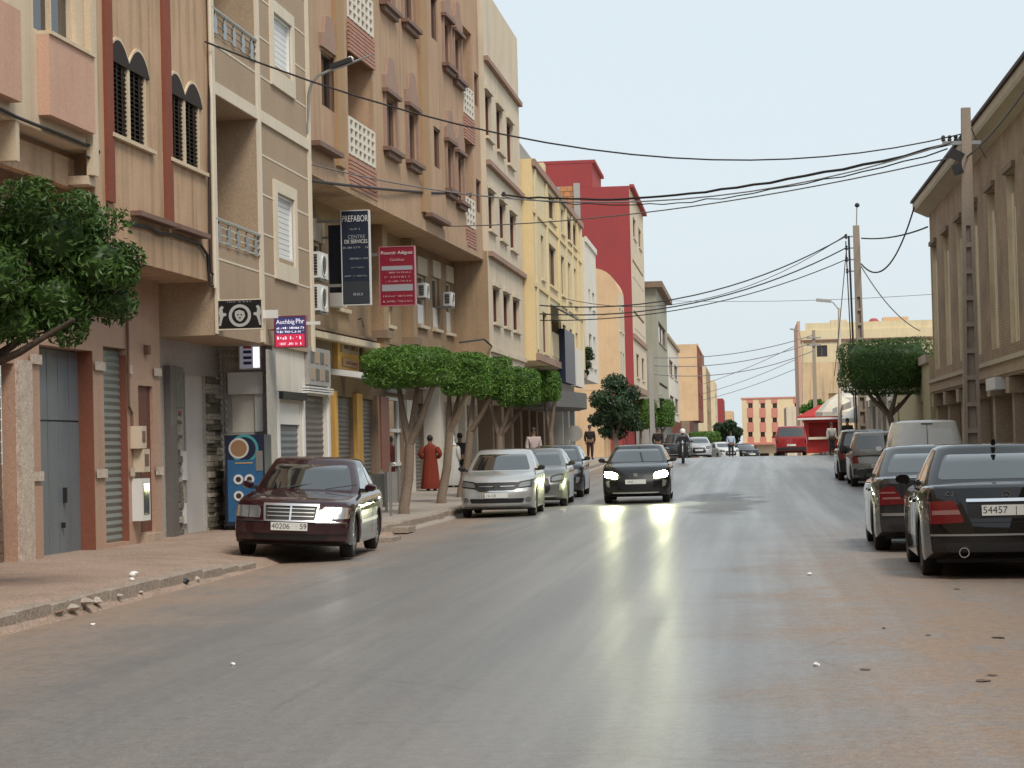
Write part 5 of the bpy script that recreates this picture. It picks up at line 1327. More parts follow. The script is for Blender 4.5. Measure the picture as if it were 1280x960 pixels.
t, w_, h = px_sign('hanging_sign', 'small red and navy lit sign with white slanted lettering', 343, 382, 394, 435, 40.0, simple('lit_navy', (.02, .022, .06), .4, emit=(.03, .03, .10), estr=.6), simple('sign_edge_maroon', (.2, .03, .05), .4), .16)
m = MB(); m.box(-w_ + .03, w_ - .03, -.006, -.001, h * .02, h * .42); m.build('red_field', simple('lit_red', (.42, .02, .05), .4, emit=(.5, .02, .06), estr=.45), t)
LITW = simple('lit_letters', (.7, .68, .75), .5, emit=(.8, .75, .9), estr=.35)
for i, (fz, fh, a, b_) in enumerate(((.73, .15, -.85, .3), (.73, .17, .38, .9), (.58, .07, -.85, .88), (.46, .07, -.85, .85), (.25, .11, -.8, .75), (.08, .08, -.7, .7))):
    if i < 2: text_mesh('lettering', ('Auchbig', 'Phr')[i], h * fh * 1.3, LITW, t, Matrix.Translation(((a + b_) / 2 * w_, -.012, h * (fz + fh / 2))) @ TXT, fit=(b_ - a) * w_)
    else: glyphs(a * w_, b_ * w_, h * fz, h * fh, -.014, 60 + i).build('lettering', LITW, t)['kind'] = 'stuff'
m = MB(); m.box(w_, w_ + .25, .04, .1, h * .7, h * .8); m.build('strip_lamp', WHITEP, t); m = MB(); m.box(-w_ - .3, -w_, .04, .1, h * .55, h * .6); m.build('wall_bracket', SOOT, t)
# lit menu sign on the tiled wall
a, b_ = at_y(299, 462, 40.4), at_y(326, 431, 40.4)
t, w_, h = sign_box('menu_sign', 'small lit white and blue menu sign fixed above the shuttered hatch', a.x, b_.x, 40.4, a.z, b_.z, simple('lit_menu', (.4, .4, .44), .4, emit=(.5, .5, .6), estr=.12), WHITEP, .16)
m = MB(); m.box(-w_ * .1 + .08, w_ - .03, -.006, -.001, .03, h - .04); m.build('bright_field', simple('lit_white', (.8, .8, .85), .4, emit=(.9, .9, 1.0), estr=.8), t)
for i, (fz, c) in enumerate(((.86, 'r'), (.66, 'b'), (.42, 'b'), (.2, 'b'))):
    m = MB(); m.box(-w_ * .6, w_ * .15, -.012, -.007, h * fz, h * fz + h * .12); m.build('menu_line', simple('menu_red', (.5, .12, .12), .5) if c == 'r' else simple('menu_blue', (.05, .05, .2), .5), t)
# coffee vending machine on the pavement
Yv = 39.6; a, b_ = at_y(283, 640, Yv), at_y(330, 543, Yv)
vz = pave_z(a.x, Yv)
V = empty('coffee_machine', ((a.x + b_.x) / 2, Yv, vz), 0, 'blue coffee vending machine with cup picture beside the tiled wall', 'vending machine')
vw, vh = (b_.x - a.x) / 2, b_.z - vz
VB = worn('machine_blue', (.03, .12, .26), (.02, .06, .13), .35, big=2, streak=.1, amt=.5, fine=.05, bump=0, spec=.5)
m = MB(); m.box(-vw, vw, 0, .6, .08, vh); m.build('cabinet', simple('machine_navy', (.012, .02, .045), .4), V)
m = MB(); m.box(-vw + .04, vw - .03, -.012, -.001, .15, vh * .74); m.build('front_panel', VB, V)
def disc(cx, cz, r0, r1, y, name, mat, n=28):
    m = MB(); MM = Matrix.Translation((cx, y, cz)) @ Matrix.Rotation(R(90), 4, 'X')
    m.lathe([(r0, 0), (r1, 0), (r1, .006), (r0, .006), (r0, 0)] if r0 > 0 else [(r1, 0), (r1, .006)], n, MM, caps=r0 == 0); return m.build(name, mat, V)
cz = vh - .24
disc(-vw * .3, cz, .15, .185, -.006, 'cup_rim', simple('cup_cream', (.5, .49, .46), .4)); disc(-vw * .3, cz, 0, .149, -.006, 'coffee_surface', simple('coffee', (.26, .15, .08), .4))
disc(-vw * .02, cz - .01, .21, .26, -.003, 'cup_handle', simple('cup_teal', (.06, .26, .29), .4))
for x, z in ((-.34, .74), (.22, .74), (-.34, .5)):
    disc(x * vw, vh * z * .72, .05, .09, -.018, 'cup_picture', simple('cup_white', (.6, .6, .6), .4)); disc(x * vw, vh * z * .72, 0, .049, -.018, 'cup_coffee', simple('cup_dark', (.05, .03, .025), .4))
m = MB(); m.box(-vw * .5, vw * .4, -.018, -.013, vh * .7, vh * .71); m.build('trim_line', YPAINT, V)
m = MB(); m.box(vw - .16, vw - .03, -.02, -.0125, vh * .62, vh * .83); m.build('control_panel', STEELG, V)

# ================================================================== cars
def patch_mesh(bvh, poly, axis, off=.004, thick=.02, step=.07, origin=5.0):
    """a polygon seen along an axis laid onto a body: axis 'f' from the front, 'r' rear (coords x,z), 's+'/'s-' sides (y,z), 't' top (x,y)"""
    bm = bmesh.new()
    vs_ = [bm.verts.new((a, 0, b)) for a, b in poly]; bm.faces.new(vs_)
    lo = [min(p[i] for p in poly) for i in (0, 1)]; hi = [max(p[i] for p in poly) for i in (0, 1)]
    for i, nrm in ((0, (1, 0, 0)), (1, (0, 0, 1))):
        k = max(1, int((hi[i] - lo[i]) / step))
        for j in range(1, k + 1):
            c = lo[i] + (hi[i] - lo[i]) * j / (k + 1)
            bmesh.ops.bisect_plane(bm, geom=bm.verts[:] + bm.edges[:] + bm.faces[:], plane_co=(c, 0, 0) if i == 0 else (0, 0, c), plane_no=nrm)
    for v in bm.verts:
        a, b = v.co.x, v.co.z
        if axis == 'f': o, d = Vector((a, -origin, b)), Vector((0, 1, 0))
        elif axis == 'r': o, d = Vector((a, origin, b)), Vector((0, -1, 0))
        elif axis == 's+': o, d = Vector((origin, a, b)), Vector((-1, 0, 0))
        elif axis == 's-': o, d = Vector((-origin, a, b)), Vector((1, 0, 0))
        else: o, d = Vector((a, b, origin)), Vector((0, 0, -1))
        h = bvh.ray_cast(o, d)[0]
        if h is None:
            n_ = bvh.find_nearest(o + d * origin); h = n_[0] if n_[0] is not None else o
        v.co = h - d * off
    bmesh.ops.recalc_face_normals(bm, faces=bm.faces[:])
    d = {'f': (0, 1, 0), 'r': (0, -1, 0), 's+': (-1, 0, 0), 's-': (1, 0, 0), 't': (0, 0, -1)}[axis]
    if sum(f.normal.dot(Vector(d)) for f in bm.faces) > 0: bmesh.ops.reverse_faces(bm, faces=bm.faces[:])
    ed = [e for e in bm.edges if e.is_boundary]
    r_ = bmesh.ops.extrude_edge_only(bm, edges=ed)
    for v in [g_ for g_ in r_['geom'] if isinstance(g_, bmesh.types.BMVert)]: v.co += Vector(d) * thick
    me = bpy.data.meshes.new('patch'); bm.to_mesh(me); bm.free()
    me.shade_smooth(); me.set_sharp_from_angle(angle=R(35))
    return me
def mir(poly): return [(-a, b) for a, b in reversed(poly)]
def rpoly(pts, r=.03, n=3):
    """round a polygon's corners"""
    out = []; m_ = len(pts)
    for i in range(m_):
        p = Vector((*pts[i], 0)); a = Vector((*pts[i - 1], 0)); b = Vector((*pts[(i + 1) % m_], 0))
        ra = min(r, (a - p).length * .45); rb = min(r, (b - p).length * .45)
        q0 = p + (a - p).normalized() * ra; q1 = p + (b - p).normalized() * rb
        for k in range(n + 1):
            t = k / n; v = q0 * (1 - t) ** 2 + p * 2 * t * (1 - t) + q1 * t * t; out.append((v.x, v.y))
    return out

def car_body(S):
    """lower body lofted from stations; front at -y. returns MB data in car space"""
    L, W_, H = S['L'], S['W'] / 2, S['H']; y0 = -L / 2
    rw = S['rw']; Ra = rw + .055; ya, yb = y0 + S['fo'], y0 + S['fo'] + S['wb']
    sill = S.get('sill', .2); ys = []; y = 0.0
    ys = [0, .03, .07, .12, .18]
    y = .24
    while y < L - .2: ys.append(y); y += .065
    ys += [L - .18, L - .12, L - .07, L - .03, L]
    rings = []
    for t in ys:
        yy = y0 + t
        zt = lin(S['top'], t); w = W_ * lin(S['plan'], t)
        zb = lin(S.get('bot', [(0, .26), (.25, .2), (L - .35, .2), (L, .3)]), t); zb = max(zb, sill if .3 < t < L - .35 else zb)
        arch = zb
        for yc in (ya, yb):
            dy = yy - yc
            if abs(dy) < Ra: arch = max(arch, rw + math.sqrt(Ra * Ra - dy * dy))
        arch = min(arch, zt - .16)
        crown = lin(S.get('crown', [(0, .0), (.3, .03), (L - .3, .03), (L, .0)]), t)
        zs = zt - S.get('shoulder', .075)
        half = [(W_ * .68, zb), (W_ * .68, arch - .001), (w * .975, arch), (w * .992, lerp(arch, zs, .12)), (w, lerp(arch, zs, .4)), (w * .998, lerp(arch, zs, .72)), (w * .985, zs), (w * .955, lerp(zs, zt, .6)), (w * .90, zt), (w * .6, zt + crown * .65), (w * .28, zt + crown * .95)]
        ring = [(0, yy, zb)] + [(a, yy, b) for a, b in half] + [(0, yy, zt + crown)] + [(-a, yy, b) for a, b in reversed(half)]
        rings.append(ring)
    m = MB(); n = len(rings[0]); m.loft(rings, True, False)
    # close nose and tail with cross strips
    nh = 11
    for ri, rev in ((0, False), (len(rings) - 1, True)):
        R_ = rings[ri]; base = len(m.v); cols = 9; rows = []
        for k in range(1, nh + 1):
            a, b = R_[k], R_[n - k]; idx = []
            for c in range(cols):
                t = c / (cols - 1); m.v.append(tuple(lerp(a[i], b[i], t) for i in range(3))); idx.append(len(m.v) - 1)
            rows.append(idx)
        for r0, r1 in zip(rows, rows[1:]):
            for c in range(cols - 1): m.f.append([r0[c], r0[c + 1], r1[c + 1], r1[c]])
    # plan bow and face rake at nose and tail
    bf, br, rf, rr = S.get('bow_f', .3), S.get('bow_r', .22), S.get('rake_f', .16), S.get('rake_r', .12)
    out = []
    for (x, y, z) in m.v:
        f = max(0, 1 - (y - y0) / 1.0); r_ = max(0, 1 - (y0 + L - y) / 1.0)
        u = min(1, abs(x) / W_)
        d = f * f * (bf * u ** 2.4 + rf * max(0, z - .5) ** 1.5 * 3 + .10 * max(0, .36 - z)) - r_ * r_ * (br * u ** 2.6 + rr * max(0, z - .6) ** 1.4 * 3 + .3 * max(0, .36 - z))
        out.append((x, y + d, z))
    m.v = out
    return m
def car_cabin(S):
    L, W_ = S['L'], S['W'] / 2; y0 = -L / 2
    c = S['cab']                # base front, base rear, roof front, roof rear (from the nose), belt z front, rear
    b0, b1, r0, r1, zf, zr = c; H = S['H']; wb, wr = W_ * S.get('cab_w', .905), W_ * S.get('roof_w', .70)
    rings = []
    bowf = .16; bowr = S.get('bow_c', .13)
    def ringat(t, inset=0.0, ztop=None):
        ya, yb = y0 + lerp(b0, r0, t), y0 + lerp(b1, r1, t); w = lerp(wb, wr, t ** 1.25) - inset; ya += inset; yb -= inset
        pts = []; N = 12; cr = .10
        def P(x, y):
            s = (y - ya) / (yb - ya); zz = ztop if ztop is not None else lerp(lerp(zf, zr, s), H - .045, t)
            return (x, y, zz)
        for k in range(N + 1):
            x = lerp(-w + cr, w - cr, k / N); pts.append(P(x, ya + bowf * (x / w) ** 2))
        pts.append(P(w - cr * .3, ya + bowf * .92 + cr * .4))
        for k in range(N + 1):
            s = k / N; yy = lerp(ya + bowf + cr, yb - bowr - cr, s); pts.append(P(w + .035 * math.sin(math.pi * s) * (1 - t * .4), yy))
        pts.append(P(w - cr * .3, yb - bowr * .92 - cr * .4))
        for k in range(N + 1):
            x = lerp(w - cr, -w + cr, k / N); pts.append(P(x, yb - bowr * (x / w) ** 2))
        pts.append(P(-w + cr * .3, yb - bowr * .92 - cr * .4))
        for k in range(N + 1):
            s = k / N; yy = lerp(yb - bowr - cr, ya + bowf + cr, s); pts.append(P(-w - .035 * math.sin(math.pi * s) * (1 - t * .4), yy))
        pts.append(P(-w + cr * .3, ya + bowf * .92 + cr * .4))
        return pts
    low = [(x, y, z - .12) for x, y, z in ringat(0)]
    rings = [low] + [ringat(t) for t in (0, .2, .4, .6, .8, .95, 1)]
    rings += [ringat(1, .05, H - .018), ringat(1, .16, H - .002), ringat(1, .34, H + .008)]
    m = MB(); m.loft(rings, True, False)
    n = len(rings[-1]); o = len(m.v) - n; m.f.append([o + k for k in range(n)])
    return m
def bvh_of(m):
    return BVHTree.FromPolygons([Vector(v) for v in m.v], m.f, all_triangles=False)
WHEELS = {}
def wheel(parent, x, y, rw, tw, spokes, style, side):
    key = (rw, tw, spokes, style)
    if key not in WHEELS:
        a = MB(); M = Matrix.Rotation(R(90), 4, 'Y')
        a.lathe([(rw * .64, -tw / 2 + .01), (rw * .8, -tw / 2), (rw * .95, -tw / 2 + .012), (rw, -tw / 2 + .04), (rw, tw / 2 - .04), (rw * .95, tw / 2 - .012), (rw * .8, tw / 2), (rw * .64, tw / 2 - .01)], 28, M, caps=False)
        b = MB(); b.lathe([(rw * .66, tw / 2 - .008), (rw * .62, tw / 2 - .012), (rw * .60, tw / 2 - .05), (rw * .6, -tw / 2 + .02), (.0, -tw / 2 + .02)], 28, M, caps=False)
        c = MB()
        c.lathe([(.065, tw / 2 - .035), (.06, tw / 2 - .018), (.0, tw / 2 - .015)], 14, M, caps=False)
        for k in range(spokes):
            t = 2 * math.pi * k / spokes; MM = Matrix.Rotation(t, 4, 'X')
            w0, w1 = (.05, .035) if spokes < 9 else (.028, .022)
            p = [MM @ Vector(v) for v in ((tw / 2 - .028, -w0, .04), (tw / 2 - .028, w0, .04), (tw / 2 - .02, w1, rw * .63), (tw / 2 - .02, -w1, rw * .63), (tw / 2 - .06, -w0, .04), (tw / 2 - .06, w0, .04), (tw / 2 - .055, w1, rw * .63), (tw / 2 - .055, -w1, rw * .63))]
            c.add(p, [(0, 1, 2, 3), (4, 7, 6, 5), (0, 3, 7, 4), (1, 5, 6, 2)])
        def me(mb, nm, mat, sm):
            o = mb.build(nm, mat, None, sm); d = o.data; bpy.data.objects.remove(o); return d
        WHEELS[key] = (me(a, 'tyre', RUBBER, 40), me(b, 'rim', BLACKP if style == 'cap' else simple('rim_dark', (.10, .10, .10), .5, metal=.5), 40), me(c, 'spokes', ALLOY if style != 'cap' else simple('wheel_cap', (.3, .3, .3), .45, metal=.4), None))
    ty, ri, sp = WHEELS[key]
    o = link_mesh('wheel', ty, None, parent); o.location = (x, y, rw); o.rotation_euler = (0, 0, 0 if side > 0 else math.pi)
    q = link_mesh('rim', ri, None, o); s_ = link_mesh('spokes', sp, None, o)
    return o
PLATE = simple('plate_white', (.68, .69, .66), .45)
AMBER = simple('lamp_amber', (.55, .20, .03), .25, coat=.6)
LENS = simple('headlamp_lens', (.22, .23, .23), .14, metal=.55, coat=.8)
TAIL = simple('tail_red', (.13, .004, .007), .2, coat=.5)
TAILL = simple('tail_pale', (.26, .13, .12), .2, coat=.5)
GRIL = simple('grille_black', (.008, .008, .009), .5)
SEAMM = simple('panel_gap', (.006, .006, .007), .8)
def make_car(name, label, X, Y, yaw, S, pm, group, cat='car', z=None, pitch=None, side_glass=True, plate_text=None, roll=0.0):
    gz = g(Y) + camber(X) - .05 if z is None else z
    t = empty(name, (X, Y, gz), yaw, label, cat, group)
    sl = math.atan((g(Y + 2) - g(Y - 2)) / 4); t.rotation_mode = 'XYZ'
    t.rotation_euler = (sl * math.cos(yaw), roll, yaw)
    L, Wd, H = S['L'], S['W'], S['H']; y0 = -L / 2
    key = S['key']
    if key not in CARM:
        b = car_body(S); c = car_cabin(S); CARM[key] = (b, c, bvh_of(b), bvh_of(c))
    b, c, bb, cb = CARM[key]
    bm_ = MB(); bm_.v = list(b.v); bm_.f = [list(f) for f in b.f]; body = bm_.build('body', pm, t, 38)
    cm_ = MB(); cm_.v = list(c.v); cm_.f = [list(f) for f in c.f]; cabin = cm_.build('cabin', pm, t, 38)
    um = MB(); um.box(-Wd * .40, Wd * .40, y0 + .45, -y0 - .5, .17, .45); um.build('underside', BLACKP, t)
    rw = S['rw']
    for yy in (y0 + S['fo'], y0 + S['fo'] + S['wb']):
        for sd in (-1, 1): wheel(t, sd * (Wd / 2 - S['tw'] / 2 - .03), yy, rw, S['tw'], S['spokes'], S.get('wstyle', 'alloy'), sd)
    # glass
    b0, b1, r0, r1, zf, zr = S['cab']; wb, wr = Wd / 2 * S.get('cab_w', .905), Wd / 2 * S.get('roof_w', .70)
    def glass(poly, ax, nm='window'):
        o = link_mesh(nm, patch_mesh(cb, poly, ax, .004, .01, .09), CGLASS, t); return o
    zt = H - .11; e = .09
    def wat(z_): return lerp(wb, wr, max(0, (z_ - zf) / (H - .045 - zf)) ** 1.25)
    zb_ = zf + .05
    if S.get('windscreen', True): glass(rpoly([(-wat(zb_) + e, zb_), (wat(zb_) - e, zb_), (wat(zt) - e, zt), (-wat(zt) + e, zt)], .06), 'f', 'windscreen')
    zr_ = zr + .07
    if S.get('rear_glass', True): glass(rpoly([(-wat(zr_) + e * 1.1, zr_), (wat(zr_) - e * 1.1, zr_), (wat(zt) - e * 1.1, zt), (-wat(zt) + e * 1.1, zt)], .06), 'r', 'rear_window')
    def yf(z_): return y0 + lerp(b0, r0, (z_ - zf) / (H - zf)) + .30
    def yr(z_): return y0 + lerp(b1, r1, (z_ - zr) / (H - zr)) - S.get('cpillar', .34)
    if side_glass:
        ym = y0 + S.get('bpillar', (b0 + b1) / 2)
        zt2 = H - .14
        for ax in ('s+', 's-'):
            zb2 = lerp(zf, zr, .3) + .045
            fp = [(yf(zb2) , zb2), (ym - .05, zb2 + .015), (ym - .05, zt2), (yf(zt2) + .04, zt2)]
            rp = [(ym + .04, zb2 + .015), (yr(zb2), zb2 + .04), (yr(zt2) - .02, zt2), (ym + .04, zt2)]
            for pl_ in (fp, rp):
                if pl_[1][0] - pl_[0][0] > .2: glass(rpoly(pl_, .04), ax, 'side_window')
    # seams, handles, mirrors
    for ax, sd in (('s+', 1), ('s-', -1)):
        for yy in (y0 + S['fo'] + .48, y0 + S.get('bpillar', (b0 + b1) / 2), y0 + S['fo'] + S['wb'] - .38):
            o = link_mesh('door_seam', patch_mesh(bb, [(yy - .006, .30), (yy + .006, .30), (yy + .006, zf - .06), (yy - .006, zf - .06)], ax, .0015, .004, .12), SEAMM, t)
        if S.get('trim'): link_mesh('side_trim', patch_mesh(bb, [(y0 + S['fo'] + .42, .49), (y0 + S['fo'] + S['wb'] - .4, .50), (y0 + S['fo'] + S['wb'] - .4, .55), (y0 + S['fo'] + .42, .54)], ax, .012, .015, .2), S['trim'], t)
        for yy in (y0 + S.get('bpillar', (b0 + b1) / 2) - .26, y0 + S['fo'] + S['wb'] - .52):
            h = bb.ray_cast(Vector((3 * sd, yy, zf - .13)), Vector((-sd, 0, 0)))[0]
            if h: m = MB(); m.box(h.x - .02 * sd, h.x + .028 * sd, yy - .1, yy + .1, zf - .15, zf - .115); m.build('door_handle', S.get('handle', pm), t)
        mx = sd * (wb + .02); my = y0 + b0 + .42; mz = zf + .07
        m = MB(); rg = []
        for k, (sx, sz, dy) in enumerate(((.06, .035, -.06), (.085, .058, -.02), (.09, .062, .05), (.085, .058, .06))):
            rg.append([(mx + sd * .12 + sx * math.cos(a), my + dy, mz + .02 + sz * math.sin(a)) for a in (2 * math.pi * q / 10 for q in range(10))])
        m.loft(rg, True, True); mo = m.build('wing_mirror', S.get('mirror_m', BLACKP), t, 50)
        m = MB(); m.obox(Matrix.Translation((mx + sd * .01, my, mz - .02)), .16, .06, .05); m.build('mirror_arm', BLACKP, mo)
    for (nm, ax, poly, mat, off, both, *par) in S['bits']:
        for pl_ in ([poly, mir(poly)] if both else [poly]):
            src = cb if par and par[0] == 'cabin' else bb
            link_mesh(nm, patch_mesh(src, pl_, ax, off, max(.012, off + .004) if off < .03 else off + .01, .06), mat if mat != 'body' else pm, t)
    # plates
    for ax, (px_, pz, wz) in S.get('plates', {}).items():
        sgn = -1 if ax == 'f' else 1
        h = bb.ray_cast(Vector((0, 5 * sgn, pz)), Vector((0, -sgn, 0)))[0]
        yy = h.y + sgn * (.012 + S.get('plate_off', 0))
        m = MB(); m.box(-.26, .26, yy - .008, yy + .008, pz - .056, pz + .056); po = m.build('number_plate', PLATE, t)
        M = Matrix.Translation((0, yy + sgn * .0085, pz)) @ (TXT if ax == 'f' else Matrix.Rotation(math.pi, 4, 'Z') @ TXT)
        if plate_text:
            text_mesh('plate_digits', plate_text[0], .105, INK, po, M @ Matrix.Translation((-.12, 0, 0)), .001)
            text_mesh('plate_letter', plate_text[1], .10, INK, po, M @ Matrix.Translation((.10, 0, 0)), .001)
            text_mesh('plate_code', plate_text[2], .10, INK, po, M @ Matrix.Translation((.2, 0, 0)), .001)
        else:
            gm = glyphs(-.22, .0, -.03, .06, -.003, len(label)); gm.v = [tuple(Matrix.Translation((0, yy + sgn * .0085, pz)) @ (Matrix() if ax == 'f' else Matrix.Rotation(math.pi, 4, 'Z')) @ Vector(v)) for v in gm.v]
            gm.build('plate_digits', GREYL, po)
    S.get('extra', lambda *a: None)(t, S, bb, cb, pm)
    return t
CARM = {}
def front_y(bb, x, z): 
    h = bb.ray_cast(Vector((x, -6, z)), Vector((0, 1, 0)))[0]; return h.y if h else 0
def rear_y(bb, x, z):
    h = bb.ray_cast(Vector((x, 6, z)), Vector((0, -1, 0)))[0]; return h.y if h else 0
def emblem(t, y, z, r_, sgn, star=True, x=0):
    M = Matrix.Translation((x, y + sgn * .012, z)) @ Matrix.Rotation(R(90), 4, 'X')
    m = MB(); m.lathe([(r_ * .84, -.006), (r_, -.006), (r_, .006), (r_ * .84, .006), (r_ * .84, -.006)], 20, M, caps=False); o = m.build('emblem', CHROME, t, 40)
    if star:
        for k in range(3):
            a = R(90 + 120 * k); m = MB(); m.prism([(x + math.cos(a) * r_, z + math.sin(a) * r_), (x + math.cos(a + 2.09) * r_ * .12, z + math.sin(a + 2.09) * r_ * .12), (x + math.cos(a - 2.09) * r_ * .12, z + math.sin(a - 2.09) * r_ * .12)], y + sgn * .012 - .004, y + sgn * .012 + .004); m.build('emblem_point', CHROME, o)
    return o

GCHROME = simple('satin_chrome', (.5, .5, .52), .3, metal=1)
# ---- older saloon with upright chrome grille (dark red)
def x_w202(t, S, bb, cb, pm):
    gw, z0, z1 = .36, .545, .755
    y = front_y(bb, 0, .65)
    def P(x, z): return front_y(bb, x, z) - .02
    for k in range(3):
        z = lerp(z0 + .055, z1 - .05, k / 2); link_mesh('grille_bar', patch_mesh(bb, [(-gw + .03, z - .006), (gw - .03, z - .006), (gw - .02, z + .006), (-gw + .02, z + .006)], 'f', .022, .015, .1), STEELG, t)
    link_mesh('grille_centre_bar', patch_mesh(bb, [(-.012, z0), (.012, z0), (.012, z1), (-.012, z1)], 'f', .026, .015, .1), CHROME, t)
    for pl_ in ([(-gw - .03, z1 - .012), (gw + .03, z1 - .012), (gw + .04, z1 + .022), (-gw - .04, z1 + .022)], [(-gw - .0, z0 - .022), (gw, z0 - .022), (gw, z0), (-gw, z0)], [(gw - .012, z0 - .02), (gw + .014, z0 - .02), (gw + .04, z1), (gw + .012, z1)], [(-gw + .012, z0 - .02), (-gw - .012, z1), (-gw - .04, z1), (-gw - .014, z0 - .02)]):
        link_mesh('grille_surround', patch_mesh(bb, pl_, 'f', .03, .03, .1), GCHROME, t)
    yb = front_y(bb, 0, .74); m = MB(); m.tube([(0, yb + .1, .80), (0, yb + .1, .86)], .006, 6); q = m.build('bonnet_star_stem', CHROME, t); emblem(t, yb + .088, .895, .035, 1)
    for x in (-.35, .30):
        m = MB(); m.tube([(x, S['cab'][0] - S['L'] / 2 + .06, .965), (x + .45, S['cab'][0] - S['L'] / 2 + .22, 1.04)], .008, 5); m.build('wiper', BLACKP, t)
W202 = dict(key='w202', L=4.49, W=1.72, H=1.42, wb=2.69, fo=.80, rw=.305, tw=.20, spokes=10,
    top=[(0, .52), (.04, .60), (.10, .76), (.16, .80), (.35, .825), (.8, .865), (1.30, .905), (1.6, .915), (3.55, .955), (3.9, .96), (4.3, .95), (4.42, .92), (4.47, .80), (4.49, .55)],
    plan=[(0, .93), (.12, .955), (.45, .985), (.9, 1), (3.6, 1), (4.1, .97), (4.49, .92)], bow_f=.20, bow_r=.16, rake_f=.10,
    cab=(1.28, 3.88, 2.02, 3.30, .905, .945), bpillar=2.55, cpillar=.36, plate_off=.034, trim=CHROME, handle=BLACKP, mirror_m=None,
    plates={'f': (0, .455, 0)},
    bits=[('headlamp', 'f', rpoly([(.44, .565), (.80, .575), (.81, .735), (.455, .735)], .03), LENS, .012, True),
          ('headlamp_divider', 'f', [(.605, .57), (.613, .57), (.613, .73), (.605, .73)], SEAMM, .016, True),
          ('indicator', 'f', rpoly([(.755, .575), (.815, .58), (.82, .73), (.76, .735)], .02), simple('indicator_clear', (.34, .25, .19), .2, coat=.5), .014, True),
          ('grille', 'f', [(-.36, .545), (.36, .545), (.385, .755), (-.385, .755)], GRIL, .010, False),
          ('bumper_strip', 'f', [(-.84, .51), (-.36, .515), (-.36, .535), (-.84, .53)], BLACKP, .014, False), ('bumper_strip', 'f', [(.36, .505), (.84, .50), (.84, .53), (.36, .535)], CHROME, .014, False),
          ('bumper', 'f', rpoly([(-.84, .36), (.84, .36), (.84, .50), (-.84, .50)], .03), 'body', .03, False),
          ('air_intake', 'f', rpoly([(-.5, .27), (.5, .27), (.55, .335), (-.55, .335)], .02), GRIL, .012, False)], extra=x_w202)
W202['mirror_m'] = paint('burgundy_paint', (.026, .004, .008), .2, .4, .04, .15, 1.0, .1)
MAROONC = MATS['burgundy_paint']
# ---- newer saloon seen from behind (black, and the grey one ahead of it)
def x_w204(t, S, bb, cb, pm):
    y = rear_y(bb, 0, .86); emblem(t, y, .905, .045, 1)
    text_mesh('boot_badge', 'C 220', .06, CHROME, t, Matrix.Translation((.56, rear_y(bb, .56, .925) + .004, .925)) @ Matrix.Rotation(math.pi, 4, 'Z') @ TXT, .003)
    for x in (.46,):
        yy = rear_y(bb, x, .42 * .6 + .02); M = Matrix.Translation((x, rear_y(bb, x, .36) - .10, .30)) @ Matrix.Rotation(R(-90), 4, 'X')
        m = MB(); m.lathe([(.042, 0), (.052, 0), (.055, .16), (.046, .16), (.042, .02)], 16, M, caps=False); m.build('exhaust_tip', CHROME, t, 40)
    m = MB(); m.tube([(0, .95, S['H'] + .0), (0, 1.0, S['H'] + .05), (0, 1.06, S['H'] + .055)], [.03, .018, .01], 6); m.build('roof_aerial', BLACKP, t)
W204 = dict(key='w204', L=4.58, W=1.77, H=1.45, wb=2.76, fo=.79, rw=.325, tw=.225, spokes=5,
    top=[(0, .48), (.05, .6), (.12, .74), (.3, .82), (.8, .90), (1.3, .965), (3.5, 1.0), (3.9, 1.015), (4.3, 1.015), (4.50, 1.0), (4.53, .93), (4.56, .72), (4.58, .5)],
    bot=[(0, .24), (.3, .19), (4.1, .2), (4.4, .26), (4.58, .3)],
    plan=[(0, .88), (.12, .93), (.45, .975), (.9, 1), (3.7, 1), (4.2, .965), (4.58, .90)], bow_f=.34, bow_r=.20, rake_r=.02,
    cab=(1.35, 4.02, 2.15, 3.28, .96, 1.0), bpillar=2.6, cpillar=.40, trim=None, mirror_m=None,
    plates={'r': (0, .745, 0)},
    bits=[('tail_lamp', 'r', rpoly([(.44, .62), (.80, .60), (.86, .84), (.54, .855)], .04), TAIL, .010, True),
          ('lamp_bar', 'r', rpoly([(.48, .705), (.82, .70), (.835, .745), (.50, .755)], .015), TAILL, .014, True),
          ('chrome_strip', 'r', rpoly([(-.42, .838), (.42, .838), (.42, .872), (-.42, .872)], .012), CHROME, .022, False),
          ('plate_recess', 'r', rpoly([(-.40, .66), (.40, .66), (.42, .832), (-.42, .832)], .03), GRIL, .003, False),
          ('boot_seam', 'r', [(-.44, .612), (.44, .612), (.44, .620), (-.44, .620)], SEAMM, .003, False),
          ('boot_seam', 'r', [(.442, .612), (.450, .612), (.545, .99), (.537, .99)], SEAMM, .003, True),
          ('bumper_trim', 'r', rpoly([(-.80, .475), (.80, .475), (.80, .495), (-.80, .495)], .008), STEELG, .014, False),
          ('bumper_apron', 'r', rpoly([(-.62, .30), (.62, .30), (.68, .40), (-.68, .40)], .03), BLACKP, .006, False)], extra=x_w204)
BLACKC = paint('black_paint', (.003, .003, .0035), .0, .5, .012, .10, 1.0, .05); W204['mirror_m'] = BLACKC
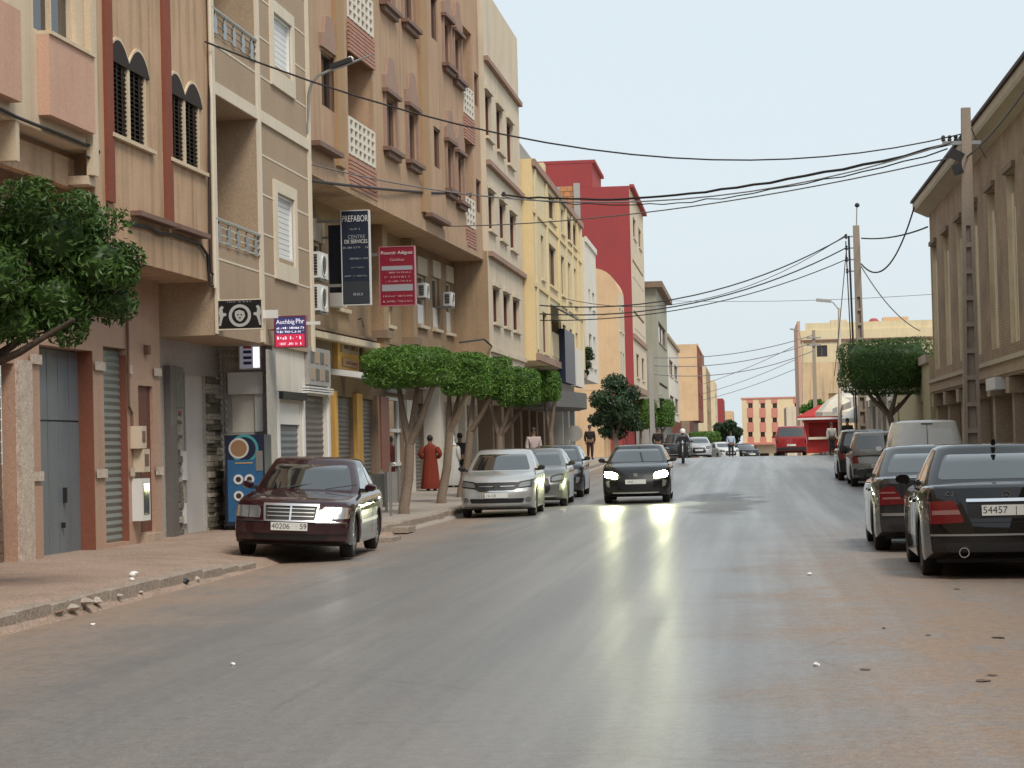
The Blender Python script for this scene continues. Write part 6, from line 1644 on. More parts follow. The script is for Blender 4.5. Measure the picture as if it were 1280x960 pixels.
W203 = dict(W204); W203.update(key='w203', L=4.53, W=1.73, H=1.43, extra=lambda t, S, bb, cb, pm: None, spokes=7, mirror_m=None,
    bits=[('tail_lamp', 'r', rpoly([(.44, .66), (.82, .64), (.84, .82), (.66, .90), (.60, .90)], .03), TAIL, .010, True), ('lamp_bar', 'r', rpoly([(.50, .725), (.80, .72), (.80, .745), (.52, .75)], .01), TAILL, .014, True), ('lamp_bar', 'r', rpoly([(.56, .80), (.78, .80), (.76, .82), (.58, .82)], .01), TAILL, .014, True),
          ('plate_recess', 'r', rpoly([(-.40, .66), (.40, .66), (.42, .82), (-.42, .82)], .03), GRIL, .003, False), ('bumper_trim', 'r', rpoly([(-.80, .50), (.80, .50), (.80, .535), (-.80, .535)], .008), STEELG, .02, False), ('boot_seam', 'r', [(-.44, .625), (.44, .625), (.44, .633), (-.44, .633)], SEAMM, .003, False),
          ('bumper_apron', 'r', rpoly([(-.62, .30), (.62, .30), (.68, .38), (-.68, .38)], .03), BLACKP, .006, False)])
DGREY = paint('dark_grey_paint', (.022, .024, .026), .3, .4, .05, .15, 1.0, .1); W203['mirror_m'] = DGREY
# ---- silver saloon with wide dark grille
def x_dacia(t, S, bb, cb, pm):
    y = front_y(bb, 0, .70) - .02; M = Matrix.Translation((0, y, .70)) @ Matrix.Rotation(R(90), 4, 'X')
    m = MB(); m.prism([(-.07, .75), (.07, .75), (.075, .70), (.03, .655), (-.03, .655), (-.075, .70)], y - .02, y); m.build('emblem', CHROME, t)
    link_mesh('grille_bar', patch_mesh(bb, [(.08, .695), (.40, .70), (.40, .712), (.08, .71)], 'f', .018, .01, .1), CHROME, t); link_mesh('grille_bar', patch_mesh(bb, [(-.40, .70), (-.08, .695), (-.08, .71), (-.40, .712)], 'f', .018, .01, .1), STEELG, t)
DACIA = dict(key='dacia', L=4.35, W=1.73, H=1.52, wb=2.63, fo=.82, rw=.305, tw=.19, spokes=8, wstyle='cap',
    top=[(0, .58), (.04, .66), (.10, .78), (.2, .86), (.45, .92), (1.1, 1.0), (1.4, 1.01), (3.6, 1.04), (4.0, 1.06), (4.25, 1.04), (4.35, .7)],
    plan=[(0, .86), (.1, .92), (.4, .975), (.9, 1), (3.6, 1), (4.35, .9)], bow_f=.34, rake_f=.20,
    cab=(1.12, 3.95, 2.0, 3.25, 1.0, 1.03), bpillar=2.45, cpillar=.38, trim=None, mirror_m=None, plates={'f': (0, .50, 0)},
    bits=[('headlamp_bezel', 'f', rpoly([(.44, .64), (.83, .68), (.83, .85), (.48, .80)], .04), GRIL, .006, True), ('headlamp', 'f', rpoly([(.48, .67), (.80, .71), (.80, .82), (.52, .775)], .04), LENS, .012, True),
          ('grille', 'f', rpoly([(-.5, .68), (-.38, .61), (.38, .61), (.5, .68), (.5, .79), (-.5, .79)], .03), GRIL, .008, False),
          ('chrome_brow', 'f', rpoly([(-.5, .645), (-.37, .585), (.37, .585), (.5, .645), (.5, .66), (.36, .607), (-.36, .607), (-.5, .66)], .008), CHROME, .014, False),
          ('air_intake', 'f', rpoly([(-.58, .33), (.58, .33), (.62, .43), (-.62, .43)], .03), GRIL, .008, False),
          ('fog_lamp', 'f', [(.70 + .065 * math.cos(a), .40 + .06 * math.sin(a)) for a in (2 * math.pi * k / 14 for k in range(14))], LENS, .014, True),
          ('lower_trim', 'f', rpoly([(-.72, .275), (.72, .275), (.76, .30), (-.76, .30)], .01), STEELG, .012, False)], extra=x_dacia)
SILVER = paint('silver_paint', (.50, .51, .51), .55, .3, .10); DACIA['mirror_m'] = BLACKP
# ---- small dark hatchback with lit headlamps
HEAD = simple('headlamp_lit', (.9, .9, .85), .2, emit=(.97, 1.0, .55), estr=190.0)
def x_hatch(t, S, bb, cb, pm):
    y = front_y(bb, 0, .72) - .015; m = MB(); m.prism([(-.05, .77), (.05, .77), (.055, .71), (0, .66), (-.055, .71)], y - .015, y); m.build('emblem', STEELG, t)
HATCH = dict(key='hatch', L=3.97, W=1.74, H=1.47, wb=2.54, fo=.80, rw=.305, tw=.195, spokes=5,
    top=[(0, .58), (.04, .70), (.10, .82), (.25, .90), (.6, .96), (1.0, 1.0), (1.3, 1.01), (3.2, 1.05), (3.7, 1.06), (3.9, 1.0), (3.97, .7)],
    plan=[(0, .86), (.1, .92), (.4, .98), (.9, 1), (3.3, 1), (3.97, .92)], bow_f=.38, rake_f=.22,
    cab=(1.02, 3.88, 1.82, 3.55, 1.0, 1.05), bpillar=2.25, cpillar=.40, trim=None, mirror_m=BLACKP, plates={'f': (0, .56, 0)},
    bits=[('grille', 'f', rpoly([(-.40, .36), (.40, .36), (.46, .50), (.40, .74), (-.40, .74), (-.46, .50)], .04), GRIL, .008, False),
          ('daytime_lamp', 'f', rpoly([(.66, .42), (.74, .44), (.78, .58), (.68, .60)], .02), STEELG, .010, True),
          ('lower_trim', 'f', rpoly([(-.58, .265), (.58, .265), (.6, .295), (-.6, .295)], .01), CHROME, .02, False)], extra=x_hatch)
HATCH_ON = dict(HATCH); HATCH_ON['bits'] = HATCH['bits'] + [('headlamp', 'f', rpoly([(.46, .63), (.80, .68), (.81, .80), (.70, .83), (.47, .77)], .05), HEAD, .012, True)]
HATCH_OFF = dict(HATCH); HATCH_OFF['bits'] = HATCH['bits'] + [('headlamp_bezel', 'f', rpoly([(.44, .62), (.82, .66), (.83, .82), (.70, .85), (.45, .79)], .05), GRIL, .006, True), ('headlamp', 'f', rpoly([(.48, .66), (.79, .70), (.80, .79), (.69, .81), (.49, .76)], .05), LENS, .012, True)]
HATCH_R = dict(HATCH); HATCH_R.update(key='hatch_r', H=1.62, top=HATCH['top'], cab=(1.02, 3.9, 1.7, 3.68, 1.0, 1.05), roof_w=.76, plates={'r': (0, .62, 0)}, extra=lambda *a: None, wstyle='cap',
    bits=[('tail_lamp', 'r', rpoly([(.62, .70), (.80, .70), (.80, 1.0), (.66, 1.0)], .03), TAIL, .012, True), ('bumper', 'r', rpoly([(-.78, .36), (.78, .36), (.78, .54), (-.78, .54)], .03), BLACKP, .03, False)])
VAN = dict(key='van', L=4.4, W=1.84, H=1.86, wb=2.73, fo=.85, rw=.31, tw=.19, spokes=7, wstyle='cap',
    top=[(0, .6), (.05, .74), (.15, .86), (.4, .95), (1.0, 1.05), (1.3, 1.06), (4.3, 1.06), (4.4, 1.0)], plan=[(0, .88), (.1, .93), (.4, .98), (.9, 1), (4.2, 1), (4.4, .97)], bow_r=.08, rake_r=.02,
    cab=(1.05, 4.36, 1.85, 4.18, 1.06, 1.06), cab_w=.97, roof_w=.80, bow_c=.07, bpillar=2.3, cpillar=1.3, trim=None, mirror_m=WHITEP, plates={'r': (0, .62, 0)}, rear_glass=False,
    bits=[('tail_lamp', 'r', rpoly([(.78, .75), (.88, .75), (.88, 1.0), (.8, 1.0)], .02), TAIL, .012, True),
          ('bumper', 'r', rpoly([(-.86, .34), (.86, .34), (.86, .5), (-.86, .5)], .03), BLACKP, .03, False),
          ('door_panel', 'r', rpoly([(-.66, 1.20), (-.05, 1.20), (-.05, 1.66), (-.60, 1.66)], .06), WHITEP, .006, False, 'cabin'), ('door_panel', 'r', rpoly([(.05, 1.20), (.66, 1.20), (.60, 1.66), (.05, 1.66)], .06), WHITEP, .006, False, 'cabin'),
          ('door_gap', 'r', [(-.008, .5), (.008, .5), (.008, 1.04), (-.008, 1.04)], SEAMM, .004, False), ('door_gap', 'r', [(-.008, 1.1), (.008, 1.1), (.008, 1.76), (-.008, 1.76)], SEAMM, .004, False, 'cabin'),
          ('brake_light', 'r', rpoly([(-.14, 1.765), (.14, 1.765), (.14, 1.79), (-.14, 1.79)], .008), SEAMM, .012, False, 'cabin')])
WHITEC = paint('white_paint', (.72, .70, .65), 0, .35, .25)
GREYV = paint('dusty_grey_paint', (.24, .23, .21), .3, .4, .4)
SUV = dict(HATCH_OFF); SUV.update(key='suv', H=1.66, L=4.3, W=1.8, rw=.35, cab=(1.1, 4.1, 1.75, 3.85, 1.05, 1.1), roof_w=.74)
SUV['top'] = [(a * 1.08, b_ + .06) for a, b_ in HATCH['top']]; SUV['plates'] = {}; SUV['extra'] = lambda *a: None
NAVYC = paint('blue_black_paint', (.02, .024, .03), .4, .25, .12); REDC = paint('red_paint', (.30, .012, .015), .15, .3, .12); WHITE2 = paint('white_car_paint', (.62, .63, .63), 0, .3, .12)
LG, RG, FG = 'cars parked along the shop side', 'cars parked along the brick hall side', 'cars beyond the crest of the street'
def ang(px, Y): return at_y(px, 560, Y).x
make_car('parked_saloon', 'dark burgundy saloon with upright chrome grille parked on the pavement edge', at_y(352, 650, 31.2).x, 33.4, R(2.5), W202, MAROONC, LG, z=.03, roll=R(3.0), plate_text=('40206', '·', '59'))
make_car('parked_saloon', 'black saloon with red tail lamps and chrome boot strip nearest the viewer', at_y(1262, 620, 24.3).x, 26.6, math.pi + R(-.8), W204, BLACKC, RG, plate_text=('54457', '|', '2'))
make_car('parked_saloon', 'dark grey saloon parked just ahead of the black saloon', 2.55, 32.6, math.pi + R(-.8), W203, DGREY, RG)
make_car('parked_saloon', 'silver saloon with wide dark grille and fog lamps under the clipped trees', -5.68, 52.0, R(1.5), DACIA, SILVER, LG)
make_car('parked_hatchback', 'grey hatchback parked second in line behind the silver saloon', -5.45, 58.0, R(1.0), HATCH_OFF, paint('mid_grey_paint', (.16, .17, .17), .5, .3, .15), LG)
make_car('parked_hatchback', 'blue black hatchback parked third in line behind the silver saloon', -5.5, 64.4, R(.5), HATCH_OFF, NAVYC, LG)
make_car('moving_hatchback', 'dark hatchback driving towards the viewer with both headlamps lit', -2.86, 58.6, R(.4), HATCH_ON, paint('dark_slate_paint', (.008, .010, .011), .2, .4, .03, .12, 1.0, .1), 'cars driving on the street')
make_car('parked_van', 'dusty white panel van with twin rear doors before the brick hall', 4.42, 58.3, math.pi, VAN, WHITEC, RG, 'van', z=g(58) + .06)
make_car('parked_hatchback', 'dusty grey estate parked ahead of the white van', 3.85, 68.5, math.pi, HATCH_R, GREYV, RG)
make_car('parked_hatchback', 'dark dusty estate farthest of the cars before the brick hall', 3.7, 74.2, math.pi, HATCH_R, NAVYC, RG)
make_car('red_minivan', 'red minivan stopped near the red kiosk', 2.55, 135, math.pi, dict(VAN, key='van_red', H=1.75, rear_glass=True, bits=[VAN['bits'][0], VAN['bits'][1]], mirror_m=REDC), REDC, FG, 'van')
make_car('distant_suv', 'dark four by four facing the viewer behind the scooter rider', at_y(846, 560, 146).x, 148, 0, SUV, NAVYC, FG)
make_car('distant_hatchback', 'silver hatchback facing the viewer just right of the scooter rider', at_y(872, 560, 150).x, 152, R(3), HATCH_OFF, SILVER, FG)
make_car('distant_hatchback', 'white hatchback half hidden past the crest', at_y(903, 560, 175).x, 177, R(20), HATCH_OFF, WHITE2, FG)
make_car('distant_saloon', 'black car sunk behind the crest near the pink block', at_y(929, 560, 183).x, 185, R(22), HATCH_OFF, BLACKC, FG)

# ================================================================== trees
BARK = worn('pale_bark', (.25, .19, .145), (.15, .115, .085), .9, big=3, streak=.4, amt=.5, fine=.2, bump=.6, bscale=18)
LEAFA = leafmat('ficus_leaves', (.042, .105, .016), (.16, .30, .05))
LEAFN = leafmat('ficus_leaves_deep', (.024, .060, .012), (.082, .16, .030))
BARKD = worn('dark_bark', (.085, .065, .05), (.05, .04, .03), .9, big=3, fine=.2, bump=.6, bscale=18)
LEAFB = leafmat('ficus_leaves_bright', (.05, .12, .018), (.13, .24, .045))
LEAFC = leafmat('dark_leaves', (.015, .036, .014), (.042, .078, .028))
def leaf_cloud(n, sampler, size, seed, up=.35):
    r_ = random.Random(seed); m = MB()
    for _ in range(n):
        p, nr = sampler(r_)
        d = Vector((r_.gauss(0, 1), r_.gauss(0, 1), r_.gauss(0, 1))); nrm = (nr * 1.0 + d * .75 + Vector((0, 0, up))).normalized()
        a = nrm.orthogonal().normalized(); a = (Matrix.Rotation(r_.uniform(0, 6.28), 3, nrm) @ a); b = nrm.cross(a)
        L = size * r_.uniform(.65, 1.3); w = L * .36
        o = len(m.v)
        m.v += [tuple(p - a * L * .5), tuple(p + b * w * .5 + nrm * L * .05), tuple(p + a * L * .5 - nrm * L * .08), tuple(p - b * w * .5 + nrm * L * .05)]
        m.f += [[o, o + 1, o + 2], [o, o + 2, o + 3]]
    return m
def box_sampler(cx, cy, cz, hx, hy, hz, power=4.0, lump=.10, seed=0, shell=.25):
    """rounded clipped block with a slightly lumpy skin"""
    rr = random.Random(seed); ph = [rr.uniform(0, 6.28) for _ in range(9)]
    def f(r_):
        d = Vector((r_.gauss(0, 1), r_.gauss(0, 1), r_.gauss(0, 1))).normalized()
        k = (abs(d.x) ** power + abs(d.y) ** power + abs(d.z) ** power) ** (-1 / power)
        q = d * k
        lm = 1 + lump * (math.sin(q.x * 5 + ph[0]) * math.sin(q.y * 4 + ph[1]) + math.sin(q.z * 6 + ph[2] + q.x * 3) * .7 + math.sin(q.x * 11 + q.y * 9 + ph[3]) * .4) 
        s = (1 - shell * r_.random() ** 1.6) * lm
        if r_.random() < .03: s *= r_.uniform(1.02, 1.10)
        p = Vector((cx + q.x * hx * s, cy + q.y * hy * s, cz + q.z * hz * s))
        nr = Vector((abs(q.x) ** 3 * (1 if q.x > 0 else -1) / hx, abs(q.y) ** 3 * (1 if q.y > 0 else -1) / hy, abs(q.z) ** 3 * (1 if q.z > 0 else -1) / hz)).normalized()
        return p, nr
    return f
def clump_sampler(clumps, shell=.6):
    wts = [c[3] ** 2 for c in clumps]
    def f(r_):
        c = r_.choices(clumps, wts)[0]; d = Vector((r_.gauss(0, 1), r_.gauss(0, 1), r_.gauss(0, 1))).normalized()
        s = c[3] * (1 - shell * r_.random() ** 1.8) * (1 if r_.random() > .05 else r_.uniform(1, 1.2))
        return Vector((c[0] + d.x * s, c[1] + d.y * s, c[2] + d.z * s * .8)), d
    return f
def core_mesh(cx, cy, cz, hx, hy, hz, power=4.0, sc=.8):
    m = MB(); rings = []
    for i in range(1, 8):
        th = math.pi * i / 8; ring = []
        for k in range(14):
            t = 2 * math.pi * k / 14; d = Vector((math.sin(th) * math.cos(t), math.sin(th) * math.sin(t), math.cos(th)))
            q = d * (abs(d.x) ** power + abs(d.y) ** power + abs(d.z) ** power) ** (-1 / power) * sc
            ring.append((cx + q.x * hx, cy + q.y * hy, cz + q.z * hz))
        rings.append(ring)
    m.loft(rings, True, True); return m
def clipped_tree(label, X, Y, z0, crown, limbs, n, size, mat=LEAFA, group='clipped street trees', seed=1, trunk_r=.085, power=4.0):
    """crown (x0,x1,z0,z1,depth) in metres relative to the base; limbs lists of points with radii"""
    t = empty('street_tree', (X, Y, z0), 0, label, 'tree', group)
    m = MB(); first = limbs[0]; m.tube([p[:3] for p in first], [p[3] for p in first], 9); tr = m.build('trunk', BARK, t, 70)
    for lb in limbs[1:]:
        m = MB(); m.tube([p[:3] for p in lb], [p[3] for p in lb], 7); m.build('limb', BARK, tr, 70)
    x0, x1, a, b_, dp = crown; cx, cz = (x0 + x1) / 2, (a + b_) / 2; hx, hz = (x1 - x0) / 2, (b_ - a) / 2
    core_mesh(cx, 0, cz, hx, dp / 2, hz, power, .80).build('inner_foliage', mat, t, 180)
    o = leaf_cloud(n, box_sampler(cx, 0, cz, hx, dp / 2, hz, power, .05, seed), size, seed).build('crown', mat, t, fix=False)
    return t
def px_tree(label, Y, xc0, xc1, yc0, yc1, base, fork, tips, n, size, mat=LEAFA, depth=None, seed=1, tr=.115, grp='clipped street trees', side='L', power=5.5):
    b_ = at_y(*base, Y); z0 = pave_z(b_.x, Y) if side == 'L' else g(Y) + .13
    p0, p1 = at_y(xc0, yc1, Y), at_y(xc1, yc0, Y)
    f = at_y(*fork, Y); F = (f.x - b_.x, 0, f.z - z0)
    limbs = [[(0, 0, -.15, tr * 1.25), (0, 0, .15, tr * 1.05), (F[0] * .5 + .03, .02, F[2] * .5, tr * .95), (*F, tr * .9)]]
    for i, (x, y) in enumerate(tips):
        q = at_y(x, y, Y); Q = (q.x - b_.x, .25 * (-1) ** i, q.z - z0)
        limbs.append([(*F, tr * .8), (lerp(F[0], Q[0], .5), Q[1] * .4, lerp(F[2], Q[2], .45), tr * .65), (*Q, tr * .45)])
    w_ = p1.x - p0.x
    return clipped_tree(label, b_.x, Y, z0, (p0.x - b_.x, p1.x - b_.x, p0.z - z0, p1.z - z0, depth or w_), limbs, n, size, mat, grp, seed, power=power)
px_tree('nearest clipped street tree with forked trunk by the yellow shop', 48, 459, 563, 433, 485, (505, 642), (512, 556), [(496, 482), (543, 484), (520, 480)], 9000, .085, seed=3)
px_tree('second clipped street tree with leaning trunk before the white robed walker', 55.5, 553, 612, 441, 494, (552, 631), (562, 540), [(560, 490), (585, 490), (575, 485)], 6500, .09, seed=4)
px_tree('third clipped street tree close behind the second', 60, 592, 640, 446, 500, (577, 626), (588, 540), [(590, 495), (615, 495)], 5000, .095, seed=5)
px_tree('fourth clipped street tree above the silver saloon', 66.5, 622, 674, 459, 508, (622, 600), (624, 545), [(612, 505), (640, 505), (655, 505)], 5000, .1, seed=6)
px_tree('fifth small clipped street tree before the yellow house', 84, 668, 700, 463, 502, (689, 590), (688, 540), [(680, 500), (694, 500)], 3500, .11, seed=7)
px_tree('wide clipped tree with a leaning trunk beside the brick hall', 84.5, 1051, 1168, 423, 494, (1128, 562), (1112, 520), [(1090, 480), (1120, 490), (1140, 490), (1075, 480)], 12000, .11, LEAFN, seed=8, side='R', depth=3.0, tr=.13, power=8.0)
px_tree('bright round topped clipped tree past the big dark tree', 163, 790, 820, 499, 536, (800, 566), (801, 540), [(797, 530), (808, 530)], 2500, .2, LEAFB, seed=9)
px_tree('bright clipped tree standing right beside the round topped one', 171, 815, 843, 499, 534, (828, 566), (828, 540), [(824, 530), (834, 530)], 2500, .2, LEAFB, seed=10)
px_tree('low bright clipped hedge tree past the silver hatchback', 200, 862, 900, 539, 556, (880, 575), (880, 560), [(874, 552), (890, 552)], 2000, .22, LEAFB, seed=11)
def loose_tree(name, label, Y, base, clumps_px, rpx, n, size, mat, seed, tips=(), tr=.14, side='L', grp=None):
    b_ = at_y(*base, Y); z0 = pave_z(b_.x, Y) if side == 'L' else g(Y) + .13
    t = empty(name, (b_.x, Y, z0), 0, label, 'tree', grp)
    rr = random.Random(seed); cl = []
    for (x, y, r_) in clumps_px:
        q = at_y(x, y, Y); R_ = r_ * Y / FPX; cl.append((q.x - b_.x, rr.uniform(-.6, .6) * R_ * 1.5, q.z - z0, R_))
    cx = sum(c[0] for c in cl) / len(cl); cz = min(c[2] for c in cl)
    m = MB(); m.tube([(0, 0, -.2), (cx * .3, 0, cz * .5), (cx * .8, 0, cz)], [tr, tr * .8, tr * .6], 9); tk = m.build('trunk', BARK, t, 70)
    for c in cl[::2]: m = MB(); m.tube([(cx * .6, 0, cz * .8), (lerp(cx, c[0], .6), c[1] * .5, lerp(cz, c[2], .6)), c[:3]], [tr * .5, tr * .35, tr * .15], 6); m.build('limb', BARK, tk, 70)
    leaf_cloud(n, clump_sampler(cl), size, seed).build('crown', mat, t, fix=False)
    for c in cl: core_mesh(c[0], c[1], c[2], c[3] * .75, c[3] * .75, c[3] * .6, 2.0, .9).build('inner_foliage', mat, t, 180)
    return t
loose_tree('broadleaf_tree', 'big dark round tree overhanging the parked row before the crimson house', 119, (771, 590),
    [(752, 500, 16), (768, 480, 17), (785, 492, 16), (760, 520, 18), (782, 518, 18), (745, 525, 11), (770, 538, 15), (792, 530, 12), (757, 540, 10), (772, 505, 20)], 0, 5500, .24, LEAFC, 21, tr=.2)
loose_tree('broadleaf_tree', 'dark tree at the far left end past the low hedge tree', 240, (910, 575), [(900, 535, 9), (912, 532, 9), (921, 540, 8), (905, 545, 9), (917, 548, 8)], 0, 2500, .4, LEAFC, 22, tr=.2)
loose_tree('broadleaf_tree', 'dark green tree behind the red kiosk', 186, (1020, 560), [(1008, 512, 9), (1020, 506, 10), (1033, 510, 10), (1014, 525, 11), (1030, 526, 11), (1042, 520, 8)], 0, 3000, .32, LEAFA, 23, tr=.18, side='R')
# big near tree at the left edge
YN = 22.3
bn = at_y(-40, 700, YN); zn = pave_z(bn.x, YN)
NT = empty('street_tree', (bn.x, YN, zn), 0, 'large leafy street tree at the left edge hiding the house corner', 'tree', 'clipped street trees')
def L2(x, y, dy=0.0):
    q = at_y(x, y, YN); return Vector((q.x - bn.x, dy, q.z - zn))
f0 = L2(-45, 470)
m = MB(); m.tube([(0, 0, -.2), (.02, 0, 1.0), tuple(f0)], [.14, .11, .10], 10); tk = m.build('trunk', BARKD, NT, 70)
for (x, y, dy) in ((20, 425, 0), (60, 380, .4), (-20, 380, -.4), (-80, 390, .2), (100, 400, -.2)):
    q = L2(x, y, dy); m = MB(); m.tube([f0, f0.lerp(q, .5) + Vector((0, 0, -.05)), q], [.06, .04, .02], 7); m.build('limb', BARKD, tk, 70)
cl = []
rr = random.Random(5)
for (x, y, r_) in ((60, 300, 62), (115, 330, 48), (20, 280, 52), (90, 275, 42), (60, 370, 60), (125, 375, 36), (0, 350, 60), (20, 400, 40), (-60, 320, 80), (-90, 380, 60), (140, 320, 30), (60, 250, 30), (20, 245, 28), (105, 260, 26), (150, 345, 24), (80, 410, 30), (0, 420, 22), (-40, 260, 50)):
    q = L2(x, y); cl.append((q.x, rr.uniform(-.5, .5), q.z, r_ * YN / FPX))
leaf_cloud(15000, clump_sampler(cl, .45), .092, 31, up=.25).build('crown', LEAFN, NT, fix=False)
m = MB()
for i, c in enumerate(cl[:9]):
    core_mesh(c[0], c[1], c[2], c[3] * .8, c[3] * .8, c[3] * .66, 2.0, .9).build('inner_foliage', LEAFN, NT, 180)
for (x, y) in ((158, 262), (165, 275), (172, 345), (40, 222), (120, 245)):
    q = L2(x, y); c0 = L2(x - 30, y + 22); m = MB(); m.tube([c0, q], [.008, .003], 5); m.build('twig', BARKD, tk)
    leaf_cloud(26, clump_sampler([(lerp(q.x, c0.x, .3), 0, lerp(q.z, c0.z, .3), .11)], 1.0), .085, x).build('leaf_spray', LEAFN, NT, fix=False)
# trailing plant on the white house
pb = at_y(736, 448, 101.4); pz = B6.o.z
BP = empty('balcony_plant', (pb.x, 101.4, pb.z - .8), 0, 'trailing plant hanging beside the white house between floors', 'plant')
cl = [((at_y(x, y, 101.4).x - pb.x), 0, at_y(x, y, 101.4).z - pb.z + .8, r_ * 101.4 / FPX) for x, y, r_ in ((735, 438, 6), (738, 446, 6), (734, 456, 6), (733, 466, 4))]
leaf_cloud(900, clump_sampler(cl), .13, 44).build('leaves', LEAFC, BP, fix=False)
m = MB(); m.tube([(-.3, .1, 0), (0, 0, .6), (.05, 0, 1.2)], .02, 5); m.build('stem', BARK, BP)

# ================================================================== people
SKIN = simple('skin_brown', (.20, .105, .065), .55); HAIR = simple('hair_black', (.012, .010, .009), .6)
def skin_mesh(name, verts, edges, rad, mat, parent, root=0, sub=2):
    me = bpy.data.meshes.new(name); me.from_pydata(verts, edges, [])
    o = bpy.data.objects.new(name, me); COL.objects.link(o)
    md = o.modifiers.new('skin', 'SKIN'); md.use_smooth_shade = True
    for i, v in enumerate(me.skin_vertices[0].data):
        r_ = rad[i]; v.radius = r_ if isinstance(r_, tuple) else (r_, r_); v.use_root = (i == root)
    sb = o.modifiers.new('sub', 'SUBSURF'); sb.levels = sb.render_levels = sub
    dg = bpy.context.evaluated_depsgraph_get(); m2 = bpy.data.meshes.new_from_object(o.evaluated_get(dg))
    bpy.data.objects.remove(o); m2.materials.clear(); m2.materials.append(mat); m2.shade_smooth()
    q = bpy.data.objects.new(name, m2); COL.objects.link(q); q.parent = parent
    return q
def person(label, X, Y, z, yaw, h, shirt=None, trousers=None, robe=None, scarf=None, hands='down', seated=False, hair=HAIR, helmet=None, shoes=BLACKP):
    """figure facing -y in its own space, standing (or riding with bent knees)"""
    t = empty('person', (X, Y, z), yaw, label, 'person')
    k = h / 1.7
    V = []; E = []; Rd = []
    def add(p, r_, par=None):
        V.append(tuple(c * k for c in p)); Rd.append(r_ * k if not isinstance(r_, tuple) else tuple(q * k for q in r_))
        if par is not None: E.append((par, len(V) - 1))
        return len(V) - 1
    dz = -.38 if seated else 0
    pel = add((0, 0, .95 + dz), (.15, .11)); ab = add((0, 0, 1.1 + dz), (.135, .10), pel); ch = add((0, .0, 1.3 + dz), (.165, .11), ab)
    sh_ = add((0, .0, 1.385 + dz), (.14, .085), ch); nk = add((0, .01, 1.45 + dz), .058, sh_); hb = add((0, -.005, 1.52 + dz), .075, nk); ht = add((0, -.01, 1.62 + dz), (.078, .092), hb)
    ns = add((0, -.095, 1.575 + dz), .018, ht)
    legs = []; arms = []
    for s in (-1, 1):
        if seated: pts = [((s * .12, -.02, .56), .09), ((s * .17, -.40, .56), .07), ((s * .17, -.36, .25), .055), ((s * .17, -.33, .10), .04), ((s * .17, -.46, .06), .035)]
        else: pts = [((s * .09, 0, .85), .095), ((s * .10, -.02, .48), .068), ((s * .10, .02, .25), .055), ((s * .10, .02, .09), .042), ((s * .11, -.13, .04), .038)]
        p = pel; ids = []
        for q, r_ in pts: p = add(q, r_, p); ids.append(p)
        legs.append(ids)
        if hands == 'hips': ap = [((s * .20, 0, 1.36), .062), ((s * .34, .08, 1.14), .05), ((s * .22, -.06, 1.02), .038), ((s * .17, -.10, 1.0), .032)]
        elif hands == 'bars': ap = [((s * .20, 0, 1.36 + dz), .062), ((s * .29, -.18, 1.15 + dz), .05), ((s * .27, -.42, 1.08 + dz), .038), ((s * .27, -.48, 1.08 + dz), .032)]
        else: ap = [((s * .20, 0, 1.36), .062), ((s * .24, .03, 1.10), .05), ((s * .23, -.04, .88), .036), ((s * .23, -.05, .82), .032)]
        p = ch; ids = []
        for q, r_ in ap: p = add(q, r_, p); ids.append(p)
        arms.append(ids); w_ = ap[-1][0]
        for i in range(5):
            fy = (-.035 + .018 * i); L = (.05, .075, .08, .075, .06)[i]
            if hands == 'down': a1 = (w_[0] + (0 if i else -s * .03), w_[1] + fy, w_[2] - L * .6); a2 = (w_[0] - s * .012, w_[1] + fy, w_[2] - L)
            else: a1 = (w_[0] - s * L * .5, w_[1] + fy * .6 - .02, w_[2] + fy * .5); a2 = (w_[0] - s * L * .6, w_[1] + fy * .6 - .01, w_[2] + fy * .5 - .03)
            q = add(a1, .010, p); add(a2, .009, q)
    skin_mesh('body', V, E, Rd, SKIN, t)
    def grow(name, idx, extra, mat):
        ids = sorted(idx); mp = {v: i for i, v in enumerate(ids)}
        ee = [(mp[a], mp[b]) for a, b in E if a in mp and b in mp]
        skin_mesh(name, [V[i] for i in ids], ee, [tuple(c + extra * k for c in (Rd[i] if isinstance(Rd[i], tuple) else (Rd[i], Rd[i]))) for i in ids], mat, t)
    if shirt: grow('shirt', {pel, ab, ch, sh_} | {i for a in arms for i in a[:3]}, .022, shirt)
    if trousers: grow('trousers', {pel} | {i for l in legs for i in l[:4]}, .016, trousers)
    if robe:
        m = MB(); rings = []
        for (z_, rx, ry) in ((.06, .30, .24), (.10, .31, .25), (.45, .27, .20), (.80, .235, .175), (.98, .215, .165), (1.12, .20, .15), (1.28, .215, .155), (1.38, .19, .135), (1.44, .11, .10), (1.47, .075, .075)):
            rings.append([(rx * k * math.cos(a) * (1 + .05 * math.sin(7 * a) * (1.2 - z_)), ry * k * math.sin(a) * (1 + .06 * math.sin(9 * a + 1) * (1.2 - z_)), z_ * k) for a in (2 * math.pi * q / 28 for q in range(28))])
        m.loft(rings, True, False); m.build('robe', robe, t, 180)
        for a in arms:
            grow('sleeve', set(a[:3]), .032, robe)
    for l in legs:
        fx, fy, fz = V[l[4]]; m = MB(); m.loft([[(fx + .05 * k * math.cos(a) * sc, fy + .06 * k + .14 * k * math.sin(a) * sc, z_ * k + (fz - .04 * k)) for a in (2 * math.pi * q / 12 for q in range(12))] for z_, sc in ((0, 1), (.05, 1.02), (.09, .7))], True, True); m.build('shoe', shoes, t, 60)
    hx, hy, hz = V[ht]; Mh = Matrix.Translation((hx, hy + .012 * k, hz + .005 * k))
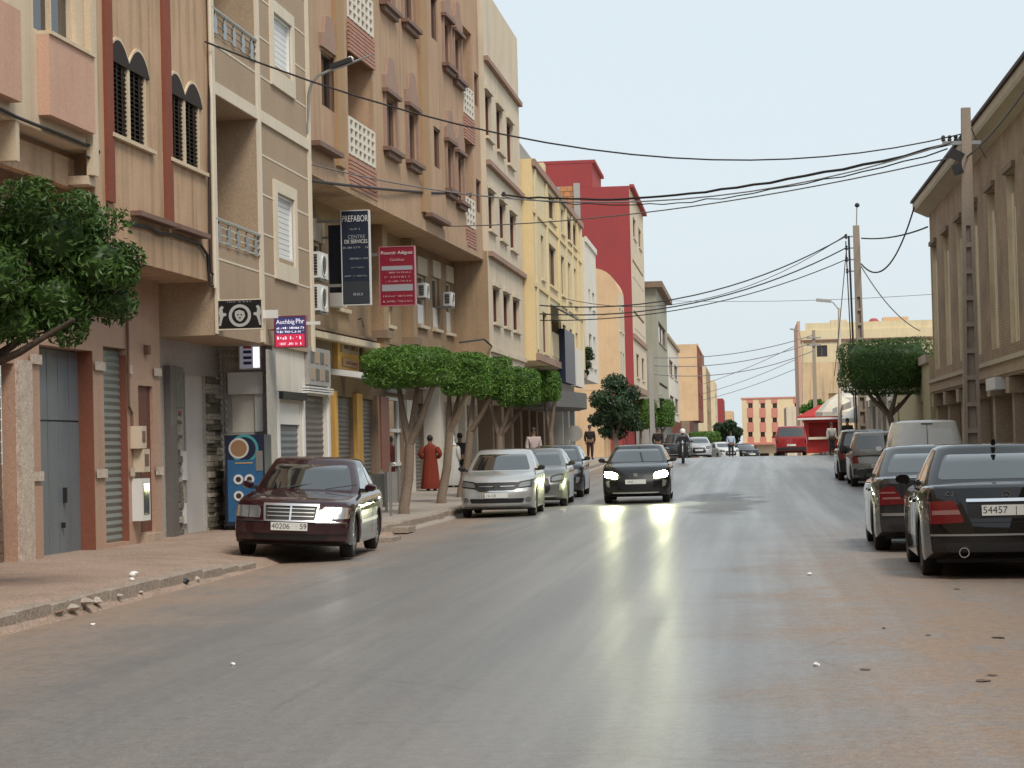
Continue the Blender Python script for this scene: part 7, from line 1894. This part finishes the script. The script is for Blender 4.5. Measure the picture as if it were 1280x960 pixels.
    if scarf:
        m = MB(); m.lathe([(.001, .13 * k), (.07 * k, .115 * k), (.105 * k, .05 * k), (.108 * k, -.03 * k), (.10 * k, -.10 * k), (.13 * k, -.17 * k), (.18 * k, -.24 * k)], 18, Matrix.Translation((hx, hy + .035 * k, hz)), caps=False); m.build('headscarf', scarf, t, 180)
    elif helmet:
        m = MB(); m.lathe([(.001, .15 * k), (.08 * k, .135 * k), (.125 * k, .07 * k), (.13 * k, -.01 * k), (.12 * k, -.06 * k)], 18, Mh, caps=False); m.build('helmet', helmet, t, 180)
    else:
        m = MB(); m.lathe([(.001, .118 * k), (.06 * k, .105 * k), (.092 * k, .05 * k), (.094 * k, .0), (.085 * k, -.04 * k)], 16, Mh @ Matrix.Rotation(R(-22), 4, 'X'), caps=False); m.build('hair', hair, t, 180)
    for s in (-1, 1):
        m = MB(); m.lathe([(.001, -.008 * k), (.011 * k, 0), (.001, .008 * k)], 8, Matrix.Translation((hx + s * .032 * k, hy - .088 * k, hz - .005 * k)), caps=False); m.build('eye', HAIR, t)
    m = MB(); m.box(hx - .025 * k, hx + .025 * k, hy - .09 * k, hy - .078 * k, hz - .065 * k, hz - .057 * k); m.build('mouth', simple('lip', (.2, .07, .06), .6), t)
    return t
def cloth(name, c): return worn(name, c, tuple(v * .75 for v in c), .9, big=4, streak=.2, amt=.3, fine=.08, bump=.2, bscale=40)
def stand(px, py, Y): 
    q = at_y(px, py, Y); return q.x, (pave_z(q.x, Y) if q.x < KERB_L else g(Y) + .0 if q.x < KERB_R else g(Y) + .14)
x, z = stand(539, 612, 66); person('person in a long rust red robe seen from behind, hands on hips', x, 66, z, math.pi - .1, 1.62, robe=cloth('rust_robe', (.20, .035, .02)), hands='hips')
x, z = stand(566, 607, 69); person('person in a long white robe and white headscarf behind the second tree', x, 69, z, math.pi - .3, 1.60, robe=cloth('white_robe', (.55, .54, .52)), scarf=cloth('white_scarf', (.62, .65, .66)))
x, z = stand(581, 600, 71); person('person in dark clothes walking close behind the white robed one', x, 70, z, math.pi, 1.62, shirt=cloth('dark_shirt', (.03, .03, .035)), trousers=cloth('dark_trousers', (.02, .02, .022)))
x, z = stand(668, 590, 77); person('person in a pale pink shirt standing beyond the parked hatchbacks', x, 77, z, .4, 1.72, shirt=cloth('pink_shirt', (.48, .40, .39)), trousers=cloth('brown_trousers', (.09, .07, .06)))
x, z = stand(738, 575, 112); person('dark clothed person standing under the big dark tree', x, 112, z, .3, 1.7, shirt=cloth('black_shirt', (.025, .022, .022)), trousers=cloth('maroon_trousers', (.05, .025, .022)))
x, z = stand(823, 577, 112); person('dark clothed person on the street just past the moving hatchback', x, 112, z, .2, 1.66, shirt=cloth('black_shirt', (.025, .022, .022)), trousers=cloth('dark_trousers', (.02, .02, .022)))
x, z = stand(914, 570, 152); person('person in a pale blue shirt walking past the crest', x, 152, z, .2, 1.75, shirt=cloth('pale_blue_shirt', (.42, .50, .60)), trousers=cloth('navy_trousers', (.03, .035, .05)))
x, z = stand(1040, 562, 118); person('person in a white shirt standing between the kiosk and the lamp post', x, 118, z, .5, 1.7, shirt=cloth('white_shirt', (.60, .56, .52)), trousers=cloth('brown_trousers', (.09, .07, .06)))
x, z = stand(1060, 560, 104); person('person in black clothes beyond the dark dusty estate', x, 104, z, -.4, 1.72, shirt=cloth('black_shirt', (.025, .022, .022)), trousers=cloth('dark_trousers', (.02, .02, .022)))
# rider on a scooter
YR = 104
xr = at_y(854, 578, YR).x; zr_ = g(YR)
person('scooter rider in dark jacket, pale vest and white helmet', xr, YR + .35, zr_ + .22, 0, 1.7, shirt=cloth('dark_jacket', (.025, .025, .03)), trousers=cloth('dark_trousers', (.02, .02, .022)), hands='bars', seated=True, helmet=simple('helmet_white', (.75, .75, .73), .3))
SC = empty('scooter', (xr, YR, zr_), 0, 'small dark scooter ridden towards the viewer beside the moving hatchback', 'scooter', None)
for yy in (-.62, .62):
    m = MB(); M = Matrix.Translation((0, yy, .27)) @ Matrix.Rotation(R(90), 4, 'Y'); m.lathe([(.17, -.045), (.25, -.05), (.27, -.02), (.27, .02), (.25, .05), (.17, .045)], 20, M, caps=False); w_ = m.build('wheel', RUBBER, SC, 50)
    m = MB(); m.lathe([(.18, -.03), (.05, -.03), (.05, .03), (.18, .03)], 16, M, caps=False); m.build('rim', ALLOY, w_, 50)
m = MB(); m.loft([[(-.17, y, z), (.17, y, z), (.17, y, z2), (-.17, y, z2)] for y, z, z2 in ((-.15, .25, .33), (.15, .25, .36), (.22, .3, .72), (.75, .42, .76), (.85, .5, .7))], True, True); m.build('body', simple('scooter_dark', (.02, .02, .025), .3, coat=.5), SC, 40)
m = MB(); m.box(-.14, .14, .15, .8, .765, .84); m.build('seat', BLACKP, SC)
m = MB(); m.loft([[(-.22, -.32, .35), (.22, -.32, .35), (.2, -.28, .35), (-.2, -.28, .35)], [(-.2, -.45, .7), (.2, -.45, .7), (.18, -.4, .7), (-.18, -.4, .7)], [(-.12, -.42, 1.0), (.12, -.42, 1.0), (.1, -.36, 1.0), (-.1, -.36, 1.0)]], True, True); m.build('front_shield', simple('scooter_dark', (.02, .02, .025), .3), SC, 40)
m = MB(); m.tube([(0, -.62, .27), (0, -.5, .7), (0, -.38, 1.05)], .035, 8); m.build('fork', STEELG, SC)
m = MB(); m.tube([(-.33, -.2, 1.05), (-.15, -.36, 1.08), (.15, -.36, 1.08), (.33, -.2, 1.05)], .016, 6); m.build('handlebar', BLACKP, SC)
m = MB(); m.lathe([(.001, -.1), (.07, -.08), (.09, 0), (.06, .06)], 14, Matrix.Translation((.0, -.45, .93)) @ Matrix.Rotation(R(90), 4, 'X') @ Matrix.Rotation(math.pi, 4, 'X')); m.build('headlamp', LENS, SC, 60)
# second scooter-like bicycle leaning behind the silver saloon, bent rail, round sign
xb, zb_ = stand(596, 590, 62)
BK = empty('bicycle', (xb, 62, zb_), R(20), 'bicycle leaning by the clipped trees behind the silver saloon', 'bicycle')
for yy in (-.5, .5):
    m = MB(); M = Matrix.Translation((0, yy, .33)) @ Matrix.Rotation(R(90), 4, 'Y'); m.lathe([(.30, -.012), (.33, -.015), (.335, .0), (.33, .015), (.30, .012)], 24, M, caps=False); m.build('wheel', RUBBER, BK)
for pa, pb_ in (((0, -.5, .33), (0, -.38, .85)), ((0, -.38, .8), (0, .1, .35)), ((0, .1, .35), (0, .2, .85)), ((0, -.38, .78), (0, .18, .78)), ((0, .5, .33), (0, .1, .35)), ((0, .5, .33), (0, .18, .75))):
    m = MB(); m.tube([pa, pb_], .017, 6); m.build('frame_tube', simple('bike_green', (.10, .14, .08), .4), BK)
m = MB(); m.box(-.07, .07, .1, .32, .86, .91); m.build('saddle', BLACKP, BK); m = MB(); m.tube([(-.28, -.3, .95), (0, -.4, .92), (.28, -.3, .95)], .014, 6); m.build('handlebar', BLACKP, BK)
YQ = 46.5; q = at_y(489, 655, YQ); zq = pave_z(q.x, YQ)
tp = at_y(489, 585, YQ).z - zq
m = MB(); m.tube([(q.x, YQ, zq - .1), (q.x, YQ, zq + tp), (q.x + .03, YQ, zq + tp + .08), (q.x + .10, YQ, zq + tp + .10), (q.x + .12, YQ, zq + tp + .06)], .028, 8)
tag(m.build('bent_pipe', STEELG, None, 60), 'thin grey bent pipe standing on the kerb before the nearest clipped tree', 'pipe')
RS = empty('road_sign', (at_y(719, 580, 98).x, 98, g(98) + .15), 0, 'round grey road sign seen from behind past the parked hatchbacks', 'road sign')
m = MB(); m.tube([(0, 0, -.2), (0, 0, 2.0)], .03, 8); m.build('post', STEELG, RS)
zs_ = at_y(719, 542, 98).z - g(98) - .15
m = MB(); m.lathe([(.36, -.01), (.36, .01)], 24, Matrix.Translation((0, -.04, zs_)) @ Matrix.Rotation(R(90), 4, 'X')); m.build('disc', GREYC, RS)
# drain cover stones at the kerb end by the dark red saloon
for i, (px, py, w_, lb) in enumerate(((492, 664, .7, 'flat grey gully slab at the kerb end behind the dark red saloon'), (478, 677, .5, 'small pale slab beside the gully behind the dark red saloon'))):
    q = on_pave(px, py); m = MB(); m.box(-w_ / 2, w_ / 2, -.5, .5, -.05, .05); o = m.build('gully_slab', KERBM); o.location = (q.x, q.y, q.z + .03); tag(o, lb, 'slab')

# ================================================================== unseen buildings added behind the viewer to darken reflections and sky light
house('unseen_tan_house', 'unseen tan house added behind the viewer along the shop row to shade reflections', -9.2, -34, 22.5, 12, TAN, TAN, PEACH, over=.6, z_over=4, pier=6)
RBk = Wall(6.6, 36.8, 0, 'Rt', 'unseen_brown_house', 'unseen brown house added behind the viewer along the hall row to shade reflections', z=0)
m = MB(); holed(m, 0, 70, -.2, 9, [], back=12); RBk.b(m, 'wall', BRICKW)
CB = Wall(-30, -30, 0, 'F', 'unseen_beige_block', 'unseen beige block added across the street behind the viewer to block low sky', z=0)
m = MB(); holed(m, 0, 60, -.2, 13, [], back=-12); CB.b(m, 'wall', BEIGE)
